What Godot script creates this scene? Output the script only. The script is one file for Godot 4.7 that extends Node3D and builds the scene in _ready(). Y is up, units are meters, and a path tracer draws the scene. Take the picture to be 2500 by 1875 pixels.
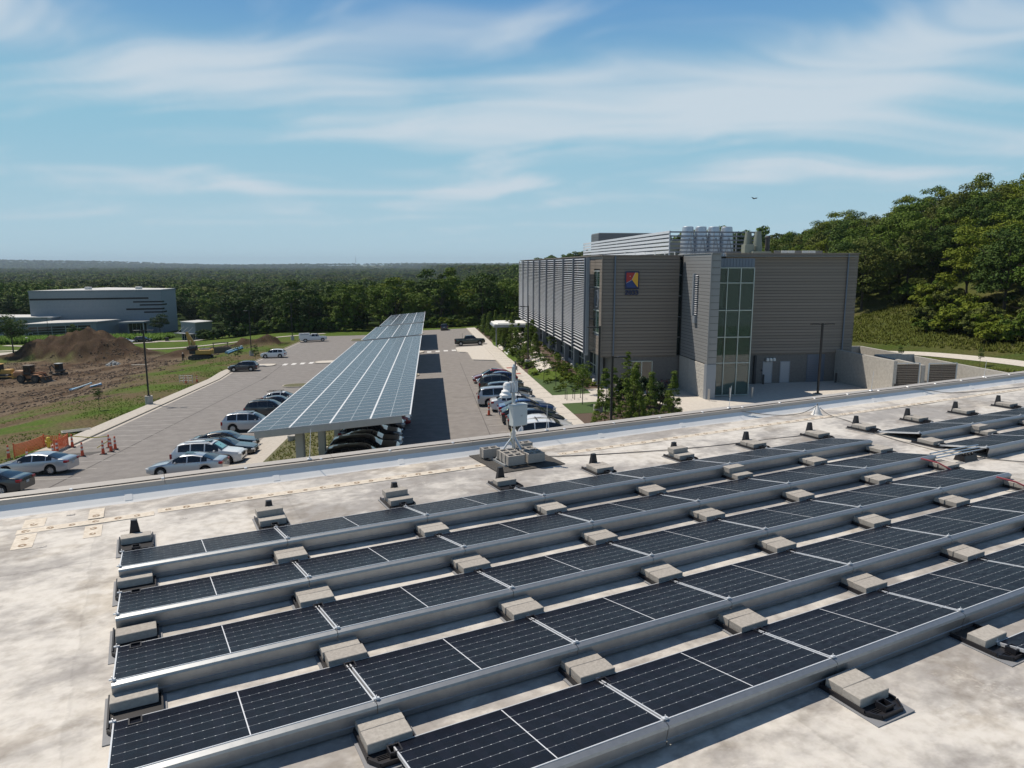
extends Node3D

# ---------------------------------------------------------------- mesh builder
class MB:
	var v := PackedVector3Array()
	var n := PackedVector3Array()
	var uv := PackedVector2Array()
	var col := PackedColorArray()
	var use_col := false
	var c := Color(1, 1, 1)
	var xf := Transform3D()
	func put(p: Vector3, nn: Vector3, t := Vector2.ZERO) -> void:
		v.append(xf * p)
		n.append((xf.basis * nn).normalized())
		uv.append(t)
		col.append(c)
	func tri(a: Vector3, b: Vector3, d: Vector3) -> void:
		var nn := (b - a).cross(d - a)
		if nn.length_squared() < 1e-16:
			return
		nn = nn.normalized()
		put(a, nn); put(d, nn, Vector2(1, 1)); put(b, nn, Vector2(1, 0))
	func quad(a: Vector3, b: Vector3, d: Vector3, e: Vector3) -> void: # counter-clockwise seen from outside
		var nn := (d - a).cross(e - b)
		if nn.length_squared() < 1e-16:
			return
		nn = nn.normalized()
		put(a, nn, Vector2(0, 1)); put(d, nn, Vector2(1, 0)); put(b, nn, Vector2(1, 1))
		put(a, nn, Vector2(0, 1)); put(e, nn, Vector2(0, 0)); put(d, nn, Vector2(1, 0))
	func quad_uv(a: Vector3, b: Vector3, d: Vector3, e: Vector3, ta: Vector2, tb: Vector2, td: Vector2, te: Vector2) -> void:
		var nn := (d - a).cross(e - b).normalized()
		put(a, nn, ta); put(d, nn, td); put(b, nn, tb)
		put(a, nn, ta); put(e, nn, te); put(d, nn, td)
	func quad_n(a: Vector3, b: Vector3, d: Vector3, e: Vector3, na: Vector3, nb: Vector3, nd: Vector3, ne: Vector3) -> void:
		put(a, na); put(d, nd); put(b, nb)
		put(a, na); put(e, ne); put(d, nd)
	func box(ctr: Vector3, size: Vector3, b := Basis()) -> MB:
		var h := size * 0.5
		var p := []
		for i in 8:
			p.append(ctr + b * Vector3(h.x if i & 1 else -h.x, h.y if i & 2 else -h.y, h.z if i & 4 else -h.z))
		quad(p[4], p[5], p[7], p[6]); quad(p[1], p[0], p[2], p[3])
		quad(p[5], p[1], p[3], p[7]); quad(p[0], p[4], p[6], p[2])
		quad(p[6], p[7], p[3], p[2]); quad(p[0], p[1], p[5], p[4])
		return self
	func mm(a: Vector3, b: Vector3) -> MB: # box from corner to corner
		return box((a + b) * 0.5, (b - a).abs())
	func cbox(ctr: Vector3, size: Vector3, e := 0.01, b := Basis()) -> MB: # chamfered box
		var h := size * 0.5
		e = minf(e, minf(h.x, minf(h.y, h.z)) * 0.9)
		for ax in 3:
			var a1 := (ax + 1) % 3
			var a2 := (ax + 2) % 3
			for s in [-1.0, 1.0]:
				var q := []
				for k in [[-1, -1], [1, -1], [1, 1], [-1, 1]]:
					var p := Vector3()
					p[ax] = s * h[ax]; p[a1] = k[0] * (h[a1] - e); p[a2] = k[1] * (h[a2] - e)
					q.append(ctr + b * p)
				if s > 0: quad(q[0], q[1], q[2], q[3])
				else: quad(q[3], q[2], q[1], q[0])
			for s1 in [-1.0, 1.0]:
				for s2 in [-1.0, 1.0]:
					var lo := Vector3(); var hi := Vector3(); var lo2 := Vector3(); var hi2 := Vector3()
					lo[ax] = -(h[ax] - e); hi[ax] = h[ax] - e
					lo[a1] = s1 * h[a1]; lo[a2] = s2 * (h[a2] - e)
					hi[a1] = lo[a1]; hi[a2] = lo[a2]
					lo2[ax] = lo[ax]; hi2[ax] = hi[ax]
					lo2[a1] = s1 * (h[a1] - e); lo2[a2] = s2 * h[a2]
					hi2[a1] = lo2[a1]; hi2[a2] = lo2[a2]
					if s1 * s2 > 0: quad(ctr + b * lo, ctr + b * lo2, ctr + b * hi2, ctr + b * hi)
					else: quad(ctr + b * hi, ctr + b * hi2, ctr + b * lo2, ctr + b * lo)
		for i in 8:
			var sx := 1.0 if i & 1 else -1.0
			var sy := 1.0 if i & 2 else -1.0
			var sz := 1.0 if i & 4 else -1.0
			var a := ctr + b * Vector3(sx * h.x, sy * (h.y - e), sz * (h.z - e))
			var d := ctr + b * Vector3(sx * (h.x - e), sy * h.y, sz * (h.z - e))
			var g := ctr + b * Vector3(sx * (h.x - e), sy * (h.y - e), sz * h.z)
			if sx * sy * sz > 0: tri(a, d, g)
			else: tri(a, g, d)
		return self
	func bar(a: Vector3, b: Vector3, w: float, h := -1.0) -> MB: # square bar from a to b
		if h < 0: h = w
		var d := b - a
		var z := d.normalized()
		var up := Vector3.UP if absf(z.y) < 0.95 else Vector3.RIGHT
		var x := up.cross(z).normalized()
		var y := z.cross(x)
		return box((a + b) * 0.5, Vector3(w, h, d.length()), Basis(x, y, z))
	func cyl(a: Vector3, b: Vector3, r0: float, r1 := -1.0, seg := 10, caps := true) -> MB:
		if r1 < 0: r1 = r0
		var z := (b - a).normalized()
		var up := Vector3.UP if absf(z.y) < 0.9 else Vector3.RIGHT
		var x := up.cross(z).normalized()
		var y := z.cross(x)
		var sl := (r0 - r1) / maxf(0.0001, (b - a).length())
		for i in seg:
			var t0 := TAU * i / seg
			var t1 := TAU * (i + 1) / seg
			var e0 := x * cos(t0) + y * sin(t0)
			var e1 := x * cos(t1) + y * sin(t1)
			var n0 := (e0 + z * sl).normalized()
			var n1 := (e1 + z * sl).normalized()
			quad_n(a + e0 * r0, a + e1 * r0, b + e1 * r1, b + e0 * r1, n0, n1, n1, n0)
			if caps:
				if r1 > 0.0005: tri(b, b + e0 * r1, b + e1 * r1)
				if r0 > 0.0005: tri(a, a + e1 * r0, a + e0 * r0)
		return self
	func lathe(o: Vector3, prof: Array, seg := 16) -> MB: # prof: Vector2(r, y) upwards
		for k in prof.size() - 1:
			var p: Vector2 = prof[k]
			var q: Vector2 = prof[k + 1]
			var d := q - p
			var nr := Vector2(d.y, -d.x).normalized()
			for i in seg:
				var t0 := TAU * i / seg
				var t1 := TAU * (i + 1) / seg
				var e0 := Vector3(cos(t0), 0, -sin(t0))
				var e1 := Vector3(cos(t1), 0, -sin(t1))
				var n0 := e0 * nr.x + Vector3.UP * nr.y
				var n1 := e1 * nr.x + Vector3.UP * nr.y
				quad_n(o + e0 * p.x + Vector3.UP * p.y, o + e1 * p.x + Vector3.UP * p.y, o + e1 * q.x + Vector3.UP * q.y, o + e0 * q.x + Vector3.UP * q.y, n0, n1, n1, n0)
		return self
	func tube(pts: Array, r: float, seg := 6) -> MB:
		for i in pts.size() - 1:
			cyl(pts[i], pts[i + 1], r, r, seg, i == 0 or i == pts.size() - 2)
		return self
	func sphere(o: Vector3, r: Vector3, seg := 12, rings := 8) -> MB:
		for j in rings:
			var a0 := PI * j / rings - PI / 2
			var a1 := PI * (j + 1) / rings - PI / 2
			for i in seg:
				var t0 := TAU * i / seg
				var t1 := TAU * (i + 1) / seg
				var p := []
				for q in [[a0, t0], [a0, t1], [a1, t1], [a1, t0]]:
					p.append(Vector3(cos(q[0]) * cos(q[1]), sin(q[0]), -cos(q[0]) * sin(q[1])))
				quad_n(o + p[0] * r, o + p[1] * r, o + p[2] * r, o + p[3] * r, (p[0] / r).normalized(), (p[1] / r).normalized(), (p[2] / r).normalized(), (p[3] / r).normalized())
		return self
	func prism(poly: PackedVector2Array, y0: float, y1: float) -> MB: # poly in (x, z), any winding
		var pl := poly.duplicate()
		if Geometry2D.is_polygon_clockwise(pl): pl.reverse()
		var ix := Geometry2D.triangulate_polygon(pl)
		for i in range(0, ix.size(), 3):
			var a := pl[ix[i]]; var b := pl[ix[i + 1]]; var d := pl[ix[i + 2]]
			if (b - a).cross(d - a) > 0:
				var s := b; b = d; d = s
			tri(Vector3(a.x, y1, a.y), Vector3(b.x, y1, b.y), Vector3(d.x, y1, d.y))
			tri(Vector3(a.x, y0, a.y), Vector3(d.x, y0, d.y), Vector3(b.x, y0, b.y))
		for i in pl.size():
			var a := pl[i]; var b := pl[(i + 1) % pl.size()]
			quad(Vector3(b.x, y0, b.y), Vector3(a.x, y0, a.y), Vector3(a.x, y1, a.y), Vector3(b.x, y1, b.y))
		return self
	func side(poly: PackedVector2Array, x0: float, x1: float) -> MB: # poly in (z, y), extruded along x
		var keep := xf
		# map prism (x, y, z) -> (y, z, x)
		xf = keep * Transform3D(Basis(Vector3(0, 0, 1), Vector3(1, 0, 0), Vector3(0, 1, 0)), Vector3.ZERO)
		prism(poly, x0, x1)
		xf = keep
		return self
	func mesh(mat: Material = null) -> ArrayMesh:
		var m := ArrayMesh.new()
		if v.is_empty():
			return m
		var a := []
		a.resize(Mesh.ARRAY_MAX)
		a[Mesh.ARRAY_VERTEX] = v
		a[Mesh.ARRAY_NORMAL] = n
		a[Mesh.ARRAY_TEX_UV] = uv
		if use_col: a[Mesh.ARRAY_COLOR] = col
		m.add_surface_from_arrays(Mesh.PRIMITIVE_TRIANGLES, a)
		if mat: m.surface_set_material(0, mat)
		return m

# ---------------------------------------------------------------- naming
var taken := {}
func numbered(called: String) -> String:
	if not taken.has(called):
		taken[called] = 0
		return called
	taken[called] += 1
	return "%s_%03d" % [called, taken[called]]
func tag(o: Node3D, label: String, category: String, group := "") -> Node3D:
	o.set_meta("label", label)
	o.set_meta("category", category)
	if group: o.set_meta("group", group)
	return o
func thing(called: String, label: String, category: String, at := Vector3.ZERO, turn := 0.0, group := "") -> Node3D:
	var o := Node3D.new()
	o.name = numbered(called)
	add_child(o)
	o.position = at
	o.rotation.y = turn
	return tag(o, label, category, group)
func part(called: String, mb, mat: Material, parent: Node3D, at := Vector3.ZERO) -> MeshInstance3D:
	var o := MeshInstance3D.new()
	o.name = called
	o.mesh = mb.mesh() if mb is MB else mb
	o.material_override = mat
	o.position = at
	parent.add_child(o, true)
	return o
func single(called: String, label: String, category: String, mb, mat: Material, at := Vector3.ZERO, turn := 0.0, group := "") -> MeshInstance3D:
	var o := MeshInstance3D.new()
	o.name = numbered(called)
	o.mesh = mb.mesh() if mb is MB else mb
	o.material_override = mat
	add_child(o)
	o.position = at
	o.rotation.y = turn
	tag(o, label, category, group)
	return o
func struct(called: String, mb, mat: Material, at := Vector3.ZERO, turn := 0.0) -> MeshInstance3D:
	var o := MeshInstance3D.new()
	o.name = numbered(called)
	o.mesh = mb.mesh() if mb is MB else mb
	o.material_override = mat
	add_child(o)
	o.position = at
	o.rotation.y = turn
	o.set_meta("kind", "structure")
	return o
func copy(o: Node3D, called: String, label: String, at: Vector3, turn: float, group := "") -> Node3D:
	var c: Node3D = o.duplicate()
	c.name = numbered(called)
	add_child(c)
	c.position = at
	c.rotation = Vector3(0, turn, 0)
	c.set_meta("label", label)
	if group: c.set_meta("group", group)
	return c
const ORD := ["first", "second", "third", "fourth", "fifth", "sixth", "seventh", "eighth", "ninth", "tenth", "eleventh", "twelfth", "thirteenth", "fourteenth", "fifteenth", "sixteenth", "seventeenth", "eighteenth", "nineteenth", "twentieth", "twenty first", "twenty second", "twenty third", "twenty fourth", "twenty fifth", "twenty sixth", "twenty seventh", "twenty eighth", "twenty ninth", "thirtieth", "thirty first", "thirty second", "thirty third", "thirty fourth", "thirty fifth", "thirty sixth", "thirty seventh", "thirty eighth", "thirty ninth", "fortieth"]

# ---------------------------------------------------------------- materials
var M := {}
func lin(r: float, g: float, b: float, a := 1.0) -> Color:
	var c := Color(r, g, b).linear_to_srgb()
	c.a = a
	return c
func mat(key: String, c: Color, rough := 0.8, metal := 0.0) -> StandardMaterial3D: # c is linear
	var m := StandardMaterial3D.new()
	m.resource_name = key
	m.albedo_color = lin(c.r, c.g, c.b, c.a)
	m.roughness = rough
	m.metallic = metal
	M[key] = m
	return m
func noise_tex(seed_: int, freq: float, lo: Color, hi: Color, oct := 4, size := 512, mid = null, kind := FastNoiseLite.TYPE_SIMPLEX_SMOOTH, bump := 0.0) -> NoiseTexture2D:
	var f := FastNoiseLite.new()
	f.seed = seed_
	f.noise_type = kind
	f.frequency = freq
	f.fractal_octaves = oct
	f.fractal_gain = 0.6
	var t := NoiseTexture2D.new()
	t.width = size; t.height = size
	t.seamless = true
	t.noise = f
	if bump > 0.0:
		t.as_normal_map = true
		t.bump_strength = bump
	else:
		var g := Gradient.new()
		if mid == null:
			g.offsets = PackedFloat32Array([0.15, 0.85]); g.colors = PackedColorArray([lin(lo.r, lo.g, lo.b), lin(hi.r, hi.g, hi.b)])
		else:
			g.offsets = PackedFloat32Array([0.2, 0.5, 0.8]); g.colors = PackedColorArray([lin(lo.r, lo.g, lo.b), lin(mid.r, mid.g, mid.b), lin(hi.r, hi.g, hi.b)])
		t.color_ramp = g
	return t
func surf(key: String, seed_: int, lo: Color, hi: Color, metres: float, rough := 0.85, freq := 0.02, mid = null, oct := 5, bump := 0.0, bump_m := 1.0) -> StandardMaterial3D: # noise-coloured, mapped in the world
	var m := mat(key, Color(1, 1, 1), rough)
	m.albedo_texture = noise_tex(seed_, freq, lo, hi, oct, 512, mid)
	m.uv1_triplanar = true
	m.uv1_world_triplanar = true
	m.uv1_scale = Vector3.ONE / metres
	if bump > 0.0:
		m.normal_enabled = true
		m.normal_texture = noise_tex(seed_ + 7, 0.05, lo, hi, 4, 512, null, FastNoiseLite.TYPE_SIMPLEX_SMOOTH, bump)
	return m

# ---------------------------------------------------------------- frames
const EYE := 14.0
const ROOF_Y := EYE - 4.07
var ROOF_TURN := deg_to_rad(27.5)
var LOT_TURN := deg_to_rad(6.6)
func rf(u: float, v: float, y := ROOF_Y) -> Vector3: # the near roof: u along the panel rows, v away
	return Vector3(u * sin(deg_to_rad(62.5)) - v * cos(deg_to_rad(62.5)), y, -(u * cos(deg_to_rad(62.5)) + v * sin(deg_to_rad(62.5))))
func lot_st(x: float, z: float) -> Vector2: # (s away, t to the right)
	var d := -z
	return Vector2(-x * sin(LOT_TURN) + d * cos(LOT_TURN), x * cos(LOT_TURN) + d * sin(LOT_TURN))
func lp(s: float, t: float, up := 0.0) -> Vector3: # the parking lot: s away, t to the right, on the ground
	var x := -s * sin(LOT_TURN) + t * cos(LOT_TURN)
	var d := s * cos(LOT_TURN) + t * sin(LOT_TURN)
	return Vector3(x, gy(x, -d) + up, -d)
func lq(s: float, t: float, y: float) -> Vector3: # the same at an absolute height
	var p := lp(s, t)
	p.y = y
	return p
func kerb_t(s: float) -> float: # the left edge of the parking lot
	if s < 125.0: return lerpf(-28.6, -34.0, clampf((s - 45.0) / 80.0, -0.6, 1.0))
	return lerpf(-34.0, -31.8, clampf((s - 125.0) / 51.0, 0.0, 1.2))
func pave_y(x: float, z: float) -> float:
	var d := -z
	var st := lot_st(x, z)
	var hr := 11.3 + 0.0249 * minf(d, 215.0) - 0.04 * clampf(x, -60.0, 16.0) - 0.02 * clampf(x - 16.0, 0.0, 20.0)
	var hl := 11.05 + 0.0529 * minf(d, 112.0) + 0.007 * maxf(0.0, minf(d, 215.0) - 112.0) - 0.018 * maxf(x, -60.0)
	return EYE - lerpf(hl, hr, smoothstep(-15.0, -7.0, st.y))
func gy(x: float, z: float) -> float:
	var d := -z
	var st := lot_st(x, z)
	var y := pave_y(x, z)
	# the terrace along the laboratory
	y = lerpf(y, 1.55, smoothstep(12.3, 15.6, st.y) * smoothstep(76.0, 84.0, st.x) * (1.0 - smoothstep(128.0, 165.0, st.x)))
	# left of the lot the ground falls towards the building site and the far lawn
	var k := kerb_t(st.x) - 3.5
	var f := smoothstep(0.0, 46.0, k - st.y)
	y = lerpf(y, -9.2, f)
	# beyond the lot the valley
	y = lerpf(y, -11.0, smoothstep(215.0, 330.0, d) * (1.0 - smoothstep(10.0, 90.0, x)))
	y -= 11.0 * smoothstep(330.0, 1300.0, d) * (1.0 - smoothstep(60.0, 200.0, x - d * 0.25))
	# the wooded hill on the right
	var h := smoothstep(46.0, 125.0, x + 0.14 * (d - 75.0)) * smoothstep(40.0, 95.0, d + 0.25 * (x - 40.0))
	y += 20.0 * h
	return y

# ---------------------------------------------------------------- camera, sky, sun
func setup_view() -> void:
	var cam := Camera3D.new()
	cam.name = "camera"
	add_child(cam)
	cam.position = Vector3(0, EYE, 0)
	cam.rotation_degrees.x = -9.414
	cam.fov = 56.796
	cam.far = 40000.0
	cam.current = true
	var e := Environment.new()
	e.background_mode = Environment.BG_SKY
	e.tonemap_mode = Environment.TONE_MAPPER_LINEAR
	e.tonemap_exposure = 1.0
	e.sdfgi_enabled = true
	e.ssao_enabled = true
	e.ssil_enabled = true
	e.fog_enabled = true
	e.fog_density = 0.00006
	e.fog_light_color = Color(0.84, 0.92, 1.0)
	var sky := Sky.new()
	var pm := PanoramaSkyMaterial.new()
	pm.panorama = sky_picture()
	sky.sky_material = pm
	e.sky = sky
	var we := WorldEnvironment.new()
	we.name = "air"
	we.environment = e
	add_child(we)
	var sun := DirectionalLight3D.new()
	sun.name = "sun"
	add_child(sun)
	# the sun stands to the left and ahead, 57 degrees up
	var az := deg_to_rad(-58.0)
	var el := deg_to_rad(57.5)
	var to_sun := Vector3(sin(az) * cos(el), sin(el), -cos(az) * cos(el))
	sun.look_at_from_position(Vector3.ZERO, -to_sun)
	sun.light_energy = 1.6
	sun.light_color = Color(1.0, 0.952, 0.885)
	sun.light_angular_distance = 0.53
	sun.shadow_enabled = true
func fbm(f: FastNoiseLite, x: float, y: float) -> float:
	return f.get_noise_2d(x, y)
func sky_picture() -> ImageTexture:
	var w := 2048
	var h := 1024
	var im := Image.create(w, h, false, Image.FORMAT_RGBF)
	var a := FastNoiseLite.new()
	a.seed = 11; a.frequency = 1.0; a.fractal_octaves = 5; a.fractal_gain = 0.55
	var b := FastNoiseLite.new()
	b.seed = 5; b.frequency = 1.0; b.fractal_octaves = 3
	var low := Color(0.43, 0.62, 0.72)
	var mid := Color(0.28, 0.53, 0.68)
	var blue := Color(0.115, 0.30, 0.58)
	var top := Color(0.060, 0.118, 0.235)
	var cloud := Color(0.62, 0.70, 0.77)
	im.fill(Color(0.16, 0.18, 0.15))
	for j in h / 2 + 3:
		var el := PI / 2 - PI * (j + 0.5) / h
		var y := sin(maxf(el, 0.0))
		var c0: Color = low.lerp(mid, smoothstep(0.0, 0.20, y)).lerp(blue, smoothstep(0.17, 0.36, y)).lerp(top, smoothstep(0.35, 0.62, y))
		var deg := rad_to_deg(maxf(el, 0.0))
		for i in w:
			var az := wrapf(TAU * (i + 0.5) / w, -PI, PI)
			var ad := rad_to_deg(az)
			# a thin layer of cirrus seen from below: long streaks lying across the view
			var d := 1.0 / (y + 0.09)
			var px := sin(az) * d
			var pz := cos(az) * d
			var wx := b.get_noise_2d(px * 0.30 + 9.0, pz * 0.30) * 0.9
			var sx := px * 0.22 + wx * 0.5
			var sz := pz * 0.85 + px * 0.12 + wx * 0.8
			var f := a.get_noise_2d(sx, sz) * 0.62 + a.get_noise_2d(sx * 2.3 + 7.0, sz * 4.0) * 0.24
			# broad bands
			var bend := 9.2 - 2.6 * cos(deg_to_rad((ad - 2.0) * 4.2)) + b.get_noise_2d(ad * 0.035, 3.0) * 2.2
			var band := exp(-pow((deg - bend - 3.8) / 3.4, 2.0)) * 0.52
			var bend2 := 5.4 + 0.035 * absf(ad + 8.0) + b.get_noise_2d(ad * 0.05, 8.0) * 1.4
			band += exp(-pow((deg - bend2) / 0.95, 2.0)) * 0.42 * (0.6 + 0.8 * b.get_noise_2d(ad * 0.06 + 3.0, 1.0))
			var k := smoothstep(0.02, 0.72, f + band + 0.02) * smoothstep(0.4, 4.5, deg)
			k *= 0.86 * lerpf(1.0, 0.35, smoothstep(22.0, 60.0, deg))
			var hz := exp(-deg / 3.0) * 0.15
			im.set_pixel(i, j, c0.lerp(cloud, clampf(k, 0.0, 1.0)).lerp(Color(0.60, 0.70, 0.76), hz))
	return ImageTexture.create_from_image(im)

# ---------------------------------------------------------------- the near roof with its solar panels
func roof_picture() -> ImageTexture: # dirt, stains, seams and scuffs of the white membrane
	var w := 2048
	var h := 1024
	var names := []
	for q in [[1, 0.0028, 6, 90.0], [2, 0.009, 6, 45.0], [3, 0.045, 4, 0.0], [4, 0.0065, 6, 70.0], [5, 0.006, 4, 120.0]]:
		var f := FastNoiseLite.new()
		f.seed = 40 + q[0]; f.frequency = q[1]; f.fractal_octaves = q[2]; f.fractal_gain = 0.62
		if q[3] > 0.0:
			f.domain_warp_enabled = true; f.domain_warp_amplitude = q[3]; f.domain_warp_frequency = 0.008; f.domain_warp_fractal_octaves = 4
		if q[0] == 5: f.fractal_type = FastNoiseLite.FRACTAL_RIDGED
		names.append(f.get_image(w, h, false, false, true).get_data())
	var out := PackedByteArray()
	out.resize(w * h * 3)
	var n1: PackedByteArray = names[0]; var n2: PackedByteArray = names[1]; var n3: PackedByteArray = names[2]; var n4: PackedByteArray = names[3]; var n5: PackedByteArray = names[4]
	var k := 0
	for j in h:
		var v := 14.5 - 13.0 * j / h
		for i in w:
			var a := n1[k] / 255.0; var b := n2[k] / 255.0; var c := n3[k] / 255.0; var d := n4[k] / 255.0
			var u := -9.0 + 38.0 * i / w
			var g := smoothstep(0.36, 0.66, a * 0.42 + b * 0.43 + c * 0.15)     # grey soot
			var br := smoothstep(0.55, 0.74, d * 0.66 + c * 0.20 + b * 0.14)   # brown dried puddles
			var sc := smoothstep(0.80, 0.97, n5[k] / 255.0) * 0.6              # pale scuffs rubbed through the soot
			g *= 1.0 - sc
			var l := 0.64 - 0.07 * c
			var r := l * (1.0 - 0.44 * g); var gg := l * (1.0 - 0.445 * g) * 0.965; var bb := l * (1.0 - 0.43 * g) * 0.905
			br *= 0.42
			r *= 1.0 - 0.30 * br; gg *= 1.0 - 0.37 * br; bb *= 1.0 - 0.47 * br
			# welded seams of the sheets
			var wob := (b - 0.5) * 0.10
			var se := 0.0
			var um := fposmod(u + 0.9 + wob, 2.95)
			if um < 0.025: se = 0.13
			elif um < 0.16: se = 0.06
			var vm := fposmod(v + 0.75 + wob * 0.6, 5.9)
			if vm < 0.025: se = 0.22
			r *= 1.0 - se; gg *= 1.0 - se; bb *= 1.0 - se
			out[k * 3] = int(255.0 * pow(r, 0.4545)); out[k * 3 + 1] = int(255.0 * pow(gg, 0.4545)); out[k * 3 + 2] = int(255.0 * pow(bb, 0.4545))
			k += 1
	return ImageTexture.create_from_image(Image.create_from_data(w, h, false, Image.FORMAT_RGB8, out))
func panel_picture() -> ImageTexture: # the print of one module: six by twelve cells twice, thin white gaps
	var w := 1008
	var h := 504
	var im := Image.create(w, h, false, Image.FORMAT_RGB8)
	var cellc := lin(0.0065, 0.0075, 0.013)
	var cell2 := lin(0.0085, 0.0095, 0.016)
	im.fill(lin(0.010, 0.012, 0.02))
	for i in 24:
		var x := 9 + i * 41 + (6 if i >= 12 else 0)
		for j in 6:
			var y := 6 + j * 82
			im.fill_rect(Rect2i(x, y, 40, 81), cellc if (i * 7 + j * 3) % 3 else cell2)
			for q in 9: # busbars
				im.fill_rect(Rect2i(x, y + 5 + q * 9, 40, 1), lin(0.02, 0.022, 0.03))
	for j in range(1, 6): # the white gaps between the strings
		im.fill_rect(Rect2i(8, 5 + j * 82, w - 16, 2), lin(0.22, 0.24, 0.27))
		for i in range(0, 25):
			var x := 9 + i * 41 + (6 if i >= 12 else 0) - 1
			im.fill_rect(Rect2i(x - 3, 4 + j * 82, 6, 3), lin(0.62, 0.66, 0.7))
	im.fill_rect(Rect2i(500, 4, 5, h - 8), lin(0.62, 0.65, 0.7))
	im.fill_rect(Rect2i(0, 0, w, 4), lin(0.03, 0.035, 0.045)); im.fill_rect(Rect2i(0, h - 4, w, 4), lin(0.03, 0.035, 0.045))
	return ImageTexture.create_from_image(im)
const NUM := ["one", "two", "three", "four", "five", "six"]
const PITCH_U := 2.107
const ROWS := [11.03, 9.59, 8.155, 6.73, 5.315, 3.89]
func build_roof() -> void:
	var mem := mat("roof membrane", Color(1, 1, 1), 0.55)
	mem.albedo_texture = roof_picture()
	mem.metallic_specular = 0.35
	mem.normal_enabled = true
	mem.normal_texture = noise_tex(77, 0.02, Color(), Color(), 4, 512, null, FastNoiseLite.TYPE_SIMPLEX_SMOOTH, 1.2)
	mem.normal_scale = 0.25
	mem.detail_enabled = true # fine grit and water marks over the coarse stains
	mem.detail_blend_mode = BaseMaterial3D.BLEND_MODE_MUL
	mem.detail_uv_layer = BaseMaterial3D.DETAIL_UV_2
	mem.detail_albedo = noise_tex(78, 0.012, Color(0.86, 0.85, 0.835), Color(1.0, 1.0, 1.0), 7, 1024, Color(0.965, 0.96, 0.955))
	mem.uv2_triplanar = true
	mem.uv2_world_triplanar = true
	mem.uv2_scale = Vector3.ONE / 2.7
	var b := thing("flat_roof_building", "near building with a stained white flat roof carrying solar panels", "building", rf(0, 0, 0), ROOF_TURN)
	# the membrane, gently uneven
	var g := MB.new()
	var wave := FastNoiseLite.new()
	wave.seed = 3; wave.frequency = 0.35
	var U0 := -9.0; var U1 := 29.0; var V0 := 1.5; var V1 := 14.5
	var nu := 152; var nv := 52
	for i in nu:
		for j in nv:
			var q := []
			for o in [[0, 0], [1, 0], [1, 1], [0, 1]]:
				var u: float = U0 + (U1 - U0) * (i + o[0]) / nu
				var v: float = V0 + (V1 - V0) * (j + o[1]) / nv
				q.append([Vector3(u, ROOF_Y + 0.016 * wave.get_noise_2d(u, v), -v), Vector2((u - U0) / 38.0, (14.5 - v) / 13.0)])
			g.quad_uv(q[0][0], q[1][0], q[2][0], q[3][0], q[0][1], q[1][1], q[2][1], q[3][1])
	part("roof_membrane", g, mem, b)
	var under := MB.new()
	under.mm(Vector3(-9, -1, -14.02), Vector3(29, ROOF_Y - 0.05, -1.5))
	part("wall", under, surf("stucco", 8, Color(0.3, 0.28, 0.26), Color(0.36, 0.34, 0.31), 4.0), b)
	# parapet: upstand and metal cap in lengths
	var face := mat("parapet membrane", Color(0.80, 0.80, 0.79), 0.6)
	face.albedo_texture = noise_tex(91, 0.008, Color(0.86, 0.87, 0.88), Color(1, 1, 1), 4)
	face.uv1_triplanar = true; face.uv1_world_triplanar = true; face.uv1_scale = Vector3(0.3, 0.8, 0.3)
	var par := part("parapet", MB.new().side(PackedVector2Array([Vector2(-13.64, ROOF_Y - 0.1), Vector2(-13.64, ROOF_Y - 0.01), Vector2(-13.69, ROOF_Y + 0.025), Vector2(-13.87, ROOF_Y + 0.185), Vector2(-14.15, ROOF_Y + 0.19), Vector2(-14.15, ROOF_Y - 0.1)]), -9.0, 29.0), face, b)
	var capm := mat("parapet cap metal", Color(0.40, 0.37, 0.335), 0.42, 0.0)
	capm.clearcoat_enabled = true; capm.clearcoat = 0.3
	var u := -9.0
	while u < 28.9:
		var cap := MB.new()
		cap.side(PackedVector2Array([Vector2(-13.86, ROOF_Y + 0.175), Vector2(-13.862, ROOF_Y + 0.262), Vector2(-13.875, ROOF_Y + 0.268), Vector2(-14.20, ROOF_Y + 0.285), Vector2(-14.21, ROOF_Y + 0.28), Vector2(-14.21, ROOF_Y + 0.12), Vector2(-14.17, ROOF_Y + 0.12), Vector2(-14.17, ROOF_Y + 0.20), Vector2(-13.90, ROOF_Y + 0.20), Vector2(-13.90, ROOF_Y + 0.175)]), u + 0.004, minf(u + 3.05, 29.0) - 0.004)
		part("cap_length", cap, capm, par)
		u += 3.05
	# lapped joints of the wall flashing
	u = -8.0
	while u < 28.0:
		part("flashing_lap", MB.new().side(PackedVector2Array([Vector2(-13.69, ROOF_Y + 0.024), Vector2(-13.86, ROOF_Y + 0.176), Vector2(-13.856, ROOF_Y + 0.180), Vector2(-13.686, ROOF_Y + 0.030)]), u, u + 0.12), face, par)
		u += 2.5
	# the strips and patches welded along the parapet, with rusty fastener rings
	var patch := surf("membrane patch", 21, Color(0.50, 0.44, 0.36), Color(0.64, 0.59, 0.51), 1.3, 0.6)
	var ring := surf("rust stain", 22, Color(0.20, 0.14, 0.09), Color(0.34, 0.25, 0.17), 0.4, 0.8)
	var rust := MB.new()
	var rng := RandomNumberGenerator.new()
	rng.seed = 9
	var flat := func(u0: float, u1: float, v0: float, v1: float, yy: float) -> MB:
		var m := MB.new()
		m.mm(Vector3(u0, ROOF_Y - 0.004, -v1), Vector3(u1, ROOF_Y + yy, -v0))
		return m
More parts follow.
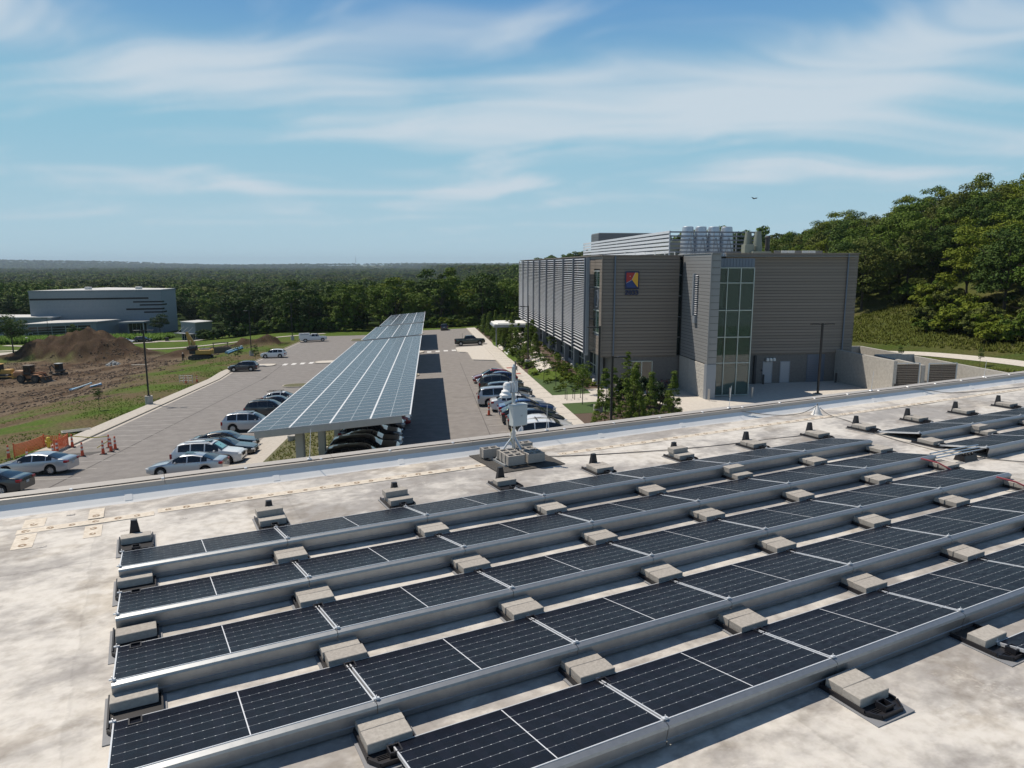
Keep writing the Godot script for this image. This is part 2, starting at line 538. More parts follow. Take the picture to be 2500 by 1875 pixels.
	for s in [[-1.97, -0.06, 12.70, 12.92], [0.0, 6.1, 12.80, 13.02], [7.9, 16.9, 12.82, 13.02], [17.0, 28.5, 12.82, 13.02], [-1.95, -1.68, 12.02, 12.66], [-1.92, -1.62, 12.96, 13.4], [-1.04, -0.80, 12.06, 12.62], [-1.02, -0.80, 12.98, 13.5]]:
		part("membrane_patch", flat.call(s[0], s[1], s[2], s[3], 0.008 + rng.randf() * 0.001), patch, b)
		var along: bool = s[1] - s[0] > 0.6
		var p: float = (s[0] if along else s[2]) + 0.14
		while p < (s[1] if along else s[3]) - 0.08:
			var o := Vector3(p + rng.randf_range(-0.02, 0.02), ROOF_Y + 0.0105, -(s[2] + s[3]) / 2) if along else Vector3((s[0] + s[1]) / 2, ROOF_Y + 0.0105, -p - rng.randf_range(-0.02, 0.02))
			var r := rng.randf_range(0.045, 0.062)
			for t in 12: # an open, uneven ring
				if rng.randf() < 0.12: continue
				var a0 := TAU * t / 12; var a1 := TAU * (t + 1) / 12
				var ri := r * rng.randf_range(0.25, 0.6)
				rust.quad(o + Vector3(cos(a0), 0, -sin(a0)) * ri, o + Vector3(cos(a0), 0, -sin(a0)) * r, o + Vector3(cos(a1), 0, -sin(a1)) * r, o + Vector3(cos(a1), 0, -sin(a1)) * ri)
			p += rng.randf_range(0.27, 0.36)
	part("rust_ring", rust, ring, b).set_meta("kind", "stuff")
	for s in [[-0.55, 12.1], [-0.18, 12.22], [-1.62, 11.95], [0.3, 12.3], [-1.35, 13.35]]:
		part("membrane_patch", flat.call(s[0], s[0] + 0.12, s[1], s[1] + 0.07, 0.006), mem, b)
	# ---- materials of the arrays
	var glass := mat("panel laminate", Color(1, 1, 1), 0.09)
	glass.albedo_texture = panel_picture()
	glass.metallic_specular = 0.22
	var dirt := noise_tex(301, 0.02, Color(0.05, 0.05, 0.05), Color(0.16, 0.16, 0.16), 4)
	glass.roughness_texture = dirt
	glass.roughness = 1.0
	var alu := mat("anodised frame", Color(0.68, 0.70, 0.73), 0.4, 0.35)
	var galv := mat("galvanised sheet", Color(0.36, 0.38, 0.40), 0.42, 0.8)
	galv.albedo_texture = noise_tex(302, 0.02, Color(0.86, 0.87, 0.88), Color(1, 1, 1), 3)
	galv.uv1_triplanar = true; galv.uv1_scale = Vector3.ONE * 0.9
	var black := mat("black tray plastic", Color(0.012, 0.012, 0.016), 0.45)
	var conc := surf("ballast concrete", 31, Color(0.285, 0.268, 0.245), Color(0.375, 0.353, 0.325), 0.5, 0.9, 0.02, null, 5, 1.2)
	var conc2 := surf("ballast concrete pale", 32, Color(0.32, 0.302, 0.277), Color(0.41, 0.39, 0.36), 0.6, 0.9, 0.02, null, 5, 1.2)
	# ---- one module: origin at the left end of its low edge on the roof; x along, -z away, the high edge towards the viewer
	var tilt := deg_to_rad(10.0)
	var LEN := PITCH_U - 0.022
	var WID := 1.04
	var lo := 0.065
	var up := func(x: float, d: float, o: float) -> Vector3: # d along the slope from the low edge, o proud of the glass
		return Vector3(x, lo + d * sin(tilt) + o * cos(tilt), d * cos(tilt) - o * sin(tilt))
	var gl := MB.new()
	gl.quad_uv(up.call(0.012, WID - 0.012, 0.0), up.call(LEN - 0.012, WID - 0.012, 0.0), up.call(LEN - 0.012, 0.012, 0.0), up.call(0.012, 0.012, 0.0), Vector2(0, 1), Vector2(1, 1), Vector2(1, 0), Vector2(0, 0))
	gl.quad(up.call(0.012, 0.012, -0.006), up.call(LEN - 0.012, 0.012, -0.006), up.call(LEN - 0.012, WID - 0.012, -0.006), up.call(0.012, WID - 0.012, -0.006))
	var fr := MB.new()
	var tb := Basis(Vector3.RIGHT, -tilt)
	for e in [[0.0065, WID / 2, 0.013, WID], [LEN - 0.0065, WID / 2, 0.013, WID]]:
		fr.box(up.call(e[0], e[1], -0.015), Vector3(e[2], 0.036, e[3]), tb)
	for e in [0.006, WID - 0.006]:
		fr.box(up.call(LEN / 2, e, -0.0152), Vector3(LEN - 0.027, 0.035, 0.012), tb)
	var hi_y: float = lo + WID * sin(tilt)
	var hi_z: float = WID * cos(tilt)
	var df := MB.new()
	# top ledge, lip and the sloping sheet down to the roof
	var prof := [Vector2(hi_z + 0.004, hi_y - 0.004), Vector2(hi_z + 0.055, hi_y - 0.020), Vector2(hi_z + 0.062, hi_y - 0.045), Vector2(hi_z + 0.052, hi_y - 0.052), Vector2(hi_z + 0.035, 0.085), Vector2(hi_z + 0.043, 0.080), Vector2(hi_z + 0.030, 0.022), Vector2(hi_z + 0.0, 0.022)]
	for i in prof.size() - 1:
		var p: Vector2 = prof[i]; var q: Vector2 = prof[i + 1]
		df.quad(Vector3(-0.008, q.y, q.x), Vector3(PITCH_U - 0.014, q.y, q.x), Vector3(PITCH_U - 0.014, p.y, p.x), Vector3(-0.008, p.y, p.x))
	var gm := gl.mesh(); var fm := fr.mesh(); var dm := df.mesh()
	var slm := MB.new().box(Vector3.ZERO, Vector3(0.05, 0.013, 0.006)).mesh()
	var slm2 := MB.new().box(Vector3.ZERO, Vector3(0.028, 0.004, 0.009)).mesh()
	var pm := MB.new()
	var clip := MB.new().box(Vector3.ZERO, Vector3(0.055, 0.010, 0.035), tb).cyl(Vector3(0, 0, 0), Vector3(0, 0.032, 0.006), 0.005, 0.005, 6).mesh()
	var left_leg := MB.new().side(PackedVector2Array([Vector2(0.15, 0.0), Vector2(hi_z - 0.1, 0.0), Vector2(hi_z - 0.1, hi_y - 0.07), Vector2(hi_z - 0.16, hi_y - 0.07), Vector2(hi_z - 0.16, 0.05), Vector2(0.15, 0.05)]), 0.3, 0.34).mesh()
	var module := func(u0: float, v0: float, label: String, near: bool) -> void:
		var t := thing("photovoltaic_panel", label, "solar panel", rf(u0, v0), ROOF_TURN, "solar panels on the near roof")
		part("laminate", gm, glass, t)
		part("frame", fm, alu, t)
		part("wind_deflector", dm, galv, t)
		part("clamp", clip, alu, t, up.call(0.0, 0.0, 0.012))
		part("clamp", clip, alu, t, up.call(0.0, WID - 0.01, 0.012))
		part("leg", left_leg, black, t)
		part("leg", left_leg, black, t, Vector3(1.45, 0, 0))
	var row_names := ["the row nearest the parapet", "the second row from parapet", "the third row from parapet", "the fourth row from parapet", "the fifth row from parapet", "the short front row"]
	for r in 6:
		for k in 7:
			if r == 4 and k < 1: continue
			if r == 5 and k < 4: continue
			module.call(-0.5 + k * PITCH_U, ROWS[r], "dark solar panel, %s from the left in %s" % [ORD[k if r < 5 else k - 4], row_names[r]], r >= 2)
	for r in 2:
		for k in 4:
			module.call(15.88 + k * PITCH_U, [10.96, 9.46][r], "dark solar panel, %s from the left in the %s row of right array" % [ORD[k], ["back", "front"][r]], false)
	# ---- trays and ballast
	var tray := MB.new()
	tray.prism(PackedVector2Array([Vector2(-0.23, -0.34), Vector2(0.23, -0.34), Vector2(0.23, 0.24), Vector2(0.15, 0.36), Vector2(-0.15, 0.36), Vector2(-0.23, 0.24)]), 0.012, 0.032)
	for x in [-0.222, 0.222]: tray.box(Vector3(x, 0.045, -0.05), Vector3(0.016, 0.03, 0.56))
	tray.bar(Vector3(-0.222, 0.043, 0.245), Vector3(-0.145, 0.043, 0.35), 0.016, 0.026).bar(Vector3(0.222, 0.043, 0.245), Vector3(0.145, 0.043, 0.35), 0.016, 0.026).box(Vector3(0, 0.043, 0.352), Vector3(0.29, 0.026, 0.016))
	for k in 3: tray.box(Vector3(0, 0.036, 0.26 + k * 0.02 - 0.02), Vector3(0.30, 0.008, 0.006))
	# the square cup that holds the next leg
	for q in [[-0.05, 0.0, 0.012, 0.11], [0.05, 0.0, 0.012, 0.11]]: tray.box(Vector3(q[0], 0.062, 0.27), Vector3(q[2], 0.07, q[3]))
	for q in [-0.05, 0.05]: tray.box(Vector3(0, 0.062, 0.27 + q), Vector3(0.088, 0.07, 0.012))
	var tm := tray.mesh()
	var pad := MB.new().prism(PackedVector2Array([Vector2(-0.26, -0.36), Vector2(0.26, -0.36), Vector2(0.26, 0.40), Vector2(-0.26, 0.40)]), 0.002, 0.010).mesh()
	var padm := mat("slip sheet", Color(0.20, 0.21, 0.23), 0.7)
	var post := MB.new()
	var pb := PackedVector2Array([Vector2(-0.085, -0.055), Vector2(0.085, -0.055), Vector2(0.085, 0.055), Vector2(-0.085, 0.055)])
	for i in 4:
		var a := pb[(i + 1) % 4]; var c := pb[i]
		post.quad(Vector3(a.x, 0.03, a.y), Vector3(c.x, 0.03, c.y), Vector3(c.x * 0.5, 0.30, c.y * 0.6), Vector3(a.x * 0.5, 0.30, a.y * 0.6))
	post.box(Vector3(0, 0.303, 0), Vector3(0.09, 0.012, 0.07))
	var pom := post.mesh()
	var blk := MB.new().cbox(Vector3(0, 0.049, 0), Vector3(0.40, 0.098, 0.197), 0.005).mesh()
	var blk_side := MB.new().cbox(Vector3(0, 0.0985, 0), Vector3(0.40, 0.197, 0.098), 0.005).mesh()
	var put_tray := func(u0: float, v0: float, n: int, where: String, tall: bool, extra: bool) -> void:
		var t := thing("ballast_tray", "black ballast tray %s" % where, "ballast tray", rf(u0, v0), ROOF_TURN, "ballast trays on the near roof")
		part("slip_sheet", pad, padm, t)
		part("tray", tm, black, t)
		if tall: part("support_post", pom, black, t, Vector3(0.0 + rng.randf_range(-0.02, 0.02), 0, -0.27))
		for k in n:
			var off := -0.12 + k * 0.2 if n > 1 else rng.randf_range(-0.13, 0.02)
			var p := rf(u0 + rng.randf_range(-0.012, 0.012), v0 - off, ROOF_Y + 0.034)
			single("ballast_block", "%s concrete ballast block on tray %s" % [["far", "near"][k] if n > 1 else "single", where], "concrete block", blk, conc if rng.randf() < 0.5 else conc2, p, ROOF_TURN + rng.randf_range(-0.02, 0.02), "ballast blocks on the near roof")
		if extra:
			single("ballast_block", "extra concrete block stacked on tray %s" % where, "concrete block", blk, conc, rf(u0 - 0.02, v0 + 0.12, ROOF_Y + 0.1335), ROOF_TURN + 0.02, "ballast blocks on the near roof")
	for k in 8:
		var u0 := -0.5 + k * PITCH_U + (0.18 if k == 0 else 0.0)
		put_tray.call(u0, ROWS[0] + 0.47 - 0.10, 1 if k in [0, 3] else 2, "behind panel row one, %s from left" % ORD[k], true, k in [1, 2, 5])
		for r in 4:
			if r == 3 and k < 1: continue
			var gap: float = (ROWS[r] + ROWS[r + 1] - 1.1) / 2.0 + 0.01
			put_tray.call(u0, gap, 1 if k == 0 else 2, "between panel rows %s and %s, %s from left" % [NUM[r], NUM[r + 1], ORD[k]], false, r == 0 and k == 5)
		if k >= 3:
			put_tray.call(u0, ROWS[4] - 1.32, 1 if k == 4 else 2, "in front of panel row five, %s from left" % ORD[k - 3], false, false)
	for k in 4:
		put_tray.call(15.95 + k * PITCH_U, 11.40, 2, "behind right panel array, %s from left" % ORD[k], true, false)
		put_tray.call(15.95 + k * PITCH_U, 9.68, 2 if k != 1 else 2, "inside right panel array, %s from left" % ORD[k], false, k == 1)
	# conduits from the second row to the right array, on a rubber foot
	var pipe := mat("zinc conduit", Color(0.55, 0.58, 0.60), 0.35, 0.8)
	for k in 3:
		single("conduit", ["upper", "middle", "lower"][k] + " grey conduit bridging the gap between the two arrays", "pipe", MB.new().tube([rf(14.2, 8.62 - k * 0.07, ROOF_Y + 0.26 - k * 0.03), rf(15.55, 8.66 - k * 0.07, ROOF_Y + 0.24 - k * 0.03), rf(15.95, 8.66 - k * 0.07, ROOF_Y + 0.23 - k * 0.03)], 0.016, 8), pipe)
	var foot := thing("pipe_support", "black rubber pipe support under the conduits", "pipe support", rf(15.35, 8.55), ROOF_TURN)
	part("foot", MB.new().side(PackedVector2Array([Vector2(-0.13, 0.0), Vector2(0.13, 0.0), Vector2(0.09, 0.12), Vector2(-0.09, 0.12)]), -0.22, 0.22), black, foot)
	for x in [-0.12, 0.0, 0.12]: part("notch_block", MB.new().cbox(Vector3(x, 0.14, 0), Vector3(0.06, 0.05, 0.17), 0.01), black, foot)
	var red := mat("red cable sleeve", Color(0.42, 0.09, 0.10), 0.5)
	single("red_cable", "short red cable at the right end of the second row", "cable", MB.new().tube([rf(13.75, 8.52, ROOF_Y + 0.24), rf(13.95, 8.28, ROOF_Y + 0.18), rf(14.12, 8.1, ROOF_Y + 0.05)], 0.016), red)
	single("red_cable", "short red cable at the right end of the third row", "cable", MB.new().tube([rf(13.75, 7.08, ROOF_Y + 0.24), rf(13.95, 6.85, ROOF_Y + 0.18), rf(14.15, 6.62, ROOF_Y + 0.05)], 0.016), red)
	# cables lying on the roof and the white flashing cone
	var cab := mat("grey cable", Color(0.16, 0.155, 0.15), 0.6)
	var snake := func(pts: Array) -> MB:
		var cu := Curve3D.new()
		for i in pts.size():
			var a: Vector3 = pts[maxi(0, i - 1)]; var c: Vector3 = pts[mini(pts.size() - 1, i + 1)]
			cu.add_point(pts[i], -(c - a) / 6.0, (c - a) / 6.0)
		var out := []
		var n := pts.size() * 6
		for i in n + 1: out.append(cu.sample_baked(cu.get_baked_length() * i / n))
		return MB.new().tube(out, 0.011, 5)
	single("roof_cable", "thin grey cable running from the weather station across the roof", "cable", snake.call([rf(7.25, 12.95, ROOF_Y + 0.02), rf(8.6, 12.5, ROOF_Y + 0.012), rf(11.0, 11.95, ROOF_Y + 0.012), rf(13.2, 11.75, ROOF_Y + 0.012), rf(14.3, 11.62, ROOF_Y + 0.012)]), cab)
	single("roof_cable", "thin grey cable from the white flashing cone past the right array", "cable", snake.call([rf(16.5, 13.2, ROOF_Y + 0.2), rf(16.52, 12.9, ROOF_Y + 0.05), rf(16.45, 12.2, ROOF_Y + 0.012), rf(15.9, 11.2, ROOF_Y + 0.012), rf(15.62, 10.2, ROOF_Y + 0.012), rf(15.55, 9.0, ROOF_Y + 0.012), rf(16.2, 7.9, ROOF_Y + 0.012), rf(17.6, 6.9, ROOF_Y + 0.012)]), cab)
	single("roof_cable", "cable looping from the parapet down to the white cone", "cable", snake.call([rf(14.2, 13.83, ROOF_Y + 0.2), rf(15.2, 13.6, ROOF_Y + 0.04), rf(16.0, 13.4, ROOF_Y + 0.05), rf(16.47, 13.26, ROOF_Y + 0.26)]), cab)
	single("roof_cable", "cable drooping off the parapet at the right edge", "cable", snake.call([rf(21.0, 13.9, ROOF_Y + 0.27), rf(22.0, 13.82, ROOF_Y + 0.18), rf(23.0, 13.55, ROOF_Y + 0.03), rf(24.5, 13.3, ROOF_Y + 0.014), rf(27.0, 13.1, ROOF_Y + 0.014)]), cab)
	var wc := thing("flashing_cone", "white rubber flashing cone with a cable on the roof near the parapet", "roof flashing", rf(16.46, 13.26), ROOF_TURN)
	part("boot", MB.new().lathe(Vector3.ZERO, [Vector2(0.16, 0.0), Vector2(0.13, 0.02), Vector2(0.10, 0.10), Vector2(0.05, 0.2), Vector2(0.03, 0.25), Vector2(0.0, 0.255)], 16), mat("white rubber", Color(0.7, 0.7, 0.69), 0.6), wc)
	part("stub", MB.new().cyl(Vector3(0, 0.24, 0), Vector3(0, 0.31, 0), 0.014), cab, wc)
	# lightning protection on the cap: a cable with clips and air terminals
	var cpts := []
	for i in 77:
		var uu := -9.0 + i * 0.5
		cpts.append(rf(uu, 13.93 + 0.012 * sin(uu * 1.7) + 0.01 * sin(uu * 0.43), ROOF_Y + 0.279))
	var lc := thing("lightning_cable", "dark braided lightning conductor clipped along the parapet cap", "cable", Vector3.ZERO)
	part("conductor", MB.new().tube(cpts, 0.010, 5), mat("braided conductor", Color(0.07, 0.065, 0.06), 0.6, 0.3), lc)
	var clipm := MB.new().cbox(Vector3.ZERO, Vector3(0.05, 0.03, 0.06), 0.006).mesh()
	for i in 26:
		var o := part("clip", clipm, alu, lc, rf(-8.4 + i * 1.42, 13.93, ROOF_Y + 0.283))
		o.rotation.y = ROOF_TURN
	var rods := [2.75, 8.2, 13.9, 19.75, 25.7]
	for k in 5:
		var rod := thing("air_terminal", ["thin lightning rod on the parapet in front of the canopy posts", "thin lightning rod on the parapet in front of the white parked cars", "thin lightning rod on the parapet left of the glass tower bollards", "thin lightning rod on the parapet in front of the concrete wall", "thin lightning rod on the parapet by the right-hand gate"][k], "lightning rod", rf(rods[k], 14.0, ROOF_Y + 0.273), ROOF_TURN, "lightning rods on the parapet")
		part("rod", MB.new().cyl(Vector3.ZERO, Vector3(0.012 if k == 1 else 0.05, 0.62, 0), 0.007, 0.005, 6), alu, rod)
		part("base", MB.new().cbox(Vector3(0, 0.015, 0), Vector3(0.09, 0.03, 0.07), 0.008).cyl(Vector3(0, 0.02, 0), Vector3(0, 0.07, 0), 0.014), alu, rod)
	build_station(alu, black, conc)
func build_station(alu: Material, black: Material, conc: Material) -> void:
	var rubber := surf("rubber mat", 51, Color(0.035, 0.034, 0.033), Color(0.075, 0.072, 0.068), 0.5, 0.9)
	single("rubber_mat", "square dark rubber mat under the weather station", "mat", MB.new().mm(Vector3(-0.76, 0.011, -0.75), Vector3(0.76, 0.022, 0.75)), rubber, rf(6.83, 12.93), ROOF_TURN)
	var zinc := mat("zinc mast", Color(0.56, 0.60, 0.64), 0.38, 0.75)
	var grey := mat("enclosure grey", Color(0.56, 0.60, 0.60), 0.45)
	var white := mat("sensor white", Color(0.75, 0.76, 0.77), 0.4)
	var t := thing("weather_station", "weather station on a tripod mast with grey box and white sensors", "weather station", rf(6.83, 13.05), ROOF_TURN)
	part("mast", MB.new().cyl(Vector3(0, 0.03, 0), Vector3(0, 2.0, 0), 0.038, 0.038, 14), zinc, t)
	var base := MB.new()
	for q in [[-0.46, -0.25, 0.04, 0.72], [0.02, -0.25, 0.04, 0.72], [0.46, -0.25, 0.04, 0.72]]:
		base.box(Vector3(q[0], 0.042, q[1] + q[3] / 2), Vector3(q[2], 0.04, q[3]))
	base.box(Vector3(0, 0.043, -0.28), Vector3(0.96, 0.042, 0.04)).box(Vector3(0, 0.043, 0.50), Vector3(0.96, 0.042, 0.04))
	part("base_frame", base, zinc, t)
	for q in [Vector3(-0.42, 0.05, 0.0), Vector3(0.40, 0.05, -0.20), Vector3(0.10, 0.05, 0.36)]:
		part("leg", MB.new().bar(Vector3(0, 0.52, 0), q, 0.032), zinc, t)
	part("clamp", MB.new().cyl(Vector3(0, 0.46, 0), Vector3(0, 0.60, 0), 0.05, 0.05, 12), zinc, t)
	var bx := part("enclosure", MB.new().cbox(Vector3(0.05, 0.98, 0.12), Vector3(0.36, 0.44, 0.17), 0.012, Basis(Vector3.UP, 0.12)), grey, t)
	part("lid_edge", MB.new().cbox(Vector3(0.05, 1.207, 0.12), Vector3(0.38, 0.014, 0.19), 0.004, Basis(Vector3.UP, 0.12)), grey, bx)
	part("emblem", MB.new().box(Vector3(0.088, 0.98, 0.2075), Vector3(0.05, 0.035, 0.002), Basis(Vector3.UP, 0.12)), mat("emblem grey", Color(0.42, 0.46, 0.47), 0.5), bx)
	for x in [-0.09, 0.16]: part("cable_gland", MB.new().cyl(Vector3(x, 0.77, 0.12), Vector3(x, 0.72, 0.12), 0.02, 0.016, 8), black, bx)
	var ar := part("sensor_arm", MB.new().bar(Vector3(-0.26, 1.5, 0.02), Vector3(0.02, 1.5, 0.02), 0.03), zinc, t)
	part("sensor_dome", MB.new().lathe(Vector3(-0.17, 1.5, 0.03), [Vector2(0.0, 0.0), Vector2(0.07, 0.0), Vector2(0.08, 0.03), Vector2(0.08, 0.12), Vector2(0.06, 0.17), Vector2(0.0, 0.19)], 16), white, ar)
	var sh := MB.new()
	for k in 3: sh.lathe(Vector3(-0.22, 1.44 - k * 0.028, 0.07), [Vector2(0.0, 0.0), Vector2(0.13, -0.005), Vector2(0.10, 0.022), Vector2(0.0, 0.024)], 18)
	sh.lathe(Vector3(-0.22, 1.45, 0.07), [Vector2(0.10, 0.0), Vector2(0.09, 0.06), Vector2(0.05, 0.085), Vector2(0.0, 0.09)], 18)
	part("radiation_shield", sh, white, ar)
	var rg := part("ring_sensor", MB.new().lathe(Vector3(0.0, 1.46, 0.0), [Vector2(0.085, 0.0), Vector2(0.095, 0.005), Vector2(0.095, 0.02), Vector2(0.085, 0.025)], 18).lathe(Vector3(0, 1.66, 0), [Vector2(0.085, 0.0), Vector2(0.095, 0.005), Vector2(0.095, 0.02), Vector2(0.085, 0.025)], 18), zinc, t)
	for k in 8:
		var a := TAU * k / 8
		part("tine", MB.new().cyl(Vector3(cos(a) * 0.075, 1.48, sin(a) * 0.075), Vector3(cos(a) * 0.075, 1.665, sin(a) * 0.075), 0.022, 0.022, 8), white, rg)
	part("tip", MB.new().cyl(Vector3(0, 2.0, 0), Vector3(0, 2.05, 0), 0.03, 0.012, 10), white, t)
	part("cable", MB.new().tube([Vector3(0.045, 1.5, 0.05), Vector3(0.075, 1.42, 0.07), Vector3(0.05, 1.33, 0.06), Vector3(0.08, 1.25, 0.08)], 0.007, 5), black, t)
	part("cable", MB.new().tube([Vector3(-0.09, 0.74, 0.12), Vector3(-0.14, 0.62, 0.15), Vector3(-0.13, 0.45, 0.12), Vector3(-0.05, 0.36, 0.05)], 0.006, 5), mat("yellow wire", Color(0.5, 0.42, 0.12), 0.5), t)
	# hollow concrete blocks weighing the frame down
	var cm := MB.new()
	var L := 0.39; var W := 0.19; var H := 0.19; var wl := 0.032
	for z in [-W / 2 + wl / 2, W / 2 - wl / 2]: cm.box(Vector3(0, H / 2, z), Vector3(L - 0.03, H, wl))
	for x in [-L / 2 + 0.028, 0.0, L / 2 - 0.028]: cm.box(Vector3(x, H / 2, 0), Vector3(wl, H, W - wl * 2))
	for x in [-L / 2 + 0.008, L / 2 - 0.008]:
		for z in [-W / 2 + 0.02, W / 2 - 0.02]: cm.box(Vector3(x, H / 2, z), Vector3(0.02, H, 0.04))
	var bm := cm.mesh()
	var spots := [[6.38, 13.22, "at the back left of the weather station frame"], [6.62, 12.88, "third back in the left trio by the weather station mast"], [6.60, 12.67, "middle one of the left trio by the weather station mast"], [6.58, 12.46, "front one of the left trio by the weather station mast"], [7.06, 12.86, "third back in the right trio by the weather station mast"], [7.05, 12.65, "middle one of the right trio by the weather station mast"], [7.03, 12.44, "front one of the right trio by the weather station mast"], [7.22, 13.30, "behind the mast of the weather station"]]
	for s in spots:
		single("hollow_block", "hollow concrete block " + s[2], "concrete block", bm, conc, rf(s[0], s[1] + 0.06, ROOF_Y + 0.064), ROOF_TURN, "hollow blocks weighing down the weather station")

# ---------------------------------------------------------------- terrain, pavements
var nz := FastNoiseLite.new()
var nz2 := FastNoiseLite.new()
func in_lot(st: Vector2) -> bool:
	return st.x > 22.0 and st.x < 193.0 and st.y > kerb_t(st.x) - 2.0 and st.y < 12.0
func terrain_y(x: float, z: float) -> float: # the bare ground: a little under the pavements, rough on the building site
	var st := lot_st(x, z)
	var y := gy(x, z)
	var d := -z
	if in_lot(st): return y - 0.16
	if st.y >= 12.0 and st.y < 50.0 and st.x > 30.0 and st.x < 76.0: return y - 0.10
	if st.y < kerb_t(st.x) - 5.0 and d < 235.0:
		var dirt := dirt_at(x, z)
		y += nz.get_noise_2d(x * 3.0, z * 3.0) * 0.30 * dirt + nz2.get_noise_2d(x * 9.0, z * 9.0) * 0.14 * dirt
		# the spoil heaps
		for h in [[-112.0, -186.0, 17.0, 12.0, 6.0], [-101.0, -180.0, 13.0, 9.0, 3.4], [-124.0, -184.0, 10.0, 9.0, 2.4], [-77.0, -166.0, 9.0, 4.0, 1.5], [-59.5, -171.0, 6.5, 4.0, 2.0], [-65.0, -170.0, 4.0, 3.0, 1.2], [-88.0, -146.0, 3.5, 2.0, 0.7]]:
			var q := Vector2((x - h[0]) / h[2], (z - h[1]) / h[3])
			var r := q.length() + nz2.get_noise_2d(x * 4.0, z * 4.0) * 0.16
			if r < 1.0: y += h[4] * (1.0 - r) * (1.0 + 0.3 * (1.0 - r)) * 0.95 + nz2.get_noise_2d(x * 16.0, z * 16.0) * 0.20 * (1.0 - r)
	if d > 700.0:
		# the valley woods are far off: rolling ground, then blue ridges on the skyline
		y += smoothstep(700.0, 2600.0, d) * nz.get_noise_2d(x * 0.02, z * 0.02) * 5.0
		var ridge := 18.0 + 20.0 * nz.get_noise_2d(x * 0.0042 + 40.0, 7.0) + 10.0 * nz2.get_noise_2d(x * 0.004, 3.0)
		ridge += 42.0 * smoothstep(3400.0, 5600.0, -x)
		y = lerpf(y, ridge, smoothstep(5600.0, 9500.0, d + 900.0 * nz.get_noise_2d(x * 0.003, 2.0)))
	return y
func dirt_at(x: float, z: float) -> float:
	var st := lot_st(x, z)
	if st.y > kerb_t(st.x) - 3.5: return 0.0
	var n := nz.get_noise_2d(x * 1.1, z * 1.1) * 0.55 + nz2.get_noise_2d(x * 2.7, z * 2.7) * 0.35
	var far := kerb_t(st.x) - 3.0 - st.y # metres left of the kerb
	var a := smoothstep(8.0, 20.0, far + n * 26.0) * (1.0 - smoothstep(62.0, 76.0, far + n * 8.0))
	a *= 1.0 - smoothstep(182.0, 196.0, st.x + n * 8.0)
	a *= smoothstep(62.0, 100.0, st.x + n * 30.0)
	a = maxf(a, smoothstep(0.15, 0.5, n) * 0.8 * (1.0 - smoothstep(150.0, 180.0, st.x)))
	a = maxf(a, (1.0 - smoothstep(50.0, 76.0, st.x + n * 14.0)) * 0.75)
	return clampf(a, 0.0, 1.0)
func ground_colour(x: float, z: float) -> Color:
	var d := -z
	var st := lot_st(x, z)
	var n := nz.get_noise_2d(x * 0.9, z * 0.9)
	var n2 := nz2.get_noise_2d(x * 5.0, z * 5.0)
	var green := Color(0.085, 0.140, 0.026).lerp(Color(0.125, 0.180, 0.040), clampf(0.5 + n + n2 * 0.5, 0, 1))
	var dry := Color(0.150, 0.120, 0.068)
	var c := green
	if x > 36.0 and d < 260.0: # rough meadow under the hill
		c = Color(0.075, 0.110, 0.026).lerp(Color(0.130, 0.122, 0.052), clampf(0.35 + n * 0.9 + n2 * 0.6, 0, 1))
	elif st.y < 0.0 and d < 235.0:
		var a := dirt_at(x, z)
		c = green.lerp(dry, clampf(0.48 + n * 1.8 + n2 * 0.9, 0.0, 1.0) * (1.0 - smoothstep(170.0, 200.0, st.x)))
		var soil := Color(0.098, 0.066, 0.044).lerp(Color(0.190, 0.148, 0.108), clampf(0.5 + n2 * 0.9 + nz.get_noise_2d(x * 1.6 + z * 0.9 + 90.0, z * 0.35) * 1.3, 0, 1))
		c = c.lerp(soil, a)
		for h in [[-112.0, -186.0, 17.0, 12.0], [-101.0, -180.0, 13.0, 9.0], [-124.0, -184.0, 10.0, 9.0], [-77.0, -166.0, 9.0, 4.0], [-59.5, -171.0, 6.5, 4.0], [-65.0, -170.0, 4.0, 3.0], [-88.0, -146.0, 3.5, 2.0]]:
			var q := Vector2((x - h[0]) / h[2], (z - h[1]) / h[3]).length()
			c = c.lerp(Color(0.060, 0.043, 0.030).lerp(Color(0.105, 0.074, 0.050), clampf(0.5 + n2 * 1.4, 0, 1)), 1.0 - smoothstep(0.75, 1.02, q + n2 * 0.2))
	elif d > 235.0:
		c = Color(0.028, 0.050, 0.014).lerp(Color(0.045, 0.075, 0.020), clampf(0.5 + n, 0, 1))
		if d > 1500.0:
			var field := smoothstep(0.34, 0.5, nz.get_noise_2d(x * 0.013, z * 0.006))
			c = c.lerp(Color(0.13, 0.14, 0.06), field)
	return c
func axis(fine0: float, fine1: float, step: float, lo: float, hi: float, grow: float) -> PackedFloat32Array:
	var out := PackedFloat32Array()
	var left := []
	var x := fine0
	var s := step
	while x > lo:
		s *= grow
		x -= s
		left.append(x)
	left.reverse()
	for q in left: out.append(q)
	x = fine0
	while x < fine1:
		out.append(x)
		x += step
	s = step
	while x < hi:
		out.append(x)
		s *= grow
		x += s
	out.append(x)
	return out
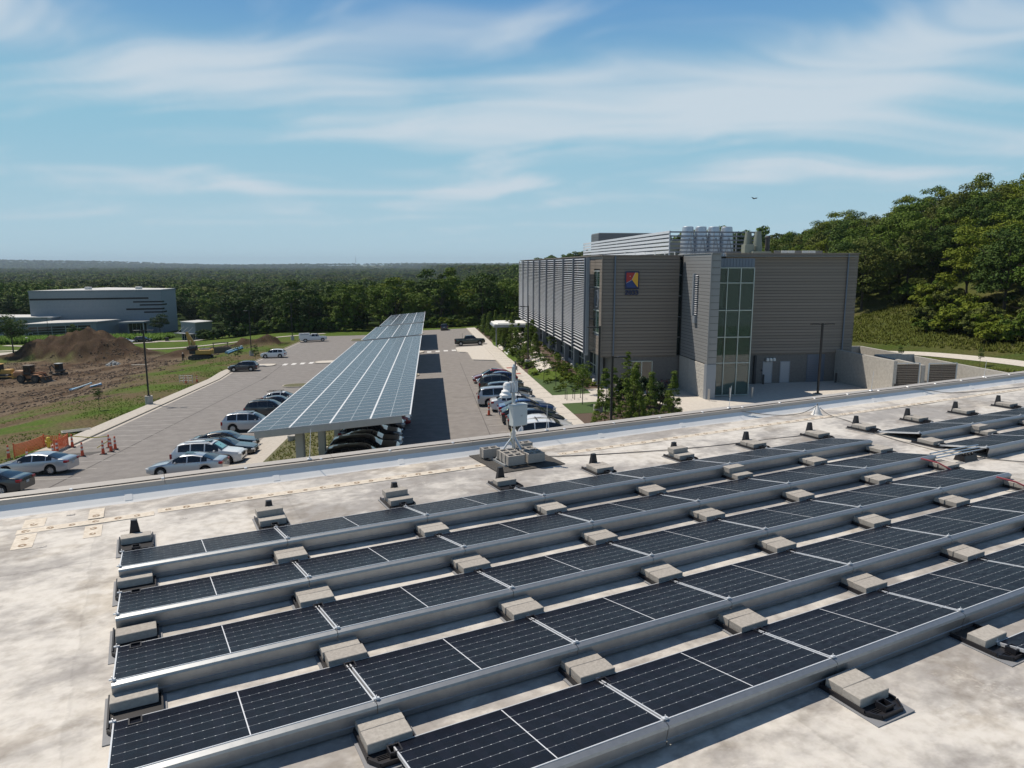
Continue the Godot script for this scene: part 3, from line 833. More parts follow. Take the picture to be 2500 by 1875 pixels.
func build_terrain() -> void:
	nz.seed = 21; nz.frequency = 0.05; nz.fractal_octaves = 4
	nz2.seed = 77; nz2.frequency = 0.05; nz2.fractal_octaves = 3
	var xs := axis(-150.0, -20.0, 1.15, -9000.0, 60.0, 1.10)
	xs.resize(xs.size() - 1)
	for q in axis(60.0, 100.0, 3.0, 60.5, 9000.0, 1.14): if q > xs[-1] + 0.5: xs.append(q)
	var ds := axis(40.0, 215.0, 1.3, 14.0, 11500.0, 1.085)
	var nx := xs.size(); var nd := ds.size()
	var v := PackedVector3Array(); var n := PackedVector3Array(); var c := PackedColorArray(); var ix := PackedInt32Array()
	v.resize(nx * nd); n.resize(nx * nd); c.resize(nx * nd)
	for j in nd:
		for i in nx:
			var x := xs[i]; var z := -ds[j]
			v[j * nx + i] = Vector3(x, terrain_y(x, z), z)
			c[j * nx + i] = ground_colour(x, z)
	for j in nd:
		for i in nx:
			var a := v[j * nx + maxi(i - 1, 0)]; var b := v[j * nx + mini(i + 1, nx - 1)]
			var e := v[maxi(j - 1, 0) * nx + i]; var f := v[mini(j + 1, nd - 1) * nx + i]
			n[j * nx + i] = (b - a).cross(f - e).normalized() * 1.0
			if n[j * nx + i].y < 0: n[j * nx + i] = -n[j * nx + i]
	for j in nd - 1:
		for i in nx - 1:
			var k := j * nx + i
			ix.append_array(PackedInt32Array([k, k + nx, k + 1, k + 1, k + nx, k + nx + 1]))
	var arr := []
	arr.resize(Mesh.ARRAY_MAX)
	arr[Mesh.ARRAY_VERTEX] = v; arr[Mesh.ARRAY_NORMAL] = n; arr[Mesh.ARRAY_COLOR] = c; arr[Mesh.ARRAY_INDEX] = ix
	var m := ArrayMesh.new()
	m.add_surface_from_arrays(Mesh.PRIMITIVE_TRIANGLES, arr)
	var gm := mat("ground", Color(1, 1, 1), 0.95)
	gm.vertex_color_use_as_albedo = true
	gm.albedo_texture = noise_tex(61, 0.025, Color(0.40, 0.40, 0.40), Color(1.15, 1.15, 1.15), 6)
	gm.uv1_triplanar = true; gm.uv1_world_triplanar = true; gm.uv1_scale = Vector3.ONE / 5.0
	gm.metallic_specular = 0.15
	struct("ground", m, gm)
# a draped sheet between two edges t0(s) and t1(s)
func sheet(s0: float, s1: float, t0: Callable, t1: Callable, up: float, thick: float, ds := 3.0, nt := 4, pave := true) -> MB:
	var m := MB.new()
	var ns := maxi(1, int(ceil((s1 - s0) / ds)))
	var P := func(i: int, j: int) -> Vector3:
		var s := lerpf(s0, s1, float(i) / ns)
		var t := lerpf(t0.call(s), t1.call(s), float(j) / nt)
		var p := lp(s, t)
		if pave: p.y = pave_y(p.x, p.z)
		p.y += up
		return p
	var dn := Vector3(0, -thick, 0)
	for i in ns:
		for j in nt:
			m.quad(P.call(i, j), P.call(i, j + 1), P.call(i + 1, j + 1), P.call(i + 1, j))
		var a: Vector3 = P.call(i, 0); var b: Vector3 = P.call(i + 1, 0)
		m.quad(a + dn, a, b, b + dn)
		a = P.call(i, nt); b = P.call(i + 1, nt)
		m.quad(a, a + dn, b + dn, b)
	for j in nt:
		var a: Vector3 = P.call(0, j); var b: Vector3 = P.call(0, j + 1)
		m.quad(a + dn, b + dn, b, a)
		a = P.call(ns, j); b = P.call(ns, j + 1)
		m.quad(a, b, b + dn, a + dn)
	return m
func k(t: float) -> Callable:
	return func(_s: float) -> float: return t
func area(poly: Array, up: float, thick: float, pave := false) -> MB: # a draped polygon of (s, t)
	var m := MB.new()
	var pl := PackedVector2Array()
	for q in poly: pl.append(Vector2(q[1], -q[0]))
	if Geometry2D.is_polygon_clockwise(pl): pl.reverse()
	var P := []
	for q in pl:
		var p := lp(-q.y, q.x)
		if pave: p.y = pave_y(p.x, p.z)
		P.append(p + Vector3(0, up, 0))
	var ix := Geometry2D.triangulate_polygon(pl)
	for i in range(0, ix.size(), 3):
		var a: Vector3 = P[ix[i]]; var b: Vector3 = P[ix[i + 1]]; var d: Vector3 = P[ix[i + 2]]
		if (b - a).cross(d - a).y < 0:
			var s := b; b = d; d = s
		m.tri(a, b, d)
	var dn := Vector3(0, -thick, 0)
	for i in pl.size():
		var a: Vector3 = P[i]; var b: Vector3 = P[(i + 1) % pl.size()]
		m.quad(b + dn, a + dn, a, b)
	return m
func kerb(pts: Array, w := 0.15, up := 0.13, closed := false) -> MB: # a kerbstone line along (s, t) points
	var m := MB.new()
	var P := []
	for q in pts:
		var p := lp(q[0], q[1])
		p.y = pave_y(p.x, p.z)
		P.append(p)
	if closed: P.append(P[0])
	for i in P.size() - 1:
		var a: Vector3 = P[i] + Vector3(0, up - 0.15, 0); var b: Vector3 = P[i + 1] + Vector3(0, up - 0.15, 0)
		m.bar(a, b, w, 0.30)
	return m
func rounded(s0: float, s1: float, t0: float, t1: float, r: float, which: Array) -> Array: # rectangle with some round corners, (s, t)
	var out := []
	var cs := [[s0, t0, 1, 1, 2], [s0, t1, 1, -1, 3], [s1, t1, -1, -1, 0], [s1, t0, -1, 1, 1]]
	for i in 4:
		var c: Array = cs[i]
		if not i in which:
			out.append([c[0], c[1]]); continue
		for q in 6:
			var a: float = PI / 2 * (q / 5.0)
			# arc from one side to the next
			var cx: float = c[0] + c[2] * r; var cy: float = c[1] + c[3] * r
			var ang: float = [PI * 1.5, PI, PI * 0.5, 0.0][i] - a
			out.append([cx + r * cos(ang), cy + r * sin(ang)])
	return out
func build_lot() -> void:
	var asphalt := surf("asphalt", 101, Color(0.175, 0.163, 0.156), Color(0.225, 0.212, 0.203), 9.0, 0.9, 0.012, null, 5, 1.0)
	var asphalt2 := surf("asphalt old", 102, Color(0.165, 0.155, 0.150), Color(0.215, 0.204, 0.197), 11.0, 0.9, 0.014, null, 5, 1.0)
	var side := surf("sidewalk concrete", 103, Color(0.36, 0.335, 0.30), Color(0.46, 0.43, 0.39), 5.0, 0.85, 0.02)
	var side_w := surf("bright concrete", 104, Color(0.46, 0.43, 0.385), Color(0.55, 0.52, 0.475), 6.0, 0.85, 0.02)
	var kerbm := surf("kerb concrete", 105, Color(0.34, 0.31, 0.265), Color(0.46, 0.42, 0.36), 2.0, 0.9)
	var joint := mat("dark joint", Color(0.06, 0.055, 0.05), 0.95)
	var paint := surf("worn paint", 106, Color(0.28, 0.27, 0.255), Color(0.52, 0.51, 0.49), 0.7, 0.8, 0.03)
	var paintw := surf("white paint", 107, Color(0.52, 0.52, 0.51), Color(0.72, 0.72, 0.71), 1.0, 0.7)
	var lawn := surf("mown lawn", 108, Color(0.030, 0.062, 0.013), Color(0.060, 0.105, 0.022), 3.0, 0.95, 0.03)
	var rough := surf("dry turf", 109, Color(0.060, 0.078, 0.028), Color(0.150, 0.125, 0.070), 5.0, 0.95, 0.02)
	var mulch := surf("bark mulch", 110, Color(0.055, 0.036, 0.026), Color(0.125, 0.088, 0.064), 1.2, 0.95, 0.04)
	M.lawn = lawn; M.rough = rough; M.mulch = mulch
	# right and left lots
	struct("right_parking_lot", sheet(24.0, 192.5, k(-6.9), k(9.75), 0.0, 0.2, 3.0, 6), asphalt)
	struct("left_parking_lot", sheet(24.0, 193.5, kerb_t, k(-14.2), 0.0, 0.2, 3.0, 6), asphalt2)
	struct("lot_end_lane", sheet(177.5, 192.5, k(-14.2), k(-6.9), 0.0, 0.2, 3.0, 5), asphalt)
	# sidewalks
	struct("left_sidewalk", sheet(24.0, 128.0, func(s): return kerb_t(s) - 1.75, func(s): return kerb_t(s) - 0.15, 0.13, 0.3, 3.0, 1), side)
	struct("left_kerb", sheet(24.0, 193.0, func(s): return kerb_t(s) - 0.15, func(s): return kerb_t(s), 0.128, 0.3, 3.0, 1), kerbm)
	struct("left_gutter", sheet(24.0, 193.0, func(s): return kerb_t(s), func(s): return kerb_t(s) + 0.42, 0.006, 0.05, 3.0, 1), side)
	struct("median_sidewalk", sheet(24.0, 88.0, k(-14.2), k(-11.8), 0.13, 0.3, 3.0, 2, false), side)
	struct("median_turf", sheet(24.0, 90.0, k(-11.8), k(-6.9), 0.125, 0.3, 2.0, 8, false), rough)
	struct("median_turf", sheet(97.5, 124.0, k(-14.2), k(-6.9), 0.125, 0.3, 2.0, 8, false), rough)
	struct("median_turf", sheet(133.0, 175.0, k(-14.2), k(-6.9), 0.125, 0.3, 2.0, 8, false), rough)
	struct("crossing_walk", sheet(124.0, 133.0, k(-14.2), k(-6.9), 0.12, 0.3, 2.0, 8, false), side_w)
	struct("crossing_walk", sheet(90.0, 97.5, k(-14.2), k(-6.9), 0.12, 0.3, 2.0, 8, false), asphalt)
	struct("right_sidewalk", sheet(24.0, 192.0, k(9.9), k(12.05), 0.13, 0.3, 3.0, 2), side_w)
	struct("right_kerb", sheet(24.0, 106.0, k(9.75), k(9.9), 0.128, 0.3, 3.0, 1), kerbm)
	struct("right_kerb", sheet(138.0, 192.0, k(9.75), k(9.9), 0.128, 0.3, 3.0, 1), kerbm)
	struct("entrance_apron", area([[105.6, 9.88], [107.3, 7.4], [108.0, 6.55], [109.0, 6.4], [120.4, 6.35], [121.4, 6.0], [122.2, 5.0], [123.4, 4.7], [130.6, 4.65], [131.5, 5.0], [131.9, 6.0], [132.2, 9.88]], 0.126, 0.3, true), side_w)
	# joints across the sidewalks
	var jm := MB.new().box(Vector3(1.07, 0, 0), Vector3(2.1, 0.006, 0.025)).mesh()
	var rs := get_node("right_sidewalk") as Node3D
	for i in 54:
		var p := lp(26.0 + i * 3.0, 9.93)
		var o := part("joint", jm, joint, rs, Vector3(p.x, pave_y(p.x, p.z) + 0.131, p.z))
		o.rotation.y = LOT_TURN
		o.rotation.z = 0.04
	# stall lines
	var stall := MB.new()
	var line := func(s: float, ta: float, tb: float, w := 0.10) -> void:
		var n := 3
		for i in n:
			var a0 := lerpf(ta, tb, float(i) / n); var a1 := lerpf(ta, tb, float(i + 1) / n)
			var q := []
			for c in [[s - w / 2, a0], [s - w / 2, a1], [s + w / 2, a1], [s + w / 2, a0]]:
				var p := lp(c[0], c[1]); p.y = pave_y(p.x, p.z) + 0.006
				q.append(p)
			stall.quad(q[0], q[1], q[2], q[3])
	var i := 0
	while 38.0 + i * 2.75 < 128.0:
		var s := 38.0 + i * 2.75
		line.call(s, kerb_t(s) + 0.5, kerb_t(s) + 5.4)
		i += 1
	for j in 18:
		if j * 2.75 + 39.6 < 90: line.call(39.6 + j * 2.75, -19.6, -14.3)
		line.call(42.9 + j * 2.75, -6.7, -1.6)
	for j in 13: line.call(47.95 + j * 2.75 + (3.0 if j > 7 else 0.0), 4.6, 9.7)
	for j in 17: line.call(140.0 + j * 2.75, 4.6, 9.7)
	for j in 11: line.call(148.0 + j * 2.75, kerb_t(148) + 0.5, kerb_t(148) + 5.4)
	struct("stall_lines", stall, paint)
	var dash := MB.new()
	for c in [[126.1, -0.2, 0.0], [126.6, 1.3, 0.0], [126.9, 2.75, 0.0], [127.0, 4.2, 0.0], [133.6, -26.6, 0.0], [133.9, -25.1, 0.0], [134.3, -23.6, 0.0], [134.8, -22.1, 0.0]]:
		var q := []
		for e in [[-1.2, -0.38], [-1.2, 0.38], [1.2, 0.38], [1.2, -0.38]]:
			var p := lp(c[0] + e[0], c[1] + e[1]); p.y = pave_y(p.x, p.z) + 0.007
			q.append(p)
		dash.quad(q[0], q[1], q[2], q[3])
	struct("crosswalk_bars", dash, paintw)
	# paving joint and patches in the asphalt
	var seam := MB.new()
	for c in [[40.0, -24.0, 133.0, -27.0, 0.10], [38.0, 4.4, 106.0, 4.4, 0.05], [72.0, 1.1, 72.3, 9.0, 0.05], [63.0, -0.5, 63.0, 4.5, 0.05], [84.0, -0.3, 84.2, 4.6, 0.04], [112.0, -24.0, 111.8, -16.0, 0.05], [98.0, -26.0, 98.1, -15.0, 0.05]]:
		for q in 14:
			var a := Vector2(lerpf(c[0], c[2], q / 14.0), lerpf(c[1], c[3], q / 14.0)); var b := Vector2(lerpf(c[0], c[2], (q + 1) / 14.0), lerpf(c[1], c[3], (q + 1) / 14.0))
			var e: Vector2 = (b - a).orthogonal().normalized() * c[4] * 0.5
			var pts := []
			for w in [a - e, b - e, b + e, a + e]:
				var p := lp(w.x, w.y); p.y = pave_y(p.x, p.z) + 0.005
				pts.append(p)
			seam.quad(pts[0], pts[1], pts[2], pts[3])
	struct("asphalt_joints", seam, mat("tar joint", Color(0.075, 0.07, 0.068), 0.9))
	# islands
	var isl := func(called: String, poly: Array, top: Material) -> void:
		struct(called, area(poly, 0.10, 0.3, true), top)
		struct("island_kerb", kerb(poly, 0.16, 0.13, true), kerbm)
	isl.call("grass_island", rounded(101.2, 105.6, -21.0, -14.3, 1.8, [0, 3]), rough)
	isl.call("walk_island", rounded(133.2, 137.0, -21.4, -14.3, 1.4, [0, 3]), side_w)
	isl.call("walk_island", rounded(131.4, 134.8, -33.3, -28.3, 1.2, [1, 2]), side_w)
	isl.call("median_tip", rounded(124.2, 128.8, -6.7, -1.2, 1.4, [1, 2]), side_w)
	isl.call("median_tip", rounded(91.2, 94.4, -6.7, -1.6, 1.2, [1, 2]), rough)
	isl.call("median_tip", rounded(176.0, 181.0, -6.7, -1.6, 1.4, [1, 2]), rough)
	isl.call("median_tip", rounded(176.5, 182.0, -19.5, -14.4, 1.4, [0, 3]), rough)
	# lawns, beds and paths before the laboratory
	struct("lawn", area([[69.2, 12.08], [86.4, 12.08], [86.0, 14.2], [78.0, 16.4], [69.0, 16.0]], 0.10, 0.3), lawn)
	struct("planting_bed", area([[86.4, 12.08], [86.9, 12.6], [86.0, 15.9], [84.5, 18.0], [72.4, 18.0], [72.0, 16.2], [78.0, 16.42], [86.0, 14.22]], 0.09, 0.3), mulch)
	struct("lawn", area([[58.6, 12.08], [64.0, 12.08], [64.0, 16.6], [58.6, 16.2]], 0.10, 0.3), lawn)
	struct("planting_bed", area([[40.0, 12.08], [58.6, 12.08], [58.6, 16.2], [64.0, 16.62], [66.5, 17.4], [66.5, 19.6], [58.0, 21.0], [40.0, 21.0]], 0.09, 0.3), mulch)
	struct("bike_pad", area([[64.0, 12.06], [69.15, 12.06], [69.0, 16.0], [72.0, 16.2], [72.0, 18.6], [66.5, 18.0], [66.5, 17.4], [64.0, 16.6]], 0.112, 0.3), side_w)
	struct("front_plaza", area([[40.0, 21.02], [58.0, 21.02], [66.5, 19.62], [66.5, 18.02], [72.0, 18.62], [72.4, 18.0], [74.0, 18.0], [74.0, 50.0], [40.0, 50.0]], 0.115, 0.3), side_w)
	var bed := MB.new()
	struct("planting_bed", sheet(88.3, 190.0, k(12.07), func(s): return 13.3 + clampf((s - 86.0) / 34.0, 0.0, 1.0) * 2.1, 0.06, 0.3, 2.0, 4, false), mulch)
	struct("terrace_path", sheet(86.6, 121.0, func(s): return 13.32 + clampf((s - 86.0) / 34.0, 0.0, 1.0) * 2.1, func(s): return 15.0 + clampf((s - 86.0) / 34.0, 0.0, 1.0) * 2.1, 0.10, 0.3, 2.0, 4, false), side_w)
	struct("planting_bed", sheet(86.6, 121.0, func(s): return 15.02 + clampf((s - 86.0) / 34.0, 0.0, 1.0) * 2.1, k(18.0), 0.06, 0.3, 2.0, 4, false), mulch)
	struct("entrance_terrace", sheet(121.0, 134.0, k(12.2), k(18.4), 0.11, 0.3, 2.0, 4, false), side_w)
	# the curving path on the meadow to the right and the path by the arts building
	var ribbon := func(called: String, pts: Array, w: float, m: Material) -> void:
		var cu := Curve2D.new()
		for q in pts.size():
			var a: Vector2 = pts[maxi(0, q - 1)]; var b: Vector2 = pts[mini(pts.size() - 1, q + 1)]
			cu.add_point(pts[q], -(b - a) / 6.0, (b - a) / 6.0)
		var r := MB.new()
		var L := cu.get_baked_length()
		var nn := int(L / 2.0) + 1
		var prev := []
		for q in nn + 1:
			var p := cu.sample_baked(L * q / nn); var p2 := cu.sample_baked(minf(L, L * q / nn + 0.5)); var p1 := cu.sample_baked(maxf(0, L * q / nn - 0.5))
			var e := (p2 - p1).normalized().orthogonal() * w * 0.5
			var cur := []
			for h in 3:
				var xy: Vector2 = p + e * (h - 1.0)
				cur.append(Vector3(xy.x, maxf(gy(xy.x, xy.y), terrain_y(xy.x, xy.y)) + 0.09, xy.y))
			if prev:
				for h in 2: r.quad(prev[h], cur[h], cur[h + 1], prev[h + 1])
			prev = cur
		struct(called, r, m)
	ribbon.call("meadow_path", [Vector2(41.5, -99.0), Vector2(46.0, -100.0), Vector2(50.6, -98.5), Vector2(55.2, -90.5), Vector2(58.2, -79.0), Vector2(60.0, -66.0), Vector2(64.0, -55.0)], 1.9, side_w)
	ribbon.call("campus_path", [Vector2(-175.0, -186.0), Vector2(-138.0, -196.0), Vector2(-118.9, -201.5), Vector2(-98.0, -199.0), Vector2(-73.0, -188.0), Vector2(-62.0, -190.0), Vector2(-52.0, -197.0)], 2.2, side)
	ribbon.call("campus_path", [Vector2(-121.0, -222.0), Vector2(-112.0, -221.0), Vector2(-103.0, -221.5), Vector2(-96.0, -219.0)], 3.0, side)
	ribbon.call("campus_path", [Vector2(-150.0, -209.0), Vector2(-135.0, -206.0), Vector2(-122.0, -209.0), Vector2(-116.0, -214.0), Vector2(-110.0, -219.5)], 2.0, side)
	ribbon.call("campus_road", [Vector2(-190.0, -172.0), Vector2(-150.0, -183.0), Vector2(-134.0, -189.0), Vector2(-126.0, -197.0)], 9.0, side)

# ---------------------------------------------------------------- the laboratory across the lot; local axes: x = t, z = -s
func B3(t: float, y: float, s: float) -> Vector3:
	return Vector3(t, y, -s)
func planks(parent: Node3D, called: String, a: Vector2, b: Vector2, y0: float, y1: float, h: float, mats: Array, thick := 0.05, gap := 0.03, holes := []) -> void: # a, b as (t, s); the outside lies to the right of a -> b seen from above in (t, s)
	var A := B3(a.x, 0, a.y); var C := B3(b.x, 0, b.y)
	var d := (C - A).normalized()
	var L := (C - A).length()
	var out := d.cross(Vector3.UP).normalized()
	var n := int(round((y1 - y0) / h))
	var hh := (y1 - y0) / n
	var bas := Basis(d, Vector3.UP, -out)
	var cache := {}
	for i in n:
		var yc := y0 + (i + 0.5) * hh
		var runs := [[0.0, L]]
		for q in holes: # [from, to, y0, y1]
			if yc > q[2] and yc < q[3]:
				var nr := []
				for r in runs:
					if q[0] > r[0] + 0.05: nr.append([r[0], minf(r[1], q[0])])
					if q[1] < r[1] - 0.05: nr.append([maxf(r[0], q[1]), r[1]])
				runs = nr
		for r in runs:
			var key := "%.2f" % (r[1] - r[0])
			if not cache.has(key):
				cache[key] = MB.new().cbox(Vector3.ZERO, Vector3(r[1] - r[0], hh - gap, thick), 0.012, bas).mesh()
			part(called, cache[key], mats[(i * 7 + int(r[0] * 3.0)) % mats.size()], parent, A + d * (r[0] + r[1]) * 0.5 + Vector3(0, yc, 0) + out * (thick * 0.5 + 0.02))
func build_lab() -> void:
	var taupe := [mat("taupe cladding", Color(0.198, 0.172, 0.148), 0.5), mat("taupe cladding b", Color(0.212, 0.185, 0.160), 0.5), mat("taupe cladding c", Color(0.187, 0.162, 0.139), 0.55)]
	var grey := [mat("grey cladding", Color(0.235, 0.245, 0.255), 0.42, 0.15), mat("grey cladding b", Color(0.25, 0.26, 0.27), 0.42, 0.15)]
	var core := mat("wall membrane", Color(0.05, 0.05, 0.052), 0.8)
	var base_grey := surf("ground floor render", 201, Color(0.135, 0.130, 0.125), Color(0.17, 0.165, 0.158), 3.0, 0.8)
	var steel := mat("painted steel grey", Color(0.24, 0.27, 0.31), 0.45, 0.2)
	var louv := mat("louver aluminium", Color(0.60, 0.62, 0.66), 0.4, 0.35)
	var fin := mat("louver fin", Color(0.13, 0.145, 0.175), 0.45, 0.3)
	var glass := mat("facade glass", Color(0.02, 0.05, 0.042), 0.06)
	glass.metallic_specular = 0.8
	var glassd := mat("dark window glass", Color(0.012, 0.022, 0.022), 0.07)
	glassd.metallic_specular = 0.7
	var blind := mat("white roller blind", Color(0.52, 0.54, 0.50), 0.7)
	var mull := mat("pale mullion", Color(0.46, 0.52, 0.50), 0.4, 0.3)
	var white := mat("white coping", Color(0.72, 0.72, 0.70), 0.6)
	var concrete := surf("board formed concrete", 202, Color(0.32, 0.31, 0.29), Color(0.43, 0.42, 0.395), 3.0, 0.9, 0.015)
	var roofm := surf("lab roof", 203, Color(0.45, 0.45, 0.44), Color(0.55, 0.55, 0.53), 6.0, 0.8)
	var seamm := mat("standing seam blue grey", Color(0.14, 0.17, 0.22), 0.4, 0.3)
	var b := thing("laboratory_building", "three storey grey and taupe laboratory with louvered side and glass stair tower", "building", Vector3.ZERO, LOT_TURN)
	M.steel = steel; M.concrete = concrete; M.mull = mull; M.glassd = glassd; M.blind = blind; M.white_coping = white
	# ---- solid cores
	var c := MB.new()
	c.mm(B3(17.28, 4.95, 69.9), B3(25.0, 14.98, 134.0))       # left wing over the ground floor
	c.mm(B3(25.0, 4.9, 70.9), B3(44.4, 14.9, 134.0))
	c.mm(B3(25.45, 4.95, 62.6), B3(26.25, 15.1, 71.2))
	c.mm(B3(26.25, 14.0, 64.35), B3(30.15, 14.55, 71.2))
	part("wall_core", c, core, b)
	# ground floor
	var gf := MB.new()
	gf.mm(B3(19.6, 0.6, 69.95), B3(25.2, 4.96, 70.6))
	gf.mm(B3(29.4, 0.6, 71.05), B3(44.0, 4.94, 71.6))
	gf.mm(B3(25.2, 0.6, 70.2), B3(29.5, 4.94, 71.0))
	part("ground_floor_wall", gf, base_grey, b)
	part("soffit", MB.new().mm(B3(17.2, 4.90, 69.85), B3(25.0, 4.955, 76.0)).mm(B3(29.4, 4.86, 70.86), B3(44.6, 4.905, 76.0)), taupe[0], b)
	# ---- left wing: front with the logo, and the near end of its left side
	planks(b, "cladding_plank", Vector2(25.0, 69.75), Vector2(17.12, 69.75), 4.98, 15.0, 0.325, taupe)
	planks(b, "cladding_plank", Vector2(17.1, 69.75), Vector2(17.1, 75.2), 4.98, 15.0, 0.325, taupe, 0.05, 0.03, [[1.25, 3.75, 6.9, 13.6]])
	part("corner_trim", MB.new().cbox(B3(17.07, 9.99, 69.70), Vector3(0.09, 10.06, 0.09), 0.01), taupe[2], b)
	part("downpipe", MB.new().cbox(B3(18.35, 9.99, 69.64), Vector3(0.14, 10.02, 0.10), 0.012), seamm, b)
	part("coping", MB.new().cbox(B3(21.05, 15.05, 69.85), Vector3(8.1, 0.10, 0.5), 0.01).cbox(B3(17.2, 15.047, 101.9), Vector3(0.5, 0.094, 63.6), 0.01), taupe[2], b)
	# the window strip on the left side near the corner
	var strip := part("window_strip", MB.new().mm(B3(17.2, 6.9, 70.98), B3(17.26, 13.6, 73.52)), steel, b)
	for w in [[11.9, 13.5, 2], [7.2, 9.5, 2]]:
		for q in w[2]:
			part("pane", MB.new().mm(B3(17.165, w[0] + 0.06, 71.1 + q * 1.2), B3(17.198, w[1] - 0.06, 72.2 + q * 1.2)), glass, strip)
		part("frame", MB.new().mm(B3(17.10, w[0] - 0.04, 71.0), B3(17.2, w[0] + 0.04, 73.5)).mm(B3(17.10, w[1] - 0.04, 71.0), B3(17.2, w[1] + 0.04, 73.5)).mm(B3(17.12, w[0], 72.2), B3(17.2, w[1], 72.3)), mull, strip)
	var hexa := MB.new()
	for q in 6:
		for r in [0.95, 0.55]:
			var a0 := PI / 6 + TAU * q / 6 + PI / 6; var a1 := a0 + TAU / 6
			hexa.bar(B3(17.15, 10.7 + sin(a0) * r, 72.25 + cos(a0) * r), B3(17.15, 10.7 + sin(a1) * r, 72.25 + cos(a1) * r), 0.10 if r > 0.9 else 0.07)
	part("hexagon_emblem", hexa, steel, strip)
	part("strip_panel", MB.new().mm(B3(17.17, 9.6, 71.02), B3(17.198, 11.82, 73.5)), mat("dark strip panel", Color(0.06, 0.075, 0.085), 0.3), strip)
	# ---- logo and number
	var navy := mat("logo navy", Color(0.012, 0.02, 0.085), 0.4)
	var sz := Vector2(1.42, 1.70)
	var lg := part("logo", Node3D.new() if false else MB.new().cbox(B3(20.1, 12.64, 69.62), Vector3(sz.x, sz.y, 0.05), 0.02), navy, b)
	var poly := func(pts: Array, depth: float, m: Material, called: String) -> void:
		var g := MB.new()
		var pl := PackedVector2Array()
		for q in pts: pl.append(Vector2(q[0], q[1]))
		if Geometry2D.is_polygon_clockwise(pl): pl.reverse()
		var ix := Geometry2D.triangulate_polygon(pl)
		var P := func(q: Vector2, z: float) -> Vector3: return Vector3(20.1 + q.x * sz.x, 12.64 + q.y * sz.y, -69.595 + z)
		for i in range(0, ix.size(), 3):
			g.tri(P.call(pl[ix[i]], depth), P.call(pl[ix[i + 1]], depth), P.call(pl[ix[i + 2]], depth))
		for i in pl.size():
			var p := pl[i]; var q := pl[(i + 1) % pl.size()]
			g.quad(P.call(p, 0.0), P.call(q, 0.0), P.call(q, depth), P.call(p, depth))
		part(called, g, m, lg)
	poly.call([[-0.42, -0.14], [-0.06, 0.02], [0.20, 0.43], [-0.42, 0.43]], 0.012, mat("logo red", Color(0.38, 0.022, 0.022), 0.4), "red_field")
	poly.call([[0.23, 0.43], [0.42, 0.43], [0.42, -0.42], [0.33, -0.35], [-0.02, 0.02]], 0.012, mat("logo yellow", Color(0.72, 0.40, 0.03), 0.4), "yellow_field")
	poly.call([[-0.42, -0.18], [-0.05, -0.02], [0.30, -0.37], [0.26, -0.43], [-0.30, -0.43], [-0.42, -0.34]], 0.012, mat("logo blue", Color(0.015, 0.04, 0.18), 0.4), "blue_field")
	poly.call([[-0.19, 0.20], [-0.13, 0.20], [-0.13, 0.25], [-0.19, 0.25]], 0.02, mat("logo star", Color(0.6, 0.45, 0.4), 0.4), "star")
	var line := mat("logo outline", Color(0.55, 0.5, 0.5), 0.5)
	poly.call([[-0.42, -0.165], [-0.05, 0.005], [-0.05, -0.02], [-0.42, -0.185]], 0.016, line, "outline")
	poly.call([[-0.05, 0.005], [0.20, 0.43], [0.235, 0.43], [-0.02, 0.005]], 0.016, line, "outline")
	# the house number, each figure cut from thick strokes
	var strokes := {"2": [[0.0, 0.80], [0.12, 0.97], [0.36, 1.0], [0.55, 0.88], [0.55, 0.68], [0.38, 0.45], [0.02, 0.05], [0.62, 0.05]], "0": [[0.31, 0.0], [0.10, 0.12], [0.03, 0.35], [0.03, 0.65], [0.10, 0.88], [0.31, 1.0], [0.52, 0.88], [0.59, 0.65], [0.59, 0.35], [0.52, 0.12], [0.31, 0.0]], "3": [[0.02, 0.86], [0.18, 1.0], [0.42, 1.0], [0.56, 0.86], [0.54, 0.66], [0.36, 0.54], [0.56, 0.42], [0.58, 0.18], [0.42, 0.0], [0.18, 0.0], [0.0, 0.13]]}
	var cx := 19.44
	for ch in ["2", "0", "3", "3"]:
		var dg := MB.new()
		var st: Array = strokes[ch]
		for i in st.size() - 1:
			dg.bar(B3(cx + st[i][0] * 0.44, 11.22 + st[i][1] * 0.38, 69.62), B3(cx + st[i + 1][0] * 0.44, 11.22 + st[i + 1][1] * 0.38, 69.62), 0.06, 0.10)
			dg.box(B3(cx + st[i + 1][0] * 0.44, 11.22 + st[i + 1][1] * 0.38, 69.62), Vector3(0.085, 0.085, 0.055))
		part("number_figure", dg, navy, b)
		cx += 0.345
	# ---- right wing
	planks(b, "cladding_plank", Vector2(44.7, 70.8), Vector2(30.25, 70.8), 4.92, 15.28, 0.315, taupe)
	planks(b, "cladding_plank", Vector2(44.75, 78.0), Vector2(44.75, 70.8), 4.92, 15.28, 0.315, taupe)
	part("downpipe", MB.new().cbox(B3(43.55, 10.1, 70.69), Vector3(0.13, 10.4, 0.10), 0.012), seamm, b)
	part("coping", MB.new().cbox(B3(37.5, 15.32, 70.9), Vector3(14.6, 0.08, 0.45), 0.01), taupe[2], b)
	part("roof", MB.new().mm(B3(17.5, 14.98, 70.2), B3(44.3, 15.0, 134.0)), roofm, b)
	# doors and fittings below it
	var doorm := mat("pale steel door", Color(0.36, 0.38, 0.41), 0.5)
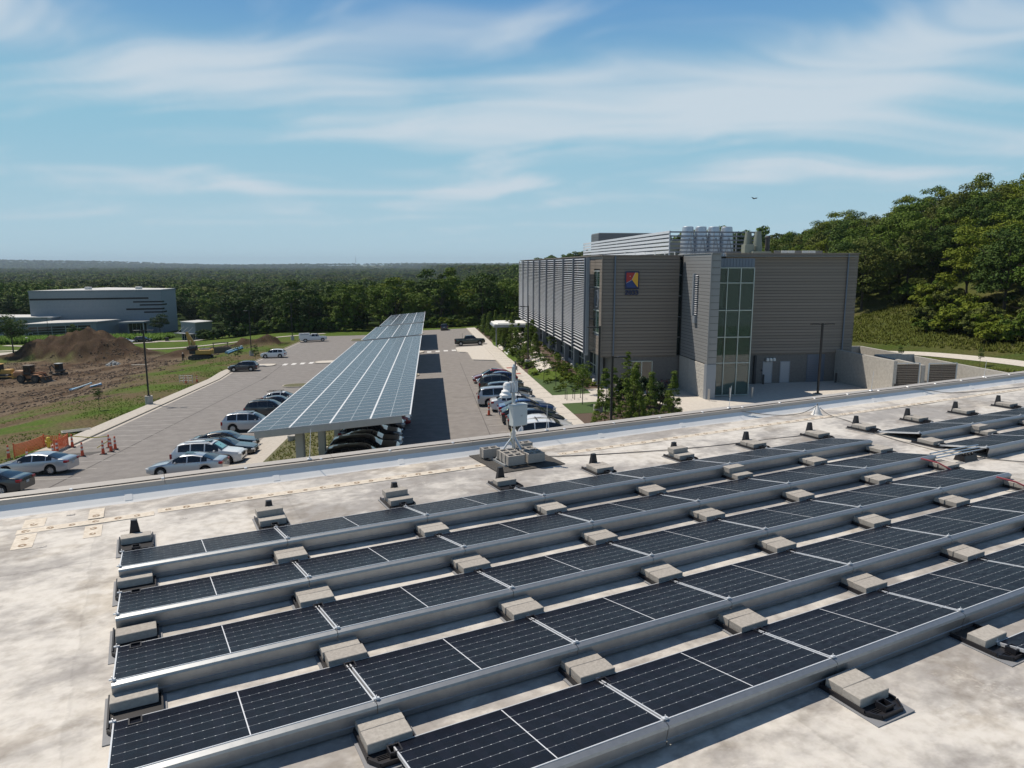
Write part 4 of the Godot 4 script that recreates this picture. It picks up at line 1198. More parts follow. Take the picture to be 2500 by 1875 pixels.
	for x in [35.5, 37.45]:
		var d := part("door", MB.new().cbox(B3(x, 2.86, 71.03), Vector3(0.95, 2.22, 0.06), 0.01), doorm, b)
		part("frame", MB.new().mm(B3(x - 0.56, 1.75, 71.0), B3(x - 0.485, 4.05, 71.05)).mm(B3(x + 0.485, 1.75, 71.0), B3(x + 0.56, 4.05, 71.05)).mm(B3(x - 0.485, 3.98, 71.0), B3(x + 0.485, 4.05, 71.05)), steel, d)
		part("handle", MB.new().cbox(B3(x + 0.38, 2.85, 70.97), Vector3(0.04, 0.14, 0.05), 0.01), mull, d)
	var roll := part("roller_door", MB.new().mm(B3(39.9, 1.75, 71.02), B3(41.9, 4.75, 71.06)), seamm, b)
	for q in 12: part("slat", MB.new().cbox(B3(40.9, 1.92 + q * 0.245, 71.005), Vector3(1.9, 0.22, 0.03), 0.012), seamm, roll)
	for q in 3: part("vent_hood", MB.new().lathe(B3(35.35 + q * 0.38, 4.12, 70.85), [Vector2(0.17, 0.0), Vector2(0.17, 0.2), Vector2(0.10, 0.32), Vector2(0.0, 0.34)], 12).mm(B3(35.25 + q * 0.38, 4.2, 70.85), B3(35.45 + q * 0.38, 4.4, 71.05)), white, b)
	part("standpipe", MB.new().cbox(B3(34.05, 3.2, 70.92), Vector3(0.26, 3.0, 0.20), 0.02), core, b)
	part("wall_box", MB.new().cbox(B3(34.85, 3.1, 71.0), Vector3(0.16, 0.2, 0.08), 0.01), core, b)
	# ---- the stair tower
	planks(b, "tower_plank", Vector2(25.42, 62.5), Vector2(25.42, 69.9), 5.05, 15.12, 0.315, grey, 0.05, 0.03, [[3.1, 4.1, 9.3, 13.3]])
	planks(b, "tower_plank", Vector2(26.28, 62.55), Vector2(25.37, 62.55), 5.05, 15.12, 0.63, [grey[0]])
	part("tower_side_panel", MB.new().mm(B3(25.35, 1.2, 62.5), B3(26.25, 5.04, 63.1)), steel, b)
	part("corner_trim", MB.new().cbox(B3(25.37, 10.08, 62.50), Vector3(0.1, 10.1, 0.1), 0.01), grey[0], b)
	part("coping", MB.new().cbox(B3(25.85, 15.16, 66.9), Vector3(0.95, 0.08, 9.0), 0.01), grey[0], b)
	var lv := part("tower_louver", MB.new().mm(B3(25.44, 9.35, 65.62), B3(25.47, 13.25, 66.58)), core, b)
	for q in 19: part("blade", MB.new().box(B3(25.36, 9.45 + q * 0.203, 65.95), Vector3(0.16, 0.05, 0.62), Basis(Vector3(0, 0, 1), 0.5)), louv, lv)
	part("louver_frame", MB.new().mm(B3(25.18, 9.3, 66.28), B3(25.44, 13.3, 66.60)).mm(B3(25.2, 8.6, 65.7), B3(25.43, 9.28, 66.3)), steel, lv)
	# rough split stone at the foot of the tower, smooth concrete behind
	part("tower_base", MB.new().mm(B3(25.47, 0.8, 62.65), B3(26.2, 5.02, 67.2)), concrete, b)
	part("tower_base_panel", MB.new().mm(B3(25.44, 0.8, 67.2), B3(26.2, 4.98, 70.1)), concrete, b)
	var stone := MB.new()
	var rng := RandomNumberGenerator.new()
	rng.seed = 4
	var yy := 1.3
	while yy < 4.95:
		var hh := minf(rng.randf_range(0.07, 0.13), 5.0 - yy)
		var ss := 62.66
		while ss < 67.15:
			var ln := minf(rng.randf_range(0.25, 0.9), 67.2 - ss)
			stone.cbox(B3(25.44 - rng.randf() * 0.03, yy + hh / 2, ss + ln / 2), Vector3(0.10, hh - 0.012, ln - 0.012), 0.008)
			ss += ln
		yy += hh
	part("stone_veneer", stone, surf("split limestone", 204, Color(0.36, 0.35, 0.33), Color(0.52, 0.51, 0.48), 0.8, 0.9), b).set_meta("kind", "stuff")
	# curtain wall: three by five panes
	var cw := part("curtain_wall", MB.new().mm(B3(26.25, 1.0, 70.0), B3(30.15, 1.9, 71.0)), concrete, b)
	var ys := [1.85, 4.95, 7.40, 9.92, 12.46, 13.85]
	for i in 3:
		for j in 5:
			part("pane", MB.new().mm(B3(26.32 + i * 1.29, ys[j] + 0.05, 64.02), B3(27.53 + i * 1.29, ys[j + 1] - 0.05, 64.05)), [M.get("tower glass") if M.has("tower glass") else _tower_glass(), M["tower glass"]][0], cw)
	for i in 4: part("mullion", MB.new().cbox(B3(26.28 + i * 1.29, 7.85, 64.0), Vector3(0.075, 12.05, 0.16), 0.01), mull, cw)
	for j in 6:
		for i in 3: part("transom", MB.new().cbox(B3(26.925 + i * 1.29, ys[j], 64.0), Vector3(1.21, 0.075, 0.15), 0.01), mull, cw)
	part("side_glass", MB.new().mm(B3(30.13, 1.85, 64.05), B3(30.16, 13.85, 70.7)), M["tower glass"], cw)
	var floor_m := mat("stair landing", Color(0.30, 0.30, 0.29), 0.8)
	for q in [4.6, 7.2, 9.7, 12.4]: part("landing", MB.new().mm(B3(26.3, q - 0.15, 66.2), B3(30.1, q + 0.1, 70.6)), floor_m, cw)
	part("back_wall", MB.new().mm(B3(26.25, 1.8, 70.75), B3(30.1, 14.0, 70.85)), mat("stair back wall", Color(0.28, 0.29, 0.28), 0.8), cw)
	for q in 4: part("stair_flight", MB.new().bar(B3(26.9 if q % 2 else 28.7, 1.9 + q * 2.6, 66.4), B3(26.9 if q % 2 else 28.7, 4.5 + q * 2.6, 69.9), 1.1, 0.22), floor_m, cw)
	part("blind", MB.new().mm(B3(26.3, 1.95, 64.35), B3(30.1, 4.6, 64.38)), mat("pane reflection tint", Color(0.30, 0.36, 0.33), 0.8), cw)  # pale green sheet stands in for the pavement reflected in the lowest panes
	var fa := part("fascia", MB.new().mm(B3(26.25, 13.93, 64.08), B3(30.2, 14.72, 64.3)), seamm, b)
	for q in 13: part("seam", MB.new().mm(B3(26.3 + q * 0.3, 13.93, 64.04), B3(26.33 + q * 0.3, 14.72, 64.08)), seamm, fa)
	part("satellite_dish", MB.new().lathe(B3(27.6, 14.9, 66.5), [Vector2(0.02, 0.0), Vector2(0.18, 0.05), Vector2(0.28, 0.16)], 12).cyl(B3(27.6, 14.5, 66.5), B3(27.6, 14.95, 66.5), 0.03), white, b)
	# the dark glazed slot between wing and tower
	var slot := part("glass_slot", MB.new().mm(B3(24.98, 1.8, 70.3), B3(25.45, 14.6, 70.4)), glassd, b)
	for q in 6: part("transom", MB.new().mm(B3(25.0, 2.6 + q * 2.1, 70.2), B3(25.44, 2.66 + q * 2.1, 70.3)), steel, slot)
	# big glazed door below the logo wing
	var gd := part("glazed_door", MB.new().mm(B3(20.3, 1.65, 69.93), B3(22.5, 4.45, 69.95)), core, b)
	for q in 2:
		part("pane", MB.new().mm(B3(20.38 + q * 1.08, 1.75, 69.86), B3(21.36 + q * 1.08, 2.45, 69.88)), glassd, gd)
		part("pane", MB.new().mm(B3(20.38 + q * 1.08, 2.52, 69.86), B3(21.36 + q * 1.08, 4.38, 69.88)), glassd, gd)
		part("blind", MB.new().mm(B3(20.40 + q * 1.08, 2.55, 69.89), B3(21.34 + q * 1.08, 4.36, 69.91)), blind, gd)
	for x in [20.3, 21.4, 22.5]: part("frame", MB.new().mm(B3(x - 0.04, 1.65, 69.80), B3(x + 0.04, 4.45, 69.95)), mull, gd)
	for y in [4.44, 2.48]: part("frame", MB.new().mm(B3(20.34, y - 0.035, 69.82), B3(22.46, y + 0.035, 69.94)), mull, gd)
	# ---- left side: upper wall, windows behind the louvers
	planks(b, "side_plank", Vector2(17.1, 75.2), Vector2(17.1, 133.0), 4.98, 15.0, 0.65, [mat("side wall shade tone", Color(0.085, 0.082, 0.085), 0.6)])  # wall colour darkened to paint the shade between the louver blades
	for i in 9:
		for y in [6.0, 9.3, 12.4]:
			part("side_window", MB.new().mm(B3(16.98, y, 76.2 + i * 6.18), B3(17.02, y + 1.7, 80.6 + i * 6.18)), glassd, b)
	# louver screen: nine bays, blades closer together at mid height
	var S0 := 73.2; var BAY := 6.18
	var lyy := []
	var y := 4.98
	while y < 14.78:
		lyy.append(y)
		var r := (y - 4.98) / 9.8
		y += lerpf(0.40, 0.175, smoothstep(0.0, 0.28, r)) if r < 0.55 else lerpf(0.175, 0.27, smoothstep(0.55, 0.95, r))
	var blade := MB.new().box(Vector3.ZERO, Vector3(0.18, 0.022, BAY - 0.44), Basis(Vector3(0, 0, 1), 0.30)).box(Vector3(-0.095, -0.032, 0), Vector3(0.02, 0.034, BAY - 0.44)).mesh()
	var rest := MB.new()
	var count := 0
	for i in 9:
		var sc := part("louver_bay", MB.new().cbox(B3(16.22, 9.88, S0 + i * BAY), Vector3(0.42, 9.95, 0.30), 0.015), fin, b)
		for q in 3: part("hanger", MB.new().mm(B3(16.36, 4.95, S0 + (i + 0.25 + q * 0.25) * BAY - 0.03), B3(16.42, 14.8, S0 + (i + 0.25 + q * 0.25) * BAY + 0.03)), fin, sc)
		for q in [5.2, 8.5, 11.8, 14.6]: part("outrigger", MB.new().mm(B3(16.4, q, S0 + i * BAY - 0.04), B3(17.2, q + 0.1, S0 + i * BAY + 0.04)), fin, sc)
		for q in lyy:
			if count < 296:
				part("louver_blade", blade, louv, sc, B3(16.24, q, S0 + (i + 0.5) * BAY))
				count += 1
			else:
				rest.box(B3(16.24, q, S0 + (i + 0.5) * BAY), Vector3(0.20, 0.022, BAY - 0.34), Basis(Vector3(0, 0, 1), 0.30))
				rest.box(B3(16.145, q - 0.045, S0 + (i + 0.5) * BAY), Vector3(0.02, 0.055, BAY - 0.34))
	part("far_louver_blade", rest, louv, b).set_meta("kind", "stuff")
	part("end_fin", MB.new().cbox(B3(16.30, 9.88, S0 + 9 * BAY), Vector3(0.24, 9.95, 0.20), 0.015), fin, b)
	part("end_post", MB.new().cbox(B3(16.34, 9.8, 73.0), Vector3(0.34, 10.15, 0.30), 0.02), steel, b)
	# ground floor bays
	for i in 8:
		var s := 73.9 + i * BAY
		part("column", MB.new().cbox(B3(18.0, 3.0, s), Vector3(0.62, 4.0, 0.75), 0.02), steel, b)
		var w := part("window", MB.new().mm(B3(18.45, 1.2, s + 0.4), B3(18.5, 4.9, s + BAY - 0.4)), core, b)
		part("base_wall", MB.new().mm(B3(18.1, 0.9, s + 0.38), B3(18.45, 2.05, s + BAY - 0.38)), steel, w)
		for q in 4:
			part("pane", MB.new().mm(B3(18.36, 2.1, s + 0.55 + q * 1.28), B3(18.38, 3.0, s + 1.75 + q * 1.28)), glassd, w)
			part("pane", MB.new().mm(B3(18.36, 3.08, s + 0.55 + q * 1.28), B3(18.38, 4.8, s + 1.75 + q * 1.28)), glassd, w)
			if q > 0: part("blind", MB.new().mm(B3(18.40, 3.1, s + 0.57 + q * 1.28), B3(18.41, 4.1, s + 1.73 + q * 1.28)), blind, w)
			part("mullion", MB.new().mm(B3(18.30, 2.05, s + 0.46 + q * 1.28), B3(18.39, 4.85, s + 0.54 + q * 1.28)), mull, w)
		part("transom", MB.new().mm(B3(18.31, 3.0, s + 0.4), B3(18.385, 3.08, s + BAY - 0.4)), mull, w)
		part("sill_block", MB.new().cbox(B3(17.72, 1.75, s + 0.75), Vector3(0.5, 0.35, 0.6), 0.03), white, w)
	part("ground_floor_wall", MB.new().mm(B3(18.5, 0.5, 70.0), B3(19.6, 4.94, 134.0)), base_grey, b)
	# ---- entrance canopy
	var ec := part("entrance_canopy", MB.new().cbox(B3(13.6, 4.35, 121.5), Vector3(5.8, 0.22, 7.0), 0.03).cbox(B3(13.9, 4.52, 121.5), Vector3(5.2, 0.14, 6.2), 0.03), white, b)
	part("fascia", MB.new().cbox(B3(13.6, 4.05, 121.5), Vector3(6.1, 0.26, 7.3), 0.02), steel, ec)
	for q in [[11.6, 124.2], [16.0, 118.6]]: part("post", MB.new().cyl(B3(q[0], 0.0, q[1]), B3(q[0], 3.95, q[1]), 0.11, 0.11, 10), steel, ec)
	for q in 4: part("entrance_glass", MB.new().mm(B3(17.0, 1.6, 124.5 + q * 1.9), B3(17.04, 4.8, 126.2 + q * 1.9)), glassd, b)
	for q in 5: part("entrance_mullion", MB.new().mm(B3(16.93, 1.6, 124.3 + q * 1.9), B3(17.05, 4.9, 124.45 + q * 1.9)), white, b)
	# ---- roof plant: slatted screen, fans, penthouse, stacks
	var screen := part("plant_screen", MB.new().mm(B3(28.0, 15.0, 82.0), B3(28.14, 18.1, 82.14)), steel, b)
	for q in 6:
		var yq := 15.65 + q * 0.46
		part("screen_slat", MB.new().cbox(B3(28.0, yq, 105.5), Vector3(0.05, 0.30, 47.0), 0.01), louv, screen)
		part("screen_slat", MB.new().cbox(B3(33.6, yq, 82.0), Vector3(11.0, 0.17, 0.05), 0.01), fin, screen)
	for q in 6: part("screen_post", MB.new().mm(B3(28.06, 15.0, 91.0 + q * 7.6), B3(28.16, 18.05, 91.1 + q * 7.6)), steel, screen)
	for q in 4: part("screen_post", MB.new().mm(B3(30.6 + q * 2.8, 15.0, 82.08), B3(30.7 + q * 2.8, 18.05, 82.18)), steel, screen)
	var ph := part("penthouse", MB.new().mm(B3(30.6, 14.9, 128.0), B3(43.6, 19.95, 133.9)), grey[0], b)
	for q in 12: part("siding", MB.new().cbox(B3(37.1, 15.2 + q * 0.4, 127.97), Vector3(13.0, 0.37, 0.05), 0.01).cbox(B3(30.55, 15.2 + q * 0.4, 131.0), Vector3(0.05, 0.37, 5.9), 0.01), mat("penthouse siding", Color(0.10, 0.11, 0.125), 0.5) if q == 0 else M["penthouse siding"], ph)
	var alum := mat("spun aluminium", Color(0.45, 0.49, 0.54), 0.38, 0.6)
	var greenm := mat("plant grey green", Color(0.17, 0.19, 0.16), 0.5)
	for q in 4:
		var fan := part("exhaust_fan", MB.new().lathe(B3(31.75 + q * 1.66, 15.0, 86.2), [Vector2(0.92, 0.0), Vector2(0.88, 1.5), Vector2(0.78, 2.6), Vector2(0.66, 3.75), Vector2(0.60, 3.8), Vector2(0.55, 3.6)], 20), alum, b)
		part("fan_ring", MB.new().lathe(B3(31.75 + q * 1.66, 17.55, 86.2), [Vector2(0.80, 0.0), Vector2(0.86, 0.03), Vector2(0.86, 0.1), Vector2(0.79, 0.12)], 20), louv, fan)
		part("fan_brace", MB.new().bar(B3(31.20 + q * 1.66, 15.0, 85.3), B3(31.70 + q * 1.66, 17.4, 85.35), 0.07).bar(B3(32.30 + q * 1.66, 15.0, 85.3), B3(31.80 + q * 1.66, 17.4, 85.35), 0.07), steel, fan)
		part("fan_housing", MB.new().cbox(B3(31.75 + q * 1.66, 15.7, 87.3), Vector3(1.3, 1.4, 1.2), 0.03), greenm, fan)
	part("air_handler", MB.new().cbox(B3(30.1, 16.05, 88.5), Vector3(3.0, 2.0, 3.0), 0.05), greenm, b)
	for q in 2:
		part("exhaust_hood", MB.new().lathe(B3(36.95 + q * 0.75, 15.0, 80.5 - q * 0.9), [Vector2(0.52, 0.0), Vector2(0.52, 1.3), Vector2(0.50, 1.35), Vector2(0.34, 2.95), Vector2(0.28, 2.95)], 14), greenm, b)
	part("fan_box", MB.new().cbox(B3(36.4, 15.8, 79.3), Vector3(1.1, 1.3, 1.0), 0.03).cbox(B3(37.6, 15.35, 78.6), Vector3(2.2, 0.6, 1.0), 0.03), greenm, b)
	part("flue", MB.new().cyl(B3(39.1, 15.0, 80.0), B3(39.1, 17.3, 80.0), 0.26, 0.26, 12).cyl(B3(39.1, 17.3, 80.0), B3(39.1, 17.5, 80.0), 0.34, 0.22, 12).cyl(B3(39.1, 16.0, 80.0), B3(39.1, 16.1, 80.0), 0.31, 0.31, 12), core, b)
	for q in 7: part("roof_upstand", MB.new().cbox(B3(38.6 + q * 0.82, 15.45, 76.5), Vector3(0.76, 0.55, 0.08), 0.01), roofm if q % 3 else base_grey, b)
	part("roof_rail", MB.new().mm(B3(20.5, 15.1, 74.0), B3(26.0, 15.16, 74.06)).mm(B3(20.5, 15.45, 74.0), B3(26.0, 15.5, 74.06)), white, b)
	for q in 6: part("rail_post", MB.new().mm(B3(20.5 + q * 1.08, 14.98, 74.0), B3(20.56 + q * 1.08, 15.5, 74.06)), white, b)
	# ---- the service yard: concrete walls and boarded gates
	var wl := func(called: String, label: String, pts: Array, y0: float, y1: float, w := 0.35) -> void:
		var m := MB.new()
		for i in pts.size() - 1:
			var a := B3(pts[i][0], (y0 + y1) / 2, pts[i][1]); var d := B3(pts[i + 1][0], (y0 + y1) / 2, pts[i + 1][1])
			m.bar(a, d, w, y1 - y0)
		single(called, label, "wall", m, concrete, Vector3.ZERO, LOT_TURN)
	wl.call("concrete_wall", "tall concrete yard wall half in the shade beside the laboratory corner", [[43.15, 70.9], [43.3, 61.4]], 0.5, 5.25)
	wl.call("concrete_wall", "long sunlit concrete retaining wall behind the boarded gates", [[43.5, 79.5], [51.3, 79.5], [51.6, 48.0]], 0.0, 4.55)
	wl.call("concrete_wall", "short concrete dividing wall between the two boarded gates", [[46.4, 61.7], [47.0, 70.0], [51.3, 70.0]], 0.5, 4.75)
	var wood := [surf("weathered board", 205, Color(0.045, 0.036, 0.03), Color(0.11, 0.092, 0.078), 1.2, 0.9), surf("weathered board b", 206, Color(0.07, 0.058, 0.05), Color(0.145, 0.125, 0.105), 1.0, 0.9)]
	var zinc := mat("galvanised gate frame", Color(0.45, 0.52, 0.58), 0.4, 0.5)
	for g in [[43.62, 46.1, 61.9, "left"], [46.75, 49.6, 61.5, "right"]]:
		var gt := thing("boarded_gate", "weathered horizontal board gate in a galvanised frame, %s of the two" % g[3], "gate", Vector3.ZERO, LOT_TURN, "yard gates")
		var nb := 18
		for q in nb:
			part("board", MB.new().box(B3((g[0] + g[1]) / 2, 1.9 + q * 0.168, g[2]), Vector3(g[1] - g[0] - 0.12, 0.15, 0.03)), wood[(q * 5 + int(g[0])) % 2], gt)
		for x in [g[0], g[1], (g[0] + g[1]) / 2]: part("frame_post", MB.new().cbox(B3(x, 3.3, g[2] - 0.04 if x != (g[0] + g[1]) / 2 else g[2] + 0.05), Vector3(0.10 if x != (g[0] + g[1]) / 2 else 0.05, 3.3, 0.08), 0.01), zinc, gt)
		part("frame_rail", MB.new().mm(B3(g[0], 4.92, g[2] - 0.06), B3(g[1], 4.98, g[2] + 0.02)), zinc, gt)
	single("dark_cabinet", "dark cabinet at the foot of the laboratory right corner", "cabinet", MB.new().cbox(B3(45.8, 4.9, 79.9), Vector3(1.6, 2.6, 1.2), 0.03).cbox(B3(45.8, 6.23, 79.9), Vector3(1.7, 0.06, 1.3), 0.01), core, Vector3.ZERO, LOT_TURN)
	# bollards
	var inox := mat("stainless bollard", Color(0.42, 0.42, 0.41), 0.35, 0.6)
	var bol := [[25.35, 61.7, 0, "left of the tower corner"], [27.6, 62.2, 0, "before the middle of the tower glass"], [29.7, 62.1, 0, "at the right corner of the tower glass"], [34.6, 70.0, 1, "left of the first pale door"], [42.2, 69.2, 1, "right of the roller door"], [43.0, 60.8, 1, "at the end of the concrete yard wall"]]
	for q in bol:
		var p := lp(q[1], q[0], 0.1)
		var bo := thing("bollard", "%s steel bollard %s" % [["bright", "dark"][q[2]], q[3]], "bollard", p, 0, "bollards by the laboratory")
		part("post", MB.new().cyl(Vector3.ZERO, Vector3(0, 0.95, 0), 0.11, 0.11, 12), [inox, core][q[2]], bo)
		part("cap", MB.new().lathe(Vector3(0, 0.95, 0), [Vector2(0.115, 0.0), Vector2(0.10, 0.04), Vector2(0.0, 0.06)], 12), [inox, core][q[2]], bo)
func _tower_glass() -> Material:
	var m := mat("tower glass", Color(0.05, 0.10, 0.085, 0.42), 0.03)
	m.transparency = BaseMaterial3D.TRANSPARENCY_ALPHA
	m.metallic_specular = 0.75
	return m

# ---------------------------------------------------------------- vehicles
var car_cache := {}
func pl(pts: Array, x: float) -> float:
	if x <= pts[0][0]: return pts[0][1]
	for i in pts.size() - 1:
		if x <= pts[i + 1][0]:
			return lerpf(pts[i][1], pts[i + 1][1], (x - pts[i][0]) / maxf(0.0001, pts[i + 1][0] - pts[i][0]))
	return pts[-1][1]
const CARS := {
	"sedan": {"L": 4.9, "W": 1.84, "gc": 0.20, "wr": 0.335, "wh": [0.95, 3.80], "gh": [1.38, 2.15, 3.62, 4.32],
		"top": [[0, 0.60], [0.06, 0.70], [0.3, 0.78], [1.38, 0.95], [1.75, 1.20], [2.15, 1.40], [2.55, 1.455], [3.0, 1.46], [3.62, 1.36], [4.0, 1.23], [4.32, 1.10], [4.75, 1.06], [4.86, 0.98], [4.9, 0.80]],
		"belt": [[0, 0.56], [0.3, 0.74], [1.38, 0.91], [4.32, 1.02], [4.9, 0.90]], "win": [[1.72, 2.60], [2.68, 3.50], [3.55, 3.92]]},
	"suv": {"L": 4.85, "W": 1.92, "gc": 0.24, "wr": 0.375, "wh": [0.96, 3.80], "gh": [1.22, 1.95, 4.32, 4.70],
		"top": [[0, 0.72], [0.05, 0.88], [0.25, 0.98], [1.22, 1.12], [1.6, 1.42], [1.95, 1.63], [2.35, 1.73], [3.2, 1.75], [4.0, 1.70], [4.32, 1.62], [4.55, 1.36], [4.70, 1.10], [4.82, 1.02], [4.85, 0.80]],
		"belt": [[0, 0.66], [0.25, 0.92], [1.22, 1.06], [4.6, 1.15], [4.85, 0.95]], "win": [[1.52, 2.42], [2.50, 3.38], [3.46, 4.25]]},
	"van": {"L": 5.1, "W": 1.98, "gc": 0.20, "wr": 0.345, "wh": [0.98, 4.05], "gh": [1.0, 1.95, 4.72, 5.0],
		"top": [[0, 0.66], [0.06, 0.80], [0.25, 0.90], [1.0, 1.08], [1.5, 1.42], [1.95, 1.64], [2.4, 1.74], [3.6, 1.76], [4.4, 1.72], [4.72, 1.64], [4.9, 1.36], [5.0, 1.12], [5.08, 1.0], [5.1, 0.75]],
		"belt": [[0, 0.62], [0.25, 0.84], [1.0, 1.02], [4.9, 1.10], [5.1, 0.9]], "win": [[1.45, 2.35], [2.45, 3.55], [3.62, 4.62]]},
	"hatch": {"L": 4.6, "W": 1.86, "gc": 0.19, "wr": 0.345, "wh": [0.90, 3.70], "gh": [1.05, 2.05, 3.95, 4.50],
		"top": [[0, 0.58], [0.06, 0.70], [0.3, 0.82], [1.05, 0.98], [1.55, 1.27], [2.05, 1.50], [2.5, 1.575], [3.0, 1.57], [3.5, 1.49], [3.95, 1.36], [4.25, 1.18], [4.50, 1.04], [4.57, 0.94], [4.6, 0.72]],
		"belt": [[0, 0.54], [0.3, 0.77], [1.05, 0.94], [4.3, 1.06], [4.6, 0.88]], "win": [[1.5, 2.42], [2.50, 3.38], [3.44, 3.95]]},
	"pickup": {"L": 5.85, "W": 2.0, "gc": 0.34, "wr": 0.41, "wh": [1.02, 4.68], "gh": [1.55, 2.12, 3.72, 3.95],
		"top": [[0, 0.95], [0.04, 1.10], [0.2, 1.16], [1.55, 1.25], [1.85, 1.58], [2.12, 1.83], [2.5, 1.92], [3.4, 1.91], [3.72, 1.86], [3.95, 1.34], [4.0, 1.32], [5.80, 1.32], [5.84, 1.20], [5.85, 0.9]],
		"belt": [[0, 0.90], [0.2, 1.10], [1.55, 1.20], [3.95, 1.27], [5.85, 1.26]], "win": [[1.86, 2.65], [2.74, 3.62]]},
	"truck": {"L": 6.6, "W": 2.05, "gc": 0.42, "wr": 0.42, "wh": [1.05, 5.15], "gh": [1.62, 2.2, 3.75, 3.98],
		"top": [[0, 1.02], [0.04, 1.18], [0.2, 1.26], [1.62, 1.36], [1.92, 1.68], [2.2, 1.92], [2.55, 2.0], [3.5, 2.0], [3.75, 1.95], [3.98, 1.40], [4.02, 1.0], [6.55, 1.0], [6.6, 0.9]],
		"belt": [[0, 0.95], [0.2, 1.18], [1.62, 1.30], [3.98, 1.36], [4.05, 0.98], [6.6, 0.95]], "win": [[1.95, 2.75], [2.84, 3.65]]},
}
func car_parts(kind: String) -> Dictionary:
	if car_cache.has(kind): return car_cache[kind]
	var S: Dictionary = CARS[kind]
	var L: float = S.L; var W: float = S.W; var wr: float = S.wr
	var ps := {}
	for q in [0.0, 0.03, 0.08, 0.16, 0.3, 0.5, L - 0.5, L - 0.3, L - 0.16, L - 0.08, L - 0.03, L]: ps[snappedf(q, 0.001)] = 1
	for q in S.top: ps[snappedf(q[0], 0.001)] = 1
	for q in S.win: ps[snappedf(q[0], 0.001)] = 1; ps[snappedf(q[1], 0.001)] = 1
	var ra := wr + 0.06
	for w in S.wh:
		for i in 13: ps[snappedf(w - ra * cos(PI * i / 12.0), 0.001)] = 1
	var st := ps.keys()
	st.sort()
	# drop stations too close together
	var keep := [st[0]]
	for i in range(1, st.size()):
		if st[i] - keep[-1] > 0.012: keep.append(st[i])
	st = keep
	var ring := []
	for p in st:
		var e0: float = clampf(1.0 - p / 0.75, 0.0, 1.0); var e1: float = clampf(1.0 - (L - p) / 0.65, 0.0, 1.0)
		var w: float = W / 2 * (1.0 - 0.17 * pow(e0, 2.2) - 0.11 * pow(e1, 2.2))
		var yt := pl(S.top, p)
		var yb := minf(pl(S.belt, p), yt - 0.02)
		var bot: float = S.gc + 0.10 * pow(e0, 2.0) + 0.10 * pow(e1, 2.0)
		for c in S.wh:
			var dp := absf(p - c)
			if dp < ra: bot = maxf(bot, minf(wr + sqrt(maxf(0.0, ra * ra - dp * dp)), yb - 0.12))
		var g := yt - yb
		var rw := lerpf(w * 0.95, w * 0.76, smoothstep(0.05, 0.55, g))
		ring.append([Vector2(0, bot), Vector2(w * 0.92, bot), Vector2(w * 0.995, bot + 0.07), Vector2(w, lerpf(bot, yb, 0.55)), Vector2(w * 0.985, yb - 0.07), Vector2(w * 0.945, yb), Vector2(rw, yt - minf(0.09, g * 0.25)), Vector2(rw * 0.86, yt - minf(0.02, g * 0.06)), Vector2(0, yt + 0.012)])
	var ns := st.size(); var nr := 9
	# vertex normals over the grid, both sides mirrored
	var P := func(i: int, j: int, sgn: float) -> Vector3: return Vector3(ring[i][j].x * sgn, ring[i][j].y, st[i] - L / 2)
	var N := []
	for i in ns:
		var row := []
		for j in nr: row.append(Vector3.ZERO)
		N.append(row)
	for i in ns - 1:
		for j in nr - 1:
			var n: Vector3 = (P.call(i, j + 1, 1.0) - P.call(i + 1, j, 1.0)).cross(P.call(i + 1, j + 1, 1.0) - P.call(i, j, 1.0))
			for q in [[i, j], [i + 1, j], [i, j + 1], [i + 1, j + 1]]: N[q[0]][q[1]] += n
	for i in ns:
		for j in nr:
			var n: Vector3 = N[i][j]
			if j == 0 or j == nr - 1: n.x = 0
			N[i][j] = n.normalized()
	var body := MB.new(); var side := MB.new(); var wind := MB.new(); var rear := MB.new(); var under := MB.new()
	for i in ns - 1:
		var pm: float = (st[i] + st[i + 1]) / 2
		for j in nr - 1:
			var to := body
			if j == 5:
				for q in S.win: if pm > q[0] and pm < q[1]: to = side
			if j >= 6:
				if pm > S.gh[0] + 0.04 and pm < S.gh[1] - 0.02: to = wind
				if pm > S.gh[2] + 0.02 and pm < S.gh[3] - 0.02: to = rear
			if j == 0: to = under
			for sg in [1.0, -1.0]:
				var a: Vector3 = P.call(i, j, sg); var b: Vector3 = P.call(i + 1, j, sg); var c: Vector3 = P.call(i + 1, j + 1, sg); var d: Vector3 = P.call(i, j + 1, sg)
				var m := Vector3(sg, 1, 1)
				if sg > 0: to.quad_n(b, a, d, c, N[i + 1][j] * m, N[i][j] * m, N[i][j + 1] * m, N[i + 1][j + 1] * m)
				else: to.quad_n(a, b, c, d, N[i][j] * m, N[i + 1][j] * m, N[i + 1][j + 1] * m, N[i][j + 1] * m)
	for e in [0, ns - 1]:
		for j in nr - 1:
			var a: Vector3 = P.call(e, j, -1.0); var b: Vector3 = P.call(e, j, 1.0); var c: Vector3 = P.call(e, j + 1, 1.0); var d: Vector3 = P.call(e, j + 1, -1.0)
			if e == 0: body.quad(b, a, d, c)
			else: body.quad(a, b, c, d)
	# wheels
	var tyre := MB.new(); var rim := MB.new()
	var tw := 0.22
	tyre.xf = Transform3D(Basis(Vector3(0, 0, 1), PI / 2), Vector3.ZERO)
	tyre.lathe(Vector3.ZERO, [Vector2(wr * 0.62, -tw / 2), Vector2(wr * 0.96, -tw / 2), Vector2(wr, -tw / 2 + 0.03), Vector2(wr, tw / 2 - 0.03), Vector2(wr * 0.96, tw / 2), Vector2(wr * 0.62, tw / 2)], 20)
	rim.xf = tyre.xf
